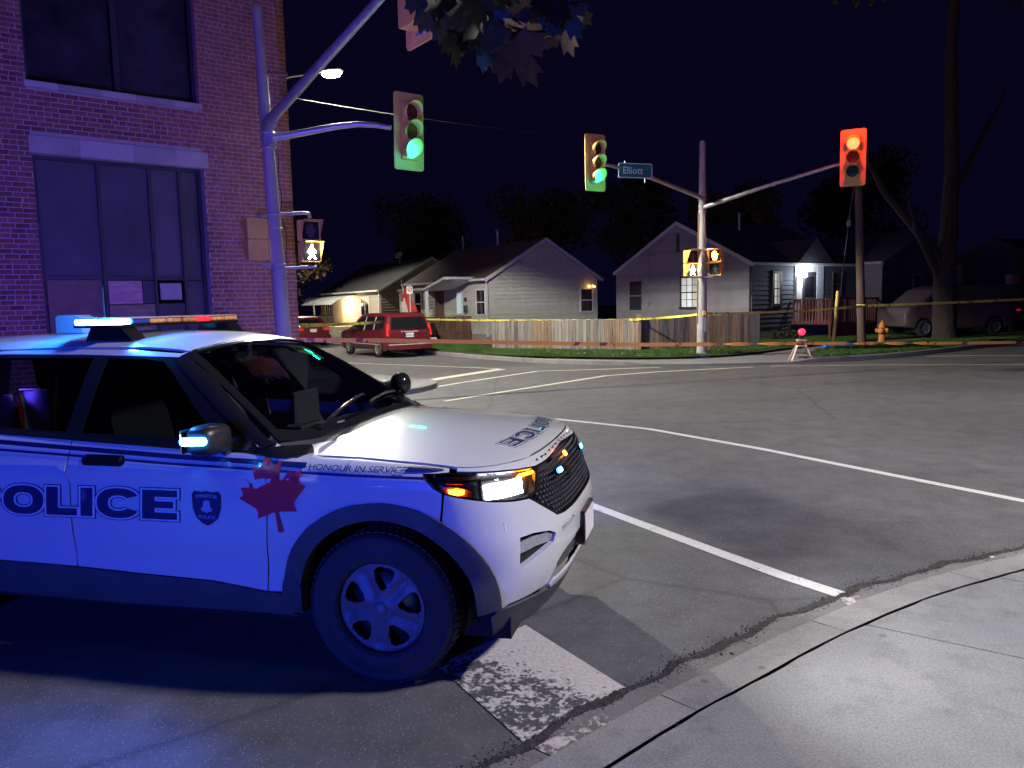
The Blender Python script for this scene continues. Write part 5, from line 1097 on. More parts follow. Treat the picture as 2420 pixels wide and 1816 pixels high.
def patch(name, poly, kind, m, parent=car, lift=0.0, step=.06, holes=(), mirror=True, skirt=.014, extra=None):
    """panel whose outline is drawn in side view (x,z), plan (x,y) or round the nose (angle,z), laid on the body form"""
    k = (lambda q: [(a * .0157, b) for a, b in q]) if kind == 'cyl' else (lambda q: list(q))
    vo, F, bd = tri2d(k(poly), [k(h) for h in holes], step); p, ok = project(vo, kind, -1); N = car_N(p); p = p + N * lift
    if extra is not None: p = extra(p, N)
    ny = len(p); V = np.vstack([p, p - N * skirt]) if skirt else p; NN = np.vstack([N, N]) if skirt else N
    fs = [tuple(t) for t in F]
    a, b, c = (p[F[0][i]] for i in range(3)); 
    tri = F; cr = np.cross(p[tri[:, 1]] - p[tri[:, 0]], p[tri[:, 2]] - p[tri[:, 0]]); flip = (cr * N[tri[:, 0]]).sum() < 0
    if flip: fs = [t[::-1] for t in fs]; bd = [(y, x) for x, y in bd]
    nf = len(fs)
    if skirt: fs += [(y, x, ny + x, ny + y) for x, y in bd]
    out = []
    for sgn in ((1, -1) if mirror else (1,)):
        VV = V * np.array([1, sgn, 1]); ff = fs if sgn == 1 else [tuple(reversed(t)) for t in fs]
        me = bpy.data.meshes.new(name); me.from_pydata(VV.tolist(), [], ff); me.polygons.foreach_set('use_smooth', [True] * nf + [False] * (len(ff) - nf))
        nrm = NN * np.array([1, sgn, 1]); 
        ln = np.zeros((len(me.loops), 3)); li = np.zeros(len(me.loops), int); me.loops.foreach_get('vertex_index', li); ln[:] = nrm[li]
        for pl in list(me.polygons)[nf:]:
            q = np.array(pl.normal)
            for l_ in pl.loop_indices: ln[l_] = q
        try: me.normals_split_custom_set(ln.tolist())
        except Exception: pass
        me.update(); out.append(link(name, me, m, parent))
    return out
def decal(name, v2, f, kind, m, parent, lift=.003, s=-1, mirror=False):
    p, ok = project(np.asarray(v2, float), kind, s); N = car_N(p); p = p + N * lift; o = mesh(name, p, f, m, parent, True)
    t = np.array(f[0]); c = np.cross(p[t[1]] - p[t[0]], p[t[2]] - p[t[0]])
    if (c * N[t[0]]).sum() < 0: o.data.flip_normals()
    return o
# hood edge curve
hx = np.array([-.57, -.45, -.3, -.1, .1, .25, .36]); hyv = np.array([.905, .885, .872, .872, .872, .868, .866])
hp, _ = project(np.stack([hx, -hyv], 1), 'top'); hz_ = hp[:, 2]
# outlines in side view
ARCH = [(.335, .835), (.231, .894), (.10, .921), (.046, .923), (-.098, .908), (-.19, .880), (-.272, .837), (-.35, .782), (-.403, .714), (-.452, .645), (-.488, .569), (-.502, .5), (-.508, .442)]
fend = [(-.545, float(hz_[0]) - .004)] + [(float(a), float(b) - .004) for a, b in list(zip(hx, hz_))[1:]] + [(.37, 1.068)] + [(.25, 1.062), (.275, 1.032), (.305, 1.0), (.35, .977), (.345, .90)] + ARCH + [(-.595, .436), (-.565, .80)]
hood_side = [(float(a), -float(b) + .004) for a, b in zip(hx, hyv)]
front_edge = [(.386, -.864), (.44, -.845), (.498, -.81), (.548, -.755), (.595, -.68), (.638, -.585), (.668, -.47), (.686, -.34), (.695, -.206), (.698, -.1), (.699, 0)]
cowl_edge = [(-.548, -.91), (-.466, -.848), (-.42, -.76), (-.389, -.701), (-.35, -.60), (-.325, -.506), (-.315, -.33), (-.31, -.162), (-.305, 0)]
half = hood_side[1:] + front_edge
hood_poly = cowl_edge[::-1][:-1] + half; hood_poly = [(a, b) for a, b in hood_poly]
full = [p_ for p_ in cowl_edge] + [(a, -b) for a, b in reversed(cowl_edge[:-1])]
right = [(a, b) for a, b in hood_side[1:]] + front_edge; left = [(a, -b) for a, b in reversed(right[:-1])]
hood_full = right + left + [(a, -b) for a, b in cowl_edge[1:]][:-1] + [(a, b) for a, b in reversed(cowl_edge[1:])]
def hood_crease(p, N):
    y = np.abs(p[:, 1]); c = .62 - .12 * np.clip((p[:, 0] + .3) / 1.0, 0, 1); d = y - c; q = p.copy(); q[:, 2] += -.010 * np.exp(-(d / .05) ** 2) * (d > 0) + .006 * np.exp(-(d / .06) ** 2) * (d <= 0); return q
patch('hood', hood_full, 'top', M_white, step=.045, mirror=False, extra=hood_crease)
fe_, _ = project(np.array([(a + .004, c_) for a, c_ in front_edge]), 'top'); lip_top = [(float(np.degrees(np.arctan2(q_[1], q_[0]))), float(q_[2]) - .002) for q_ in fe_]; lip_top[-1] = (0, lip_top[-1][1])
lip_bot = [(0, 1.060), (-17.8, 1.048), (-29.8, 1.036), (-38, 1.031), (-46.6, 1.041), (-59.3, 1.060), (-66, 1.069)]
lip = lip_top + [(-a, b) for a, b in reversed(lip_top[:-1])] + [(-a, b) for a, b in reversed(lip_bot)][0:-1] + lip_bot
patch('hood_lip', lip, 'cyl', M_white, step=.03, mirror=False)
patch('front_fender', fend, 'side', M_white, step=.045)
fd = [(-.603, .436), (-.573, .80), (-.553, 1.118), (-.70, 1.135), (-1.05, 1.146), (-1.735, 1.176), (-1.745, .493), (-1.339, .478), (-.922, .470), (-.736, .452)]
patch('front_door', fd, 'side', M_white, step=.06)
patch('rear_door', [(-1.753, .493), (-1.743, 1.177), (-2.75, 1.222), (-2.76, .90), (-2.62, .78), (-2.52, .60), (-2.48, .50)], 'side', M_white, step=.08)
ARCHR = [(-3.025 + (x_ - .046), z_) for x_, z_ in reversed(ARCH)]
patch('rear_quarter', [(-2.76, 1.222), (-2.77, .90), (-2.62, .77)] + [(-3.025 + a, b) for a, b in ((.36, .812), (.28, .87), (.1, .92), (0, .923), (-.14, .908), (-.32, .837), (-.45, .714), (-.53, .569), (-.55, .442))] + [(-3.95, .46), (-4.02, .8), (-3.98, 1.24)], 'side', M_white, step=.1)
# front bumper and its openings
hl = [(-75.3, 1.064), (-74.1, 1.033), (-72.6, 1.002), (-69.6, .978), (-65, .956), (-57.2, .928), (-50.9, .912), (-45.8, .908), (-42, .924), (-40.2, .976), (-38, 1.026), (-46.6, 1.036), (-59.3, 1.055), (-69.4, 1.066)]
bl = [(-69.7, .972), (-65, .950), (-57.2, .922), (-50.9, .906), (-45.4, .900), (-33.3, .774), (-28, .766), (0, .766)]
arc_c = [(-70.5, .83), (-69.6, .812), (-66.8, .755), (-64, .697), (-61.8, .64), (-60, .581), (-58.6, .52), (-57.5, .459), (-56.4, .398)]
lowb = [(-48.3, .407), (-36, .42), (-34.6, .48), (-34.2, .533), (-31, .565), (-27.2, .585), (-16.4, .608), (0, .615)]
half_b = [(0, .615)] + lowb[::-1][1:] + arc_c[::-1] + bl
bump_full = [(-a, b) for a, b in half_b[::-1][1:]][0:0]
R1 = lowb[::-1] + arc_c[::-1] + bl                                    # centre bottom -> side -> centre top (right half)
bump_poly = R1 + [(-a, b) for a, b in reversed(R1)][1:-1]
fog = [(-50.3, .738), (-45.4, .74), (-38.7, .722), (-35.4, .696), (-36.8, .656), (-43.2, .627), (-50.7, .586)]
slot = [(-31.4, .705), (-20.3, .724), (-19, .708), (-31.6, .676)]
mirr = lambda P: [(-a, b) for a, b in P]
def bump_shape(p, N):
    q = p.copy(); z = q[:, 2]; q += N * (-.012 * np.clip((.50 - z) / .03, 0, 1) * (z > .40))[:, None]; return q
patch('front_bumper', bump_poly, 'cyl', M_white, step=.03, holes=[fog, mirr(fog), slot, mirr(slot)], mirror=False, skirt=.03, extra=bump_shape)
ex = lambda P, k: [((a - sum(q[0] for q in P) / len(P)) * k + sum(q[0] for q in P) / len(P), (b - sum(q[1] for q in P) / len(P)) * k + sum(q[1] for q in P) / len(P)) for a, b in P]
patch('fog_recess', ex(fog, 1.06), 'cyl', M_liner, lift=-.03, step=.05, skirt=0)
patch('bumper_slot', ex(slot, 1.05), 'cyl', M_liner, lift=-.02, step=.05, skirt=0)
M_fog = mat('fog_lamp', (.35, .36, .4), .15, .7, var=.3, scale=60)
patch('fog_lamp', [(-50, .712), (-45, .722), (-38.7, .712), (-36.2, .692), (-37.2, .664), (-44, .668), (-50, .655)], 'cyl', M_fog, lift=-.012, step=.03)
chin = [(-36, .417), (-34.4, .44), (0, .46)]
ch = [(0, .425), (-36, .402), (-36, .416), (-34.4, .436), (-20, .448), (0, .452)]
patch('chin_strip', ch[:] + mirr(ch[::-1])[1:-1], 'cyl', M_white, lift=.006, step=.05, mirror=False)
li = [(0, .452), (-20, .448), (-34.2, .438), (-33.8, .533), (-31, .560), (-27.2, .580), (-16.4, .603), (0, .610)]
patch('lower_intake', li + mirr(li[::-1])[1:-1], 'cyl', mat('intake_mesh', (.05, .03, .035), .5, var=.4, scale=80), lift=-.035, step=.05, mirror=False, skirt=0)
for zz in (.485, .52, .555):
    b_ = [(-32 + (zz - .48) * 60, zz), (32 - (zz - .48) * 60, zz), (32 - (zz - .48) * 60, zz + .012), (-32 + (zz - .48) * 60, zz + .012)]; patch('intake_bar', b_, 'cyl', M_clad, lift=-.018, step=.06, mirror=False)
val = [(0, .418), (-36, .398), (-48, .400), (-56, .392), (-58.5, .36), (-57, .245), (-45, .243), (0, .243)]
patch('lower_valance', val + mirr(val[::-1])[1:-1], 'cyl', M_clad, lift=.004, step=.05, mirror=False)
# grille
gr = [(0, 1.054), (-17.8, 1.042), (-29.8, 1.030), (-37.6, 1.024), (-39.8, .976), (-41.6, .924), (-45.0, .903), (-33.1, .778), (-28, .770), (0, .770)]
patch('grille_backing', gr + mirr(gr[::-1])[1:-1], 'cyl', M_liner, lift=-.045, step=.06, mirror=False, skirt=0)
gb = empty('grille', (0, 0, 0)); gb.parent = car; M_grl = mat('grille_gunmetal', (.13, .12, .15), .3, .6, var=.1)
rows = 11; cols = 46
gpoly = gr + mirr(gr[::-1])[1:-1]
for r in range(rows):
    z0 = .785 + r * (1.045 - .785) / rows; mbv = MB(); hh = .013; w = 88 / cols * .72; A0 = [-44 + 88 * (c + .5 * (r % 2)) / cols for c in range(cols)]
    A0 = [a0 for a0 in A0 if inside([(a0 - w / 2, z0), (a0 + w / 2, z0 + hh), (a0 - w / 2, z0 + hh), (a0 + w / 2, z0)], gpoly).all()]
    if not A0: continue
    cc = np.array([q_ for a0 in A0 for q_ in ((a0 - w / 2, z0), (a0 + w / 2, z0), (a0 + w / 2, z0 + hh), (a0 - w / 2, z0 + hh))]); cc[:, 0] *= .0157; p, ok = project(cc, 'cyl'); N = car_N(p); o_ = p - N * .006; i_ = p - N * .035
    for c in range(len(A0)):
        oo = o_[c * 4:c * 4 + 4]; ce = oo.mean(0); mbv.add(np.vstack([oo * .8 + ce * .2, i_[c * 4:c * 4 + 4]]), [(0, 1, 2, 3), (0, 4, 5, 1), (1, 5, 6, 2), (2, 6, 7, 3), (3, 7, 4, 0)])
    mbv.build('grille_row', M_grl, gb)
sur = [(0, 1.056), (-17.8, 1.044), (-29.8, 1.032), (-38, 1.026), (-40.2, .976), (-42, .924), (-45.6, .904), (-33.3, .776), (-28, .768), (0, .768)]
sin_ = ex(sur + mirr(sur[::-1])[1:-1], .972)
patch('grille_surround', sur + mirr(sur[::-1])[1:-1], 'cyl', M_blk, lift=.002, step=.06, holes=[sin_], mirror=False, skirt=.03)
def on_nose(phi, z, lift=0):
    p, ok = project(np.array([[phi * .0157, z]]), 'cyl'); n = car_N(p); return Vector((p + n * lift)[0]), Vector(n[0])
for ph, z_, m_ in ((-24, .965, glow('grille_blue', (.02, .25, 1), 60)), (24, .965, MATS['grille_blue']), (-27.5, 1.005, None)):
    if m_ is None: continue
    c, n = on_nose(ph, z_, .004); q = MB(); M4 = face_mtx(c, n); q.prism(rrect(.11, .035, .012, 3), -.03, .004, M4); q.build('grille_light_case', M_blk, car)
    q = MB(); q.prism(rrect(.06, .026, .01, 3), .005, .010, M4); q.build('grille_light', m_, car)
c, n = on_nose(-9, 1.01, .004); q = MB(); q.prism(rrect(.04, .03, .01, 3), 0, .008, face_mtx(c, n)); q.build('marker_light', glow('marker_amber', (1, .33, .02), 14), car)
c, n = on_nose(-13, .93, .003); q = MB(); q.prism(rrect(.05, .075, .015, 3), 0, .006, face_mtx(c, n)); q.build('grille_badge', mat('chrome', (.6, .6, .65), .1, 1, var=0), car)
# headlamps: dark tub, projector block, lit amber units, clear cover
patch('headlamp_tub', hl, 'cyl', mat('lamp_tub', (.03, .03, .035), .3, .3, var=.3, scale=40), lift=-.05, step=.05, skirt=-.05)
M_hw = glow('headlamp_white', (.93, .97, 1.0), 14); M_amb = glow('turn_amber', (1, .30, .012), 16); M_chr = MATS['chrome']
def lampblock(name, poly, lift, m): return patch(name, poly, 'cyl', m, lift=lift, step=.02, skirt=.02)
def hl_cells(a0, a1, z0, z1, na, nz):
    for i in range(na):
        for j in range(nz):
            u = (a1 - a0) / na; w = (z1 - z0) / nz; ja = rnd.uniform(-.1, .1) * u
            lampblock('headlamp_cell', [(a0 + i * u + .25 + ja, z0 + j * w + .002), (a0 + (i + 1) * u - .25, z0 + j * w + .002), (a0 + (i + 1) * u - .35, z0 + (j + 1) * w - .003), (a0 + i * u + .3 + ja, z0 + (j + 1) * w - .003)], -.022 - .008 * ((i + j) % 2), M_hw)
hl_cells(-59.0, -45.0, .934, 1.012, 4, 2)
lampblock('headlamp_bezel', [(-60.5, .932), (-59.6, .932), (-59.6, 1.03), (-60.5, 1.03)], -.015, M_chr)
lampblock('turn_lamp', [(-68.6, .975), (-65.8, .966), (-64.6, .970), (-64.4, .992), (-66.5, .999), (-68.9, .992)], -.02, M_amb)
lampblock('turn_reflector', [(-71.0, .985), (-69.2, .976), (-62.3, .952), (-62.0, .985), (-66, 1.004), (-70.6, 1.004)], -.030, mat('amber_reflector', (.55, .10, .01), .2, var=.3, scale=80))
lampblock('marker_strip', [(-46.5, 1.012), (-39.6, 1.008), (-39.4, 1.020), (-46.2, 1.022)], -.012, M_amb)
lampblock('side_marker', [(-69.5, 1.024), (-64.5, 1.022), (-64.5, 1.034), (-69.2, 1.037)], -.02, MATS['amber_reflector'])
patch('headlamp_cover', ex(hl, .99), 'cyl', G_lens, lift=.001, step=.04, skirt=0)
hl_in = ex(hl, .93); patch('headlamp_rim', hl, 'cyl', M_blk, lift=.0005, step=.03, holes=[ex(hl, .955)], skirt=.02)
# cladding and wheel arches
CT = [(-.46, .325), (-.50, .40), (-.53, .432), (-.60, .432), (-.736, .446), (-.922, .464), (-1.339, .472), (-1.777, .488), (-2.48, .495)]
patch('rocker_cladding', CT + [(-2.52, .40), (-2.47, .31), (-1.5, .30), (-.42, .318)], 'side', M_clad, lift=.006, step=.07, skirt=.05)
def arch_ring(cx, full_):
    out = []; inn = []
    for i in range(29):
        a = R_(-6 + 192 * i / 28); x_ = cx + .548 * math.cos(a); z_ = .452 + .47 * math.sin(a); out.append((x_, z_))
        inn.append((cx - .006 + .452 * math.cos(a) * 1.0, .425 + .415 * math.sin(a) * 1.0))
    return out, inn
for cx in (.046, -2.98):
    out, inn = arch_ring(cx, True); outx = [(x_, max(.36, z_)) for x_, z_ in out]; innx = [(x_, max(.335, z_)) for x_, z_ in inn]
    patch('wheel_arch', outx + innx[::-1], 'side', M_clad, lift=.012, step=.05, skirt=.10)
# fixed arch end that runs down to the sill
patch('arch_foot', [(-.405, .34), (-.46, .34), (-.512, .43), (-.50, .50), (-.455, .55), (-.40, .47)], 'side', M_clad, lift=.016, step=.05, skirt=.08)
# roof, pillars, glass
patch('roof', [(-1.225, -.60), (-1.205, -.3), (-1.20, 0), (-1.205, .3), (-1.225, .60), (-1.6, .615), (-2.4, .625), (-3.2, .61), (-3.72, .57), (-3.75, 0), (-3.72, -.57), (-3.2, -.61), (-2.4, -.625), (-1.6, -.615)], 'top', M_white, step=.07, mirror=False)
rp_, _ = project(np.array([(x_, -.632) for x_ in (-1.26, -1.6, -2.0, -2.4, -3.0, -3.6)]), 'top')
rail_top = [(float(a), float(b) - .003) for a, b in zip(rp_[:, 0], rp_[:, 2])]
patch('roof_side', rail_top + [(-3.68, 1.60), (-3.2, 1.612), (-2.4, 1.622), (-1.9, 1.618), (-1.45, 1.606), (-1.255, 1.600), (-1.235, 1.625)], 'side', M_white, step=.05)
patch('front_door_glass', [(-.86, 1.192), (-1.70, 1.215), (-1.70, 1.595), (-1.46, 1.592), (-1.33, 1.578), (-1.22, 1.50)], 'side', G_side, lift=-.004, step=.07, skirt=0)
patch('rear_door_glass', [(-1.80, 1.217), (-2.70, 1.25), (-2.70, 1.60), (-1.80, 1.60)], 'side', G_side, lift=-.004, step=.1, skirt=0)
patch('quarter_glass', [(-2.80, 1.255), (-3.55, 1.30), (-3.42, 1.58), (-2.80, 1.60)], 'side', G_side, lift=-.004, step=.1, skirt=0)
frame_o = [(-.62, 1.152), (-.80, 1.146), (-1.05, 1.152), (-1.735, 1.182), (-2.75, 1.226), (-3.75, 1.26), (-3.60, 1.594), (-3.2, 1.608), (-2.4, 1.618), (-1.9, 1.614), (-1.45, 1.602), (-1.26, 1.598)]
patch('window_frame', frame_o, 'side', M_blk, lift=-.001, step=.06, holes=[[(-.86, 1.192), (-1.70, 1.215), (-1.70, 1.595), (-1.46, 1.592), (-1.33, 1.578), (-1.22, 1.50)], [(-1.80, 1.217), (-2.70, 1.25), (-2.70, 1.60), (-1.80, 1.60)], [(-2.80, 1.255), (-3.55, 1.30), (-3.42, 1.58), (-2.80, 1.60)]], skirt=.02)
wsr = [(-.545, -.875), (-.49, -.80), (-.44, -.70), (-.40, -.58), (-.375, -.40), (-.36, -.2), (-.355, 0)]
wst = [(-1.212, 0), (-1.218, -.3), (-1.235, -.56), (-1.24, -.635)]
def wsp(e): 
    b = [(a - e, c * (1 - e * 1.6)) for a, c in wsr]; t = [(a + e * .8, c * (1 - e * 1.4)) for a, c in wst]; return b, t
b0, t0 = wsp(0); b1, t1 = wsp(.05)
wp = b0 + t0; wpoly = b0 + mirr_y(b0) if False else None
def sym(b, t): return b + [(a, -c) for a, c in reversed(b[:-1])] + [(a, -c) for a, c in reversed(t)][:-1] + t
patch('windscreen', sym(b1, t1), 'top', G_ws, step=.07, mirror=False, skirt=0, lift=-.002)
patch('windscreen_frame', sym(b0, t0), 'top', M_blk, step=.06, holes=[sym(b1, t1)], mirror=False, skirt=.015)
patch('a_pillar', [(-.60, 1.158), (-.70, 1.20), (-1.0, 1.405), (-1.27, 1.592), (-1.235, 1.618), (-1.0, 1.488), (-.75, 1.308), (-.56, 1.178)], 'side', M_blk, step=.05, lift=.002)
patch('cowl', [(a, c) for a, c in cowl_edge][:-1] + [(a, -c) for a, c in reversed(cowl_edge[:-1])] + [(a - .0, -c) for a, c in wsr] [:-1] + [(a, c) for a, c in reversed(wsr)][:-1], 'top', M_clad, step=.06, mirror=False, lift=-.004, skirt=.02)
for x0, y0, x1, y1 in ((-.40, -.62, -.47, .02), (-.40, .0, -.50, .62)):   # wiper blades
    q = MB(); pts = []
    for i in range(9):
        t = i / 8; p, ok = project(np.array([[x0 + (x1 - x0) * t - .05, y0 + (y1 - y0) * t]]), 'top'); pts.append(Vector(p[0]) + Vector((0, 0, .02)))
    q.tube(pts, .008, 6); q.build('wiper', M_blk, car)
patch('sail_panel', [(-.64, 1.150), (-.575, 1.117), (-.50, 1.113), (-.42, 1.118), (-.37, 1.126), (-.42, 1.15), (-.52, 1.165)], 'side', M_blk, lift=.005, step=.03)
patch('belt_trim', [(-.62, 1.146), (-1.05, 1.150), (-1.735, 1.180), (-2.75, 1.225), (-2.75, 1.243), (-1.735, 1.198), (-1.05, 1.166), (-.66, 1.158)], 'side', M_blk, lift=.004, step=.06)
# tail
patch('tailgate', [(-.78, .55), (.78, .55), (.78, 1.2), (.6, 1.2), (-.6, 1.2), (-.78, 1.2)], 'side', M_white, skirt=0, mirror=False) if False else None
tg = MB(); tg.prism([(-.80, .50), (.80, .50), (.84, .8), (.80, 1.20), (-.80, 1.20), (-.84, .8)], -.02, .02, face_mtx((-4.03, 0, 0), (-1, 0, 0))); tg.build('tailgate', M_white, car)
tg = MB(); tg.add([(-4.02, -.78, 1.2), (-4.02, .78, 1.2), (-3.72, .58, 1.62), (-3.72, -.58, 1.62)], [(0, 1, 2, 3)]); tg.build('rear_glass', G_side, car)
tg = MB(); tg.box((-4.1, -.86, .30), (-3.96, .86, .52), .04); tg.build('rear_bumper', M_clad, car)
for sy in (-1, 1):
    tg = MB(); tg.box((-4.06, sy * .84 - .07, .88), (-4.0, sy * .84 + .07, 1.1), .02); tg.build('tail_lamp', mat('tail_red', (.3, .01, .012), .2, var=0), car)
# underside and cabin
q = MB(); q.box((-3.9, -.80, .22), (.62, .80, .34)); q.box((-.40, -.55, .34), (.55, .55, .98)); q.build('underbody', M_liner, car)
for cx in (0, -3.025):
    for sy in (-1, 1):
        q = MB(); a = [(cx + .45 * math.cos(R_(t)), .40 + .44 * math.sin(R_(t))) for t in range(-12, 193, 12)]; n = len(a); y0, y1 = sy * .60, sy * .94
        q.add([(x_, y0, z_) for x_, z_ in a] + [(x_, y1, z_) for x_, z_ in a] , [(i, i + 1, n + i + 1, n + i) for i in range(n - 1)] + [tuple(range(n))], True); q.build('wheel_liner', M_liner, car)
q = MB(); q.box((-.98, -.74, .70), (-.52, .74, 1.10), .05); q.box((-.80, -.70, 1.05), (-.50, .70, 1.14), .03); q.build('dashboard', M_intr, car)
for sy, nm in ((.40, 0), (-.40, 1)):
    q = MB(); q.box((-1.75, sy - .25, .55), (-1.2, sy + .25, .80), .06); q.build('seat_cushion', M_intr, car)
    q = MB(); q.prism([(-.25, .0), (.25, .0), (.24, .45), (.17, .62), (-.17, .62), (-.24, .45)], -.06, .06, Matrix.Translation((-1.72, sy, .78)) @ Matrix.Rotation(R_(90), 4, 'Z') @ Matrix.Rotation(R_(78), 4, 'X')); q.build('seat_back', M_intr, car)
    q = MB(); q.box((-1.90, sy - .13, 1.40), (-1.80, sy + .13, 1.56), .04); q.build('headrest', M_intr, car)
q = MB(); q.box((-2.12, -.70, .5), (-2.09, .70, 1.5)); q.build('partition', M_intr, car)
stw = MB(); nn = 28; Ms = Matrix.Translation((-1.08, .38, 1.06)) @ Matrix.Rotation(R_(65), 4, 'Y')
stw.v = [tuple(Ms @ Vector(((.18 + .016 * math.cos(b * 1.0472)) * math.cos(a * 2 * math.pi / nn), (.18 + .016 * math.cos(b * 1.0472)) * math.sin(a * 2 * math.pi / nn), .016 * math.sin(b * 1.0472)))) for a in range(nn) for b in range(6)]
stw.f = [(a * 6 + b, a * 6 + (b + 1) % 6, ((a + 1) % nn) * 6 + (b + 1) % 6, ((a + 1) % nn) * 6 + b) for a in range(nn) for b in range(6)]; stw.sm = [True] * len(stw.f); stw.box((-.02, -.17, -.02), (.02, .17, .01), .005, Ms); stw.build('steering_wheel', M_intr, car)
q = MB(); q.box((-1.02, .05, 1.10), (-.98, .36, 1.32), .01, None); q.box((-1.02, -.02, .9), (-.9, .1, 1.12), .01); q.build('console_laptop', M_intr, car)
q = MB(); q.box((-1.30, -.12, 1.52), (-1.27, .12, 1.60), .012); q.tube([(-1.25, 0, 1.6), (-1.28, 0, 1.57)], .01, 6); q.build('rear_view_mirror', M_blk, car)
for i in range(4):
    q = MB(); q.tube([(-.62 + .03 * i, -.10 + .07 * i, 1.143), (-.59 + .03 * i, -.06 + .07 * i, 1.15)], .022, 8); q.build('dash_clutter', M_wtxt, car)
# wheels
def wheel(x, sy):
    w = empty('wheel', (x, sy * .80, .378)); w.parent = car; w.rotation_euler = (R_(90) * -sy * -1, 0, 0) if False else (0, 0, 0)
    M4 = face_mtx((0, 0, 0), (0, sy, 0)); ro = .378
    q = MB(); prof = [(.225, -.11), (.29, -.125), (.345, -.12), (.370, -.095), (.378, -.06), (.379, 0), (.378, .06), (.370, .098), (.360, .110), (.352, .118), (.348, .114), (.335, .122), (.331, .118), (.315, .125), (.28, .127), (.274, .131), (.268, .126), (.252, .121), (.247, .124), (.238, .112), (.228, .10)]
    q.lathe(prof, 56, M4); ty_ = q.build('tyre', M_rub, w)
    tr = MB()
    for k in range(64):
        a = 2 * math.pi * k / 64; 
        for z_, da in ((-.07, 0), (-.025, .04), (.025, 0), (.07, .04)):
            Mk = M4 @ Matrix.Rotation(a + da, 4, 'Z') @ Matrix.Translation((.380, 0, z_)); tr.box((-.004, -.013, -.018), (.004, .013, .018), 0, Mk)
    tr.build('tread_block', M_rub, w)
    # five-spoke cover with angular openings
    hole = [(.094, -.010), (.135, -.042), (.180, -.056), (.200, -.042), (.205, 0), (.200, .042), (.180, .056), (.135, .042), (.094, .010)]
    def rot(P, a): return [(x_ * math.cos(a) - y_ * math.sin(a), x_ * math.sin(a) + y_ * math.cos(a)) for x_, y_ in P]
    outer = [(.232 * math.cos(2 * math.pi * i / 60), .232 * math.sin(2 * math.pi * i / 60)) for i in range(60)]
    holes = [rot(hole, R_(90 - 6) + k * 2 * math.pi / 5) for k in range(5)]
    vo, F, bd = tri2d(outer, holes, .016)
    def hgt(x_, y_):
        r = math.hypot(x_, y_); z = .102 - .030 * (r / .23) ** 2 + .012 * math.exp(-((r - .222) / .012) ** 2)
        d = min(min(math.hypot(x_ - hx_, y_ - hy__) for hx_, hy__ in h) for h in holes); z += .006 * math.exp(-(d / .012) ** 2)
        a = (math.atan2(y_, x_) - R_(84) + math.pi / 5) % (2 * math.pi / 5) - math.pi / 5 + 0; b = abs(abs(a) - math.pi / 5); z -= .012 * math.exp(-(b * r / .018) ** 2) * (r > .06) * (r < .2)
        return z
    v3 = [(x_, y_, hgt(x_, y_)) for x_, y_ in vo]; nb = len(v3); v3 += [(x_, y_, z_ - .022) for x_, y_, z_ in v3]
    q = MB(); q.add([M4 @ Vector(p) for p in v3], [tuple(t) for t in F], True); q.add([M4 @ Vector(p) for p in v3], [(b_, a_, nb + a_, nb + b_) for a_, b_ in bd], False); q.build('wheel_cover', mat('wheel_silver', (.17, .17, .18), .5, .2, var=.15, scale=12), w)
    q = MB(); q.lathe([(.0, .118), (.025, .117), (.034, .108), (.036, .095)], 20, M4); q.build('hub_cap', MATS['wheel_silver'], w)
    q = MB(); q.lathe([(.0, .03), (.14, .03), (.15, .0), (.225, .0), (.227, .10)], 32, M4); q.build('steel_rim', M_liner, w)
    q = MB(); q.lathe([(.04, .035), (.16, .035), (.16, .02)], 28, M4); q.build('brake_disc', mat('disc_steel', (.2, .19, .18), .4, .8, var=.2), w)
    return w
for x_ in (0, -3.025):
    for sy in (-1, 1): 
        w_ = wheel(x_, sy); 
        w_.location.y = sy * .835
# door mirror with blue lamp
def pod(name, c, r, m, n=(0, 0, 1), parent=car, e=.5):
    me = bpy.data.meshes.new(name); bm = bmesh.new(); bmesh.ops.create_uvsphere(bm, u_segments=20, v_segments=12, radius=1)
    for v_ in bm.verts:
        v_.co = Vector([math.copysign(abs(t) ** e, t) for t in v_.co]); v_.co = Vector((v_.co.x * r[0], v_.co.y * r[1], v_.co.z * r[2]))
    for f_ in bm.faces: f_.smooth = True
    bm.to_mesh(me); bm.free(); o = link(name, me, m, parent); o.location = c; return o
for sy in (-1, 1):
    mi = pod('mirror', (-.80, sy * 1.075, 1.225), (.075, .112, .075), mat('mirror_shell', (.015, .015, .017), .4, var=0), e=.6)
    q = MB(); q.tube([(.02, -sy * .08, -.05), (-.02, -sy * .17, -.09)], [.03, .04], 8); q.build('mirror_stalk', M_blk, mi)
    q = MB(); q.box((-.092, -.10, -.06), (-.086, .10, .06), .003); q.build('mirror_glass', MATS['chrome'], mi)
    q = MB(); q.prism(rrect(.125, .038, .016, 3), 0, .012, Matrix.Translation((.0, sy * .118, .01)) @ face_mtx((0, 0, 0), (.25, sy, .0))); ml = q.build('mirror_light', glow('mirror_blue', (.02, .30, 1.0), 130), mi)
# spotlight on the far A-pillar
sp2 = pod('spotlight', (-.63, .93, 1.285), (.075, .085, .085), M_blk, e=.9); q = MB(); q.tube([(-.02, -.02, -.02), (-.10, -.14, -.06)], .014, 6); q.build('spotlight_arm', M_blk, sp2)
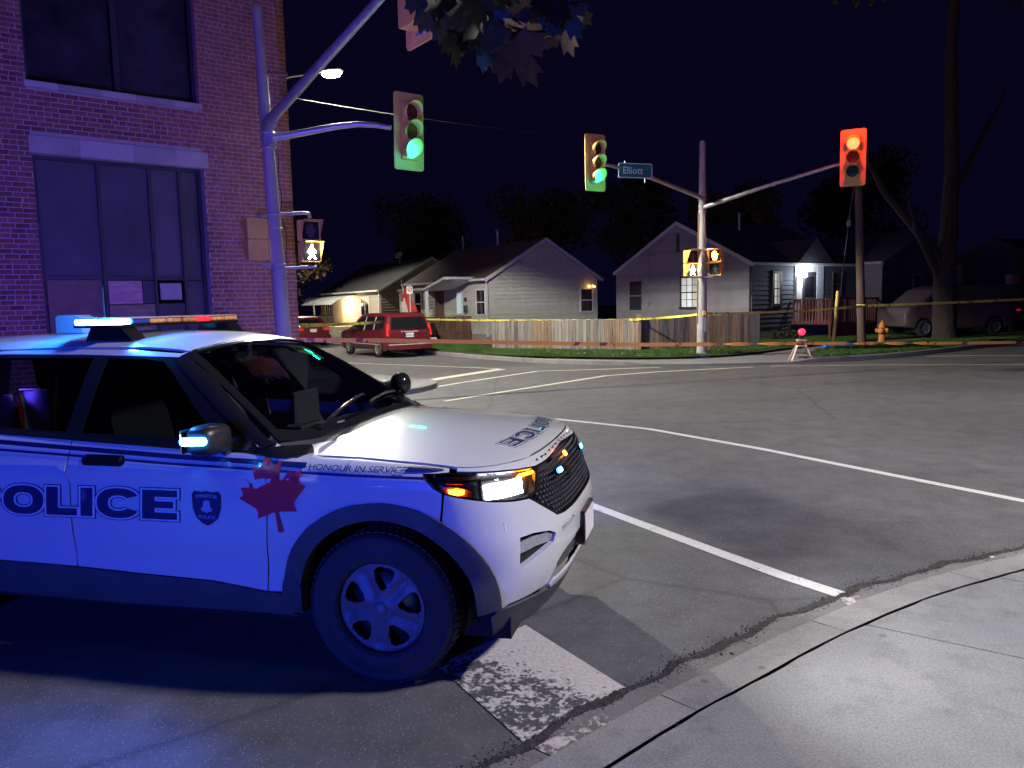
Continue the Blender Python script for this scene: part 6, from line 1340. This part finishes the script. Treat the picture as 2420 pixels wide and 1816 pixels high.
# light bar
lb = empty('light_bar', (-1.86, 0, 1.765)); lb.parent = car
M_lbc = mat('lightbar_clear', (.55, .5, .5), .15, var=.2, scale=30); M_lba = mat('lightbar_amber', (.75, .33, .14), .2, var=.3, scale=40); M_lbr = glow('lightbar_red', (1, .03, .05), 1.2)
q = MB(); q.prism(rrect(1.24, .30, .05), 0, .015, Matrix.Rotation(R_(90), 4, 'Z')); q.build('bar_base', M_blk, lb)
q = MB(); q.prism(rrect(1.22, .28, .05), .047, .055, Matrix.Rotation(R_(90), 4, 'Z')); q.build('bar_lid', mat('lightbar_lid', (.5, .35, .32), .2, var=.15, scale=20), lb)
nsg = 8
for k in range(nsg):
    y0 = -.60 + 1.2 * k / nsg; y1 = y0 + 1.2 / nsg - .008
    q = MB(); q.box((-.135, y0, .016), (.135, y1, .046), .006); q.build('lens_module', (glow('lightbar_blue', (.03, .38, 1.0), 170) if k == 0 else mat('lightbar_blue_off', (.05, .08, .4), .15, var=.2, scale=40) if k == 1 else M_lbr if k in (5,) else M_lba if k > 1 else M_lbc), lb)
for sy in (-1, 1):
    q = MB(); q.prism([(-.10, -.075), (.22, -.075), (.14, .0), (-.06, .0)], -.06, .06, Matrix.Translation((0, sy * .50, 0)) @ Matrix.Rotation(R_(90), 4, 'X')); q.build('mount_foot', M_blk, lb)
# roof puck, antenna
q = MB(); q.prism([(-.10, 0), (.10, 0), (.085, .10), (.05, .115), (-.08, .115), (-.10, .10)], -.06, .06, Matrix.Translation((-2.38, -.18, 1.725)) @ Matrix.Rotation(R_(90), 4, 'X')); q.build('roof_antenna', mat('antenna_white', (.16, .16, .18), .3, var=.1), car)
q = MB(); q.lathe([(.03, 0), (.02, .04), (.006, .06), (.003, .30), (0, .3)], 10, Matrix.Translation((-2.05, -.30, 1.715))); q.build('whip_antenna', M_blk, car)
# handle, plate, fuel etc.
patch('handle_cup', rrect(.27, .055, .027, 5, -1.515, 1.082), 'side', M_blk, lift=.002, step=.03, skirt=.01)
patch('door_handle', rrect(.20, .030, .014, 4, -1.49, 1.088), 'side', M_blk, lift=.03, step=.03, skirt=.02)
patch('handle_cup', rrect(.27, .055, .027, 5, -2.55, 1.10), 'side', M_blk, lift=.002, step=.05, skirt=.01)
c, n = on_nose(0, .60, .012); M4 = Matrix.Translation((c.x + .012, 0, .60)) @ face_mtx((0, 0, 0), (1, 0, 0))
q = MB(); q.prism(rrect(.34, .19, .015, 3), -.05, 0, M4); q.build('plate_holder', M_blk, car); q = MB(); q.prism(rrect(.305, .155, .012, 3), 0.001, .004, M4); pl_ = q.build('licence_plate', mat('plate_white', (.65, .6, .62), .4, var=.1, scale=20), car)
# push bar bolts / tow point on bumper side
c, n = on_nose(-54.5, .80, .0); q = MB(); q.box((-.004, -.022, -.002), (.004, .022, .002), 0, face_mtx(c, n)); q.build('bumper_mark', M_wtxt, car)
# ---- livery
T = .0
st1 = [(-3.9, 1.205), (-2.75, 1.185), (-2.183, 1.170), (-1.735, 1.150), (-1.05, 1.122), (-.56, 1.106), (-.352, 1.096)]; st1b = [(x_, z_ - .024) for x_, z_ in reversed(st1)]
LV = lambda nm, poly, m, lift=.0035: patch(nm, poly, 'side', m, lift=lift, step=.07, mirror=True, skirt=0)
LV('livery_stripe', st1 + st1b, M_navy)
s2_ = [(-3.9, 1.158), (-2.75, 1.140), (-2.183, 1.124), (-1.735, 1.107), (-1.05, 1.080), (-.56, 1.066), (-.35, 1.058), (.05, 1.052), (.26, 1.050)]; LV('livery_stripe', s2_ + [(x_, z_ - .012) for x_, z_ in reversed(s2_)], M_navy)
s3_ = [(.170, 1.088), (.24, 1.086), (.34, 1.077)]; LV('livery_stripe', s3_ + [(.345, 1.073), (.24, 1.068), (.170, 1.068)], M_navy)
def label_side(txt, x0, x1, z0, z1, layers, slant=0.0, zs=0.0, both=True):
    """text on the body side fitted to a box; layers = [(offset, material, lift)]"""
    v0, f0 = text2d(txt, 1.0, 0.0); mn, mx = v0.min(0), v0.max(0); sc_x = (x1 - x0) / (mx[0] - mn[0]); sc_z = (z1 - z0) / (mx[1] - mn[1])
    for off, m, lift in layers:
        v, f = text2d(txt, 1.0, off)
        P = np.stack([x0 + (v[:, 0] - mn[0]) * sc_x + slant * (v[:, 1] - mn[1]) * sc_z, z0 + (v[:, 1] - mn[1]) * sc_z + zs * ((v[:, 0] - mn[0]) * sc_x)], 1)
        decal('livery_lettering', P, f, 'side', m, car, lift)
label_side('HONOUR IN SERVICE', -.335, .165, 1.068, 1.092, [(.004, M_navy, .0036)], .15, -.012)
# POLICE: letters drawn as heavy blocks with a white inline and a navy rim
def block_letters():
    H = 1.0
    def ell(cx, cy, rx, ry, n=36, a0=0, a1=360): return [(cx + rx * math.copysign(abs(math.cos(R_(a0 + (a1 - a0) * i / n))) ** .85, math.cos(R_(a0 + (a1 - a0) * i / n))), cy + ry * math.copysign(abs(math.sin(R_(a0 + (a1 - a0) * i / n))) ** .85, math.sin(R_(a0 + (a1 - a0) * i / n)))) for i in range(n if a1 - a0 >= 360 else n + 1)]
    L = {}
    L['P'] = (1.12, [lambda e: [(0 - e, 0 - e), (.34 + e, -e), (.34 + e, .30 - e), (.70, .30 - e), (.95 + e * .7, .40 - e * .7), (1.06 + e, .65), (.95 + e * .7, .90 + e * .7), (.70, 1 + e), (-e, 1 + e)]], [lambda e: [(.34 + e, .54 + e), (.62, .54 + e), (.70 - e, .65), (.62, .76 - e), (.34 + e, .76 - e)]])
    L['O'] = (1.26, [lambda e: ell(.6, .5, .6 + e, .52 + e)], [lambda e: ell(.6, .5, .27 - e, .25 - e)])
    L['L'] = (.98, [lambda e: [(-e, -e), (.90 + e, -e), (.90 + e, .27 + e), (.36 + e, .27 + e), (.36 + e, 1 + e), (-e, 1 + e)]], [])
    L['I'] = (.46, [lambda e: [(-e, -e), (.36 + e, -e), (.36 + e, 1 + e), (-e, 1 + e)]], [])
    def C(e):
        o = ell(.6, .5, .6 + e, .52 + e, 40, 28, 332); i = ell(.6, .5, .27 - e, .25 - e, 30, 322, 38); return o + [(1.12 + e, .25 - e * 0)] * 0 + i
    L['C'] = (1.24, [C], [])
    L['E'] = (1.04, [lambda e: [(-e, -e), (.96 + e, -e), (.96 + e, .25 + e), (.36 + e, .25 + e), (.36 + e, .375 - e), (.86 + e, .375 - e), (.86 + e, .625 + e), (.36 + e, .625 + e), (.36 + e, .75 - e), (.96 + e, .75 - e), (.96 + e, 1 + e), (-e, 1 + e)]], [])
    return L
BL = block_letters()
def block_text(word, place, kind, mats, step=.05, parent=car):
    """place(u,v)->panel coordinates; three nested layers per letter"""
    x = 0
    for ch_ in word:
        w, outs, holes = BL[ch_]
        for e, m, lift in mats:
            po = [place(x + a, b) for a, b in outs[0](e)]; hh = [[place(x + a, b) for a, b in h(e)] for h in holes]
            vo, F, bd = tri2d(po, hh, step); decal('livery_lettering', vo, [tuple(t) for t in F], kind, m, parent, lift)
        x += w
    return x
tot = sum(BL[c_][0] for c_ in 'POLICE'); sx = (1.10) / (sum(BL[c_][0] for c_ in 'OLICE') - .08); x_p = -2.185 - BL['P'][0] * sx
pl_f = lambda u, v: (x_p + u * sx + .008 * v, .772 + v * .155 + .004 * u * 0 - .0 + (u * sx) * .008)
block_text('POLICE', pl_f, 'side', [(.075, M_navy, .003), (.045, M_wtxt, .0042), (-.01, M_navy, .0054)], .04)
# hood word, mirrored for drivers ahead
ph_f = lambda u, v: (.632 - v * .095 - .16 * ((u / tot - .5) * 1.0) ** 2 * 1.5, -(u / tot - .5) * .98)
block_text('POLICE', ph_f, 'top', [(.06, M_navy, .0045), (.02, M_wtxt, .0055), (-.03, M_navy, .0065)], .05)
v, f = text2d('INTERCEPTOR', 1.0, .01, 1.0, 1.5); mn, mx = v.min(0), v.max(0)
Pn = np.stack([(-36 + 72 * (v[:, 0] - mn[0]) / (mx[0] - mn[0])) * .0157, np.interp(np.abs(-36 + 72 * (v[:, 0] - mn[0]) / (mx[0] - mn[0])), [0, 16, 36], [1.062, 1.056, 1.044]) + .012 * (v[:, 1] - mn[1])], 1)
decal('hood_badge_lettering', Pn, f, 'cyl', M_blk, car, .004)
# maple leaf on the fender, slightly tipped
MLF = [(0, 1.0), (.13, .76), (.20, .72), (.34, .80), (.27, .42), (.33, .38), (.50, .58), (.56, .48), (.78, .52), (.70, .30), (.72, .24), (.82, .19), (.46, -.10), (.44, -.17), (.48, -.30), (.14, -.25), (.05, -.24), (.04, -.28), (.07, -.66), (-.0, -.66)]
MLF = MLF[:-1] + [(.0, -.68)] + [(-a, b) for a, b in reversed(MLF[1:-1])]
ca, sa = math.cos(R_(12)), math.sin(R_(12)); mcx, mcz = -.522, .908; sc_m = .236
leaf_side = [(mcx + sc_m * .98 * (a * ca - b * -sa) * 1.0 - 0, mcz + sc_m * 1.02 * (a * -sa * -1 * -1 + b * ca)) for a, b in [(-q[0], q[1]) for q in MLF]]
leaf_side = [(mcx + sc_m * (a * ca - b * sa * -1 * -1), mcz + sc_m * (a * sa * -1 * -1 + b * ca)) for a, b in MLF]
vo, F, bd = tri2d(leaf_side, step=.04); decal('maple_leaf_emblem', vo, [tuple(t) for t in F], 'side', M_redl, car, .0045)
# shield
shp = [(0, .5), (.16, .47), (.42, .5), (.5, .38), (.48, .0), (.36, -.28), (.15, -.44), (0, -.5)]; shp = shp + [(-a, b) for a, b in reversed(shp[1:-1])]
scx, scz = -.910, .852
def shield(k, dz=0): return [(scx + a * .172 * k, scz + b * .178 * k + dz) for a, b in shp]
vo, F, bd = tri2d(shield(1), step=.04); decal('shield_emblem', vo, [tuple(t) for t in F], 'side', M_navy, car, .003)
M_shl = mat('shield_silver', (.34, .36, .5), .35, var=0)
for txt, z0, h_, w_ in (('WINDSOR', .902, .018, .128), ('POLICE', .800, .016, .098), ('1867', .822, .011, .04)):
    if txt == '1867': continue
    v, f = text2d(txt, 1.0, .012); mn, mx = v.min(0), v.max(0); decal('shield_lettering', np.stack([scx - w_ / 2 + (v[:, 0] - mn[0]) / (mx[0] - mn[0]) * w_, z0 + (v[:, 1] - mn[1]) / (mx[1] - mn[1]) * h_ + (0 if txt != 'WINDSOR' else .006 * (1 - ((v[:, 0] - mn[0]) / (mx[0] - mn[0]) * 2 - 1) ** 2))], 1), f, 'side', M_shl, car, .0045)
crest = [(-.018, .893), (-.012, .888), (0, .896), (.012, .888), (.018, .893), (.020, .862), (.034, .850), (.030, .838), (.012, .836), (0, .828), (-.012, .836), (-.030, .838), (-.034, .850), (-.020, .862)]
vo, F, bd = tri2d([(scx + a, b) for a, b in crest], step=.02); decal('shield_crest', vo, [tuple(t) for t in F], 'side', M_shl, car, .0045)
# the flashing units' own light
cw = Matrix.Translation((-.434, 4.537, 0)) @ Matrix.Rotation(-CAR_TH, 4, 'Z')
lamp('POINT', 'light_bar_blue', cw @ Vector((-1.86, -.52, 1.95)), 120, (.03, .22, 1.0), .06)
lamp('SPOT', 'mirror_blue_light', cw @ Vector((-.78, -1.235, 1.236)), 120, (.02, .10, 1.0), .04, target=cw @ Vector((-1.2, -2.6, .3)), spot=R_(110), blend=.6)
lamp('SPOT', 'mirror_blue_light_far', cw @ Vector((-.78, 1.235, 1.236)), 400, (.03, .16, 1.0), .04, target=cw @ Vector((-.9, 3, 1.1)), spot=R_(170), blend=1)
lamp('SPOT', 'light_bar_red', cw @ Vector((-1.75, .70, 1.88)), 130, (1.0, .16, .20), .06, target=cw @ Vector((-1.5, 6, 3.2)), spot=R_(160), blend=1)
lamp('SPOT', 'tail_blue_light', cw @ Vector((-4.15, .6, 1.35)), 1900, (.12, .055, 1.0), .06, target=cw @ Vector((-7.5, 7, 2.4)), spot=R_(165), blend=1)
for sy in (-1, 1): lamp('SPOT', 'headlamp_beam', cw @ Vector((.80, sy * .66, .965)), 260, (.95, .97, 1), .05, target=cw @ Vector((12, sy * 1.0, .0)), spot=R_(80), blend=.8)
# unseen second cruiser, added to carry a blue fill for this one's side
def copy_tree(o, parent=None):
    c_ = o.copy(); COL.objects.link(c_); c_.parent = parent
    for ch_ in [k_ for k_ in list(bpy.data.objects) if k_.parent == o and k_ is not c_]: copy_tree(ch_, c_)
    return c_
car2 = copy_tree(car); car2.location = (-6.2, -5.2, 0); car2.rotation_euler = (0, 0, R_(152)); car2['label'] = 'unseen copy of the police SUV, added behind the viewer to carry a blue fill light'
c2w = Matrix.Translation(car2.location) @ Matrix.Rotation(R_(152), 4, 'Z')
lamp('SPOT', 'added_blue_fill', c2w @ Vector((-1.7, -.66, 1.95)), 3600, (.012, .045, 1.0), .12, target=(-2.2, 4.0, .75), spot=R_(50), blend=1)  # added blue fill spot aimed at the first car's side
# ------------------------------------------------------------------ other vehicles
def veh(name, label, loc, ang, prof, belt, width, tumble, m_body, wheels, wr, wins, glassm, rear, front_x, cat='car', group='parked vehicles'):
    """vehicle from a closed side profile (x forward, z): lofted over the width with tumblehome above the belt"""
    o = empty(name, loc, ang, label, cat, group); hw = width / 2
    def yat(x, z): 
        y = hw - max(0, z - belt) * tumble - .06 * max(0, (.45 - z) / .3); xe = min(x - rear, front_x - x); return y - .10 * max(0, 1 - xe / .35) ** 2
    poly = []; zb = min(p[1] for p in prof); k = max(i for i, p in enumerate(prof) if p[0] > max(wheels)); poly = list(prof[:k + 1])
    for wx in sorted(wheels, reverse=True): poly += [(wx + wr * 1.15 * math.cos(R_(t)), wr + wr * 1.15 * math.sin(R_(t))) for t in range(-8, 189, 14)]
    poly += list(prof[k + 1:]); vo, F, bd = tri2d(poly, [], .16)
    n = len(vo); V = [(x, -yat(x, z), z) for x, z in vo] + [(x, yat(x, z), z) for x, z in vo]
    fs = [tuple(t) for t in F] + [tuple(int(i) + n for i in reversed(t)) for t in F] + [(b, a, n + a, n + b) for a, b in bd]
    bo_ = mesh('body', V, fs, m_body, o); bo_.data.polygons.foreach_set('use_smooth', [True] * (2 * len(F)) + [False] * len(bd))
    def panel(nm, P, m, lift=.012, both=True, parent=o):
        for s in ((-1, 1) if both else (-1,)):
            v2, F2_, b2 = tri2d(P, [], .25); v = [(x, s * (yat(x, z) + lift), z) for x, z in v2]; f = [tuple(t) if s < 0 else tuple(reversed(t)) for t in F2_]; mesh(nm, v, f, m, parent)
    for nm, P, m in wins: panel(nm, P, m)
    for wx in wheels:
        for s in (-1, 1):
            w = empty('wheel', (wx, s * (hw - .10), wr)); w.parent = o; M4 = face_mtx((0, 0, 0), (0, s, 0)); q = MB(); q.lathe([(wr * .6, -.1), (wr * .93, -.1), (wr, -.06), (wr, .06), (wr * .93, .1), (wr * .62, .1)], 28, M4); q.build('tyre', MATS['tyre_rubber'], w)
            q = MB(); q.lathe([(0, .06), (wr * .2, .07), (wr * .55, .05), (wr * .62, .095)], 20, M4); q.build('rim', MATS['wheel_silver'], w)
            for k in range(5):
                q = MB(); q.box((wr * .15, -.03, .055), (wr * .57, .03, .08), 0, M4 @ Matrix.Rotation(k * 1.2566, 4, 'Z')); q.build('spoke', MATS['wheel_silver'], w)
            q = MB(); a = [(wr * 1.17 * math.cos(R_(t)), wr * 1.17 * math.sin(R_(t))) for t in range(0, 181, 12)]; k_ = len(a); q.add([(x, -s * .25, z) for x, z in a] + [(x, s * .09, z) for x, z in a], [tuple(range(k_))] + [(i, i + 1, k_ + i + 1, k_ + i) for i in range(k_ - 1)]); q.build('wheel_well', M_liner, w)
    return o, panel, yat
M_redv = mat('maroon_paint', (.10, .010, .015), .35, var=0, coat=.4); M_vg = mat('vehicle_glass', (.010, .011, .013), .05, var=0, spec=.9); M_tail = mat('tail_lens', (.55, .03, .03), .2, var=0, emit=(1, .03, .03), estr=.25)
M_plate = mat('number_plate', (.7, .7, .72), .4, var=0); M_vpale = mat('pillar_pale', (.45, .38, .38), .4, var=0)
vl = Vector((-4.78, 28.3, 0)); vdir = XD; vang = RX
# van frame: x forward; rear axle at x=0
vp_ = [(-.98, .32), (-.99, .62), (-.99, .98), (-.93, 1.18), (-.82, 1.60), (-.66, 1.72), (0, 1.77), (1.2, 1.76), (1.9, 1.66), (2.5, 1.32), (2.95, 1.10), (3.55, 1.02), (4.05, .86), (4.13, .6), (4.08, .30), (3.5, .24), (-.6, .26)]
vctr = vl + Vector((vdir.y, -vdir.x, 0)) * .9
van, vpan, vy = veh('minivan', 'maroon minivan parked at the far kerb by the cream house', vctr, vang, vp_, 1.02, 1.98, .30, M_redv, (0, 3.08), .345,
    [('side_window', [(-.62, 1.16), (.25, 1.10), (.25, 1.62), (-.52, 1.64)], M_vg), ('side_window', [(.36, 1.10), (1.22, 1.06), (1.22, 1.62), (.36, 1.63)], M_vg), ('side_window', [(1.33, 1.06), (2.42, 1.06), (2.30, 1.24), (1.80, 1.58), (1.33, 1.62)], M_vg),
     ('pillar', [(.26, 1.10), (.35, 1.10), (.35, 1.62), (.26, 1.62)], M_vpale), ('pillar', [(1.23, 1.06), (1.32, 1.06), (1.32, 1.62), (1.23, 1.62)], M_vpale), ('sill_moulding', [(-.3, .50), (2.6, .50), (2.6, .54), (-.3, .54)], M_vpale), ('door_seam', [(.30, .42), (.31, .42), (.31, 1.08), (.30, 1.08)], M_liner), ('door_seam', [(1.27, .42), (1.28, .42), (1.28, 1.05), (1.27, 1.05)], M_liner)], M_vg, -.99, 4.1)
van.scale = (.93, .93, .93); van.location = vctr + XD * .35
def rpart(o, nm, m, P, x0, x1=None):
    """piece on the tail: P in (y,z); x given at bottom and top of the piece"""
    zs = [p[1] for p in P]; z0, z1 = min(zs), max(zs); f = lambda z: x0 + ((x1 if x1 is not None else x0) - x0) * (z - z0) / max(1e-6, z1 - z0)
    n = len(P); v = [(f(z) - .012, y, z) for y, z in P] + [(f(z) + .03, y, z) for y, z in P]; return mesh(nm, v, [tuple(range(n)), tuple(reversed(range(n, 2 * n)))] + [(i, n + i, n + (i + 1) % n, (i + 1) % n) for i in range(n)], m, o)
rpart(van, 'rear_window', M_vg, [(.80, 1.12), (-.80, 1.12), (-.70, 1.58), (.70, 1.58)], -.955, -.835)
for s in (-1, 1): rpart(van, 'tail_lamp', M_tail, [(s * .99, .86), (s * .84, .86), (s * .84, 1.30), (s * .93, 1.34)], -.975, -.90)
rpart(van, 'rear_bumper', M_redv, [(.96, .32), (-.96, .32), (-.97, .62), (.97, .62)], -1.06); rpart(van, 'bumper_strip', M_vpale, [(.95, .50), (-.95, .50), (-.95, .54), (.95, .54)], -1.075)
rpart(van, 'number_plate', M_plate, [(.17, .80), (-.17, .80), (-.17, .96), (.17, .96)], -1.01); rpart(van, 'tailgate_trim', M_vpale, [(.36, 1.0), (-.36, 1.0), (-.36, 1.04), (.36, 1.04)], -1.005)
flat_text('plate_lettering', 'CAWR 185', .085, face_mtx((-1.026, 0, .85), (-1, 0, 0)), M_navy, van, .002)
rpart(van, 'rear_wiper', M_liner, [(.0, 1.12), (.02, 1.10), (-.42, 1.17), (-.42, 1.19)], -.985, -.97)
for s in (-1, 1):
    q = MB(); q.box((2.15, s * 1.0 - .1, 1.05), (2.3, s * 1.0 + .1, 1.2), .03); q.build('door_mirror', M_liner, van)
# second red car nearer the brick corner, mostly hidden
cp_ = [(-.95, .30), (-.98, .62), (-.95, .98), (-.45, 1.06), (.15, 1.42), (.9, 1.48), (1.6, 1.42), (2.3, 1.02), (3.1, .92), (3.5, .75), (3.52, .3), (2.9, .22), (-.5, .22)]
c2l = Vector((-8.55, 31.6, 0)); sedan, span_, sy_ = veh('sedan', 'red sedan parked ahead of the minivan near the brick corner', Vector((-9.75, 38.0, 0)) + XD * .9, RX, cp_, .95, 1.8, .34, M_redv, (0, 2.65), .31, [('side_window', [(-.1, 1.06), (.8, 1.02), (.8, 1.38), (.25, 1.36)], M_vg), ('side_window', [(.88, 1.02), (1.95, 1.02), (1.55, 1.36), (.88, 1.38)], M_vg)], M_vg, -.98, 3.5)
rpart(sedan, 'rear_window', M_vg, [(.66, 1.08), (-.66, 1.08), (-.56, 1.38), (.56, 1.38)], -.42, .10)
for s in (-1, 1): rpart(sedan, 'tail_lamp', M_tail, [(s * .85, .78), (s * .5, .80), (s * .5, .92), (s * .84, .95)], -.99, -.96)
rpart(sedan, 'number_plate', M_plate, [(.16, .72), (-.16, .72), (-.16, .87), (.16, .87)], -1.0); rpart(sedan, 'rear_bumper', M_redv, [(.86, .3), (-.86, .3), (-.87, .58), (.87, .58)], -1.03)
# white van in the dark drive
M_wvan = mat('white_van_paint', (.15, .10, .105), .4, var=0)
wp_ = [(-.9, .45), (-.92, 1.2), (-.86, 2.0), (-.6, 2.1), (2.6, 2.1), (3.1, 1.95), (3.75, 1.42), (4.3, 1.22), (4.5, .95), (4.5, .45), (4.0, .35), (-.5, .36)]
wv, wpn, wy = veh('cargo_van', 'white cargo van in the dark behind the tree trunk', (20.6, 33.4, .12), R_(180 + 8), wp_, 1.2, 2.0, .12, M_wvan, (.35, 3.6), .36, [('side_window', [(2.75, 1.30), (3.6, 1.30), (3.05, 1.85), (2.75, 1.87)], M_vg), ('door_seam', [(2.66, .5), (2.68, .5), (2.68, 1.95), (2.66, 1.95)], M_liner), ('door_seam', [(1.3, .5), (1.32, .5), (1.32, 2.0), (1.3, 2.0)], M_liner), ('reflector', [(-.8, .98), (-.55, .98), (-.55, 1.06), (-.8, 1.06)], M_tail)], M_vg, -.92, 4.5, 'van')
rpart(wv, 'rear_window', M_vg, [(.75, 1.35), (-.75, 1.35), (-.7, 1.85), (.7, 1.85)], -.93, -.88)
# ------------------------------------------------------------------ night haze round the lamps
USE_HAZE = False
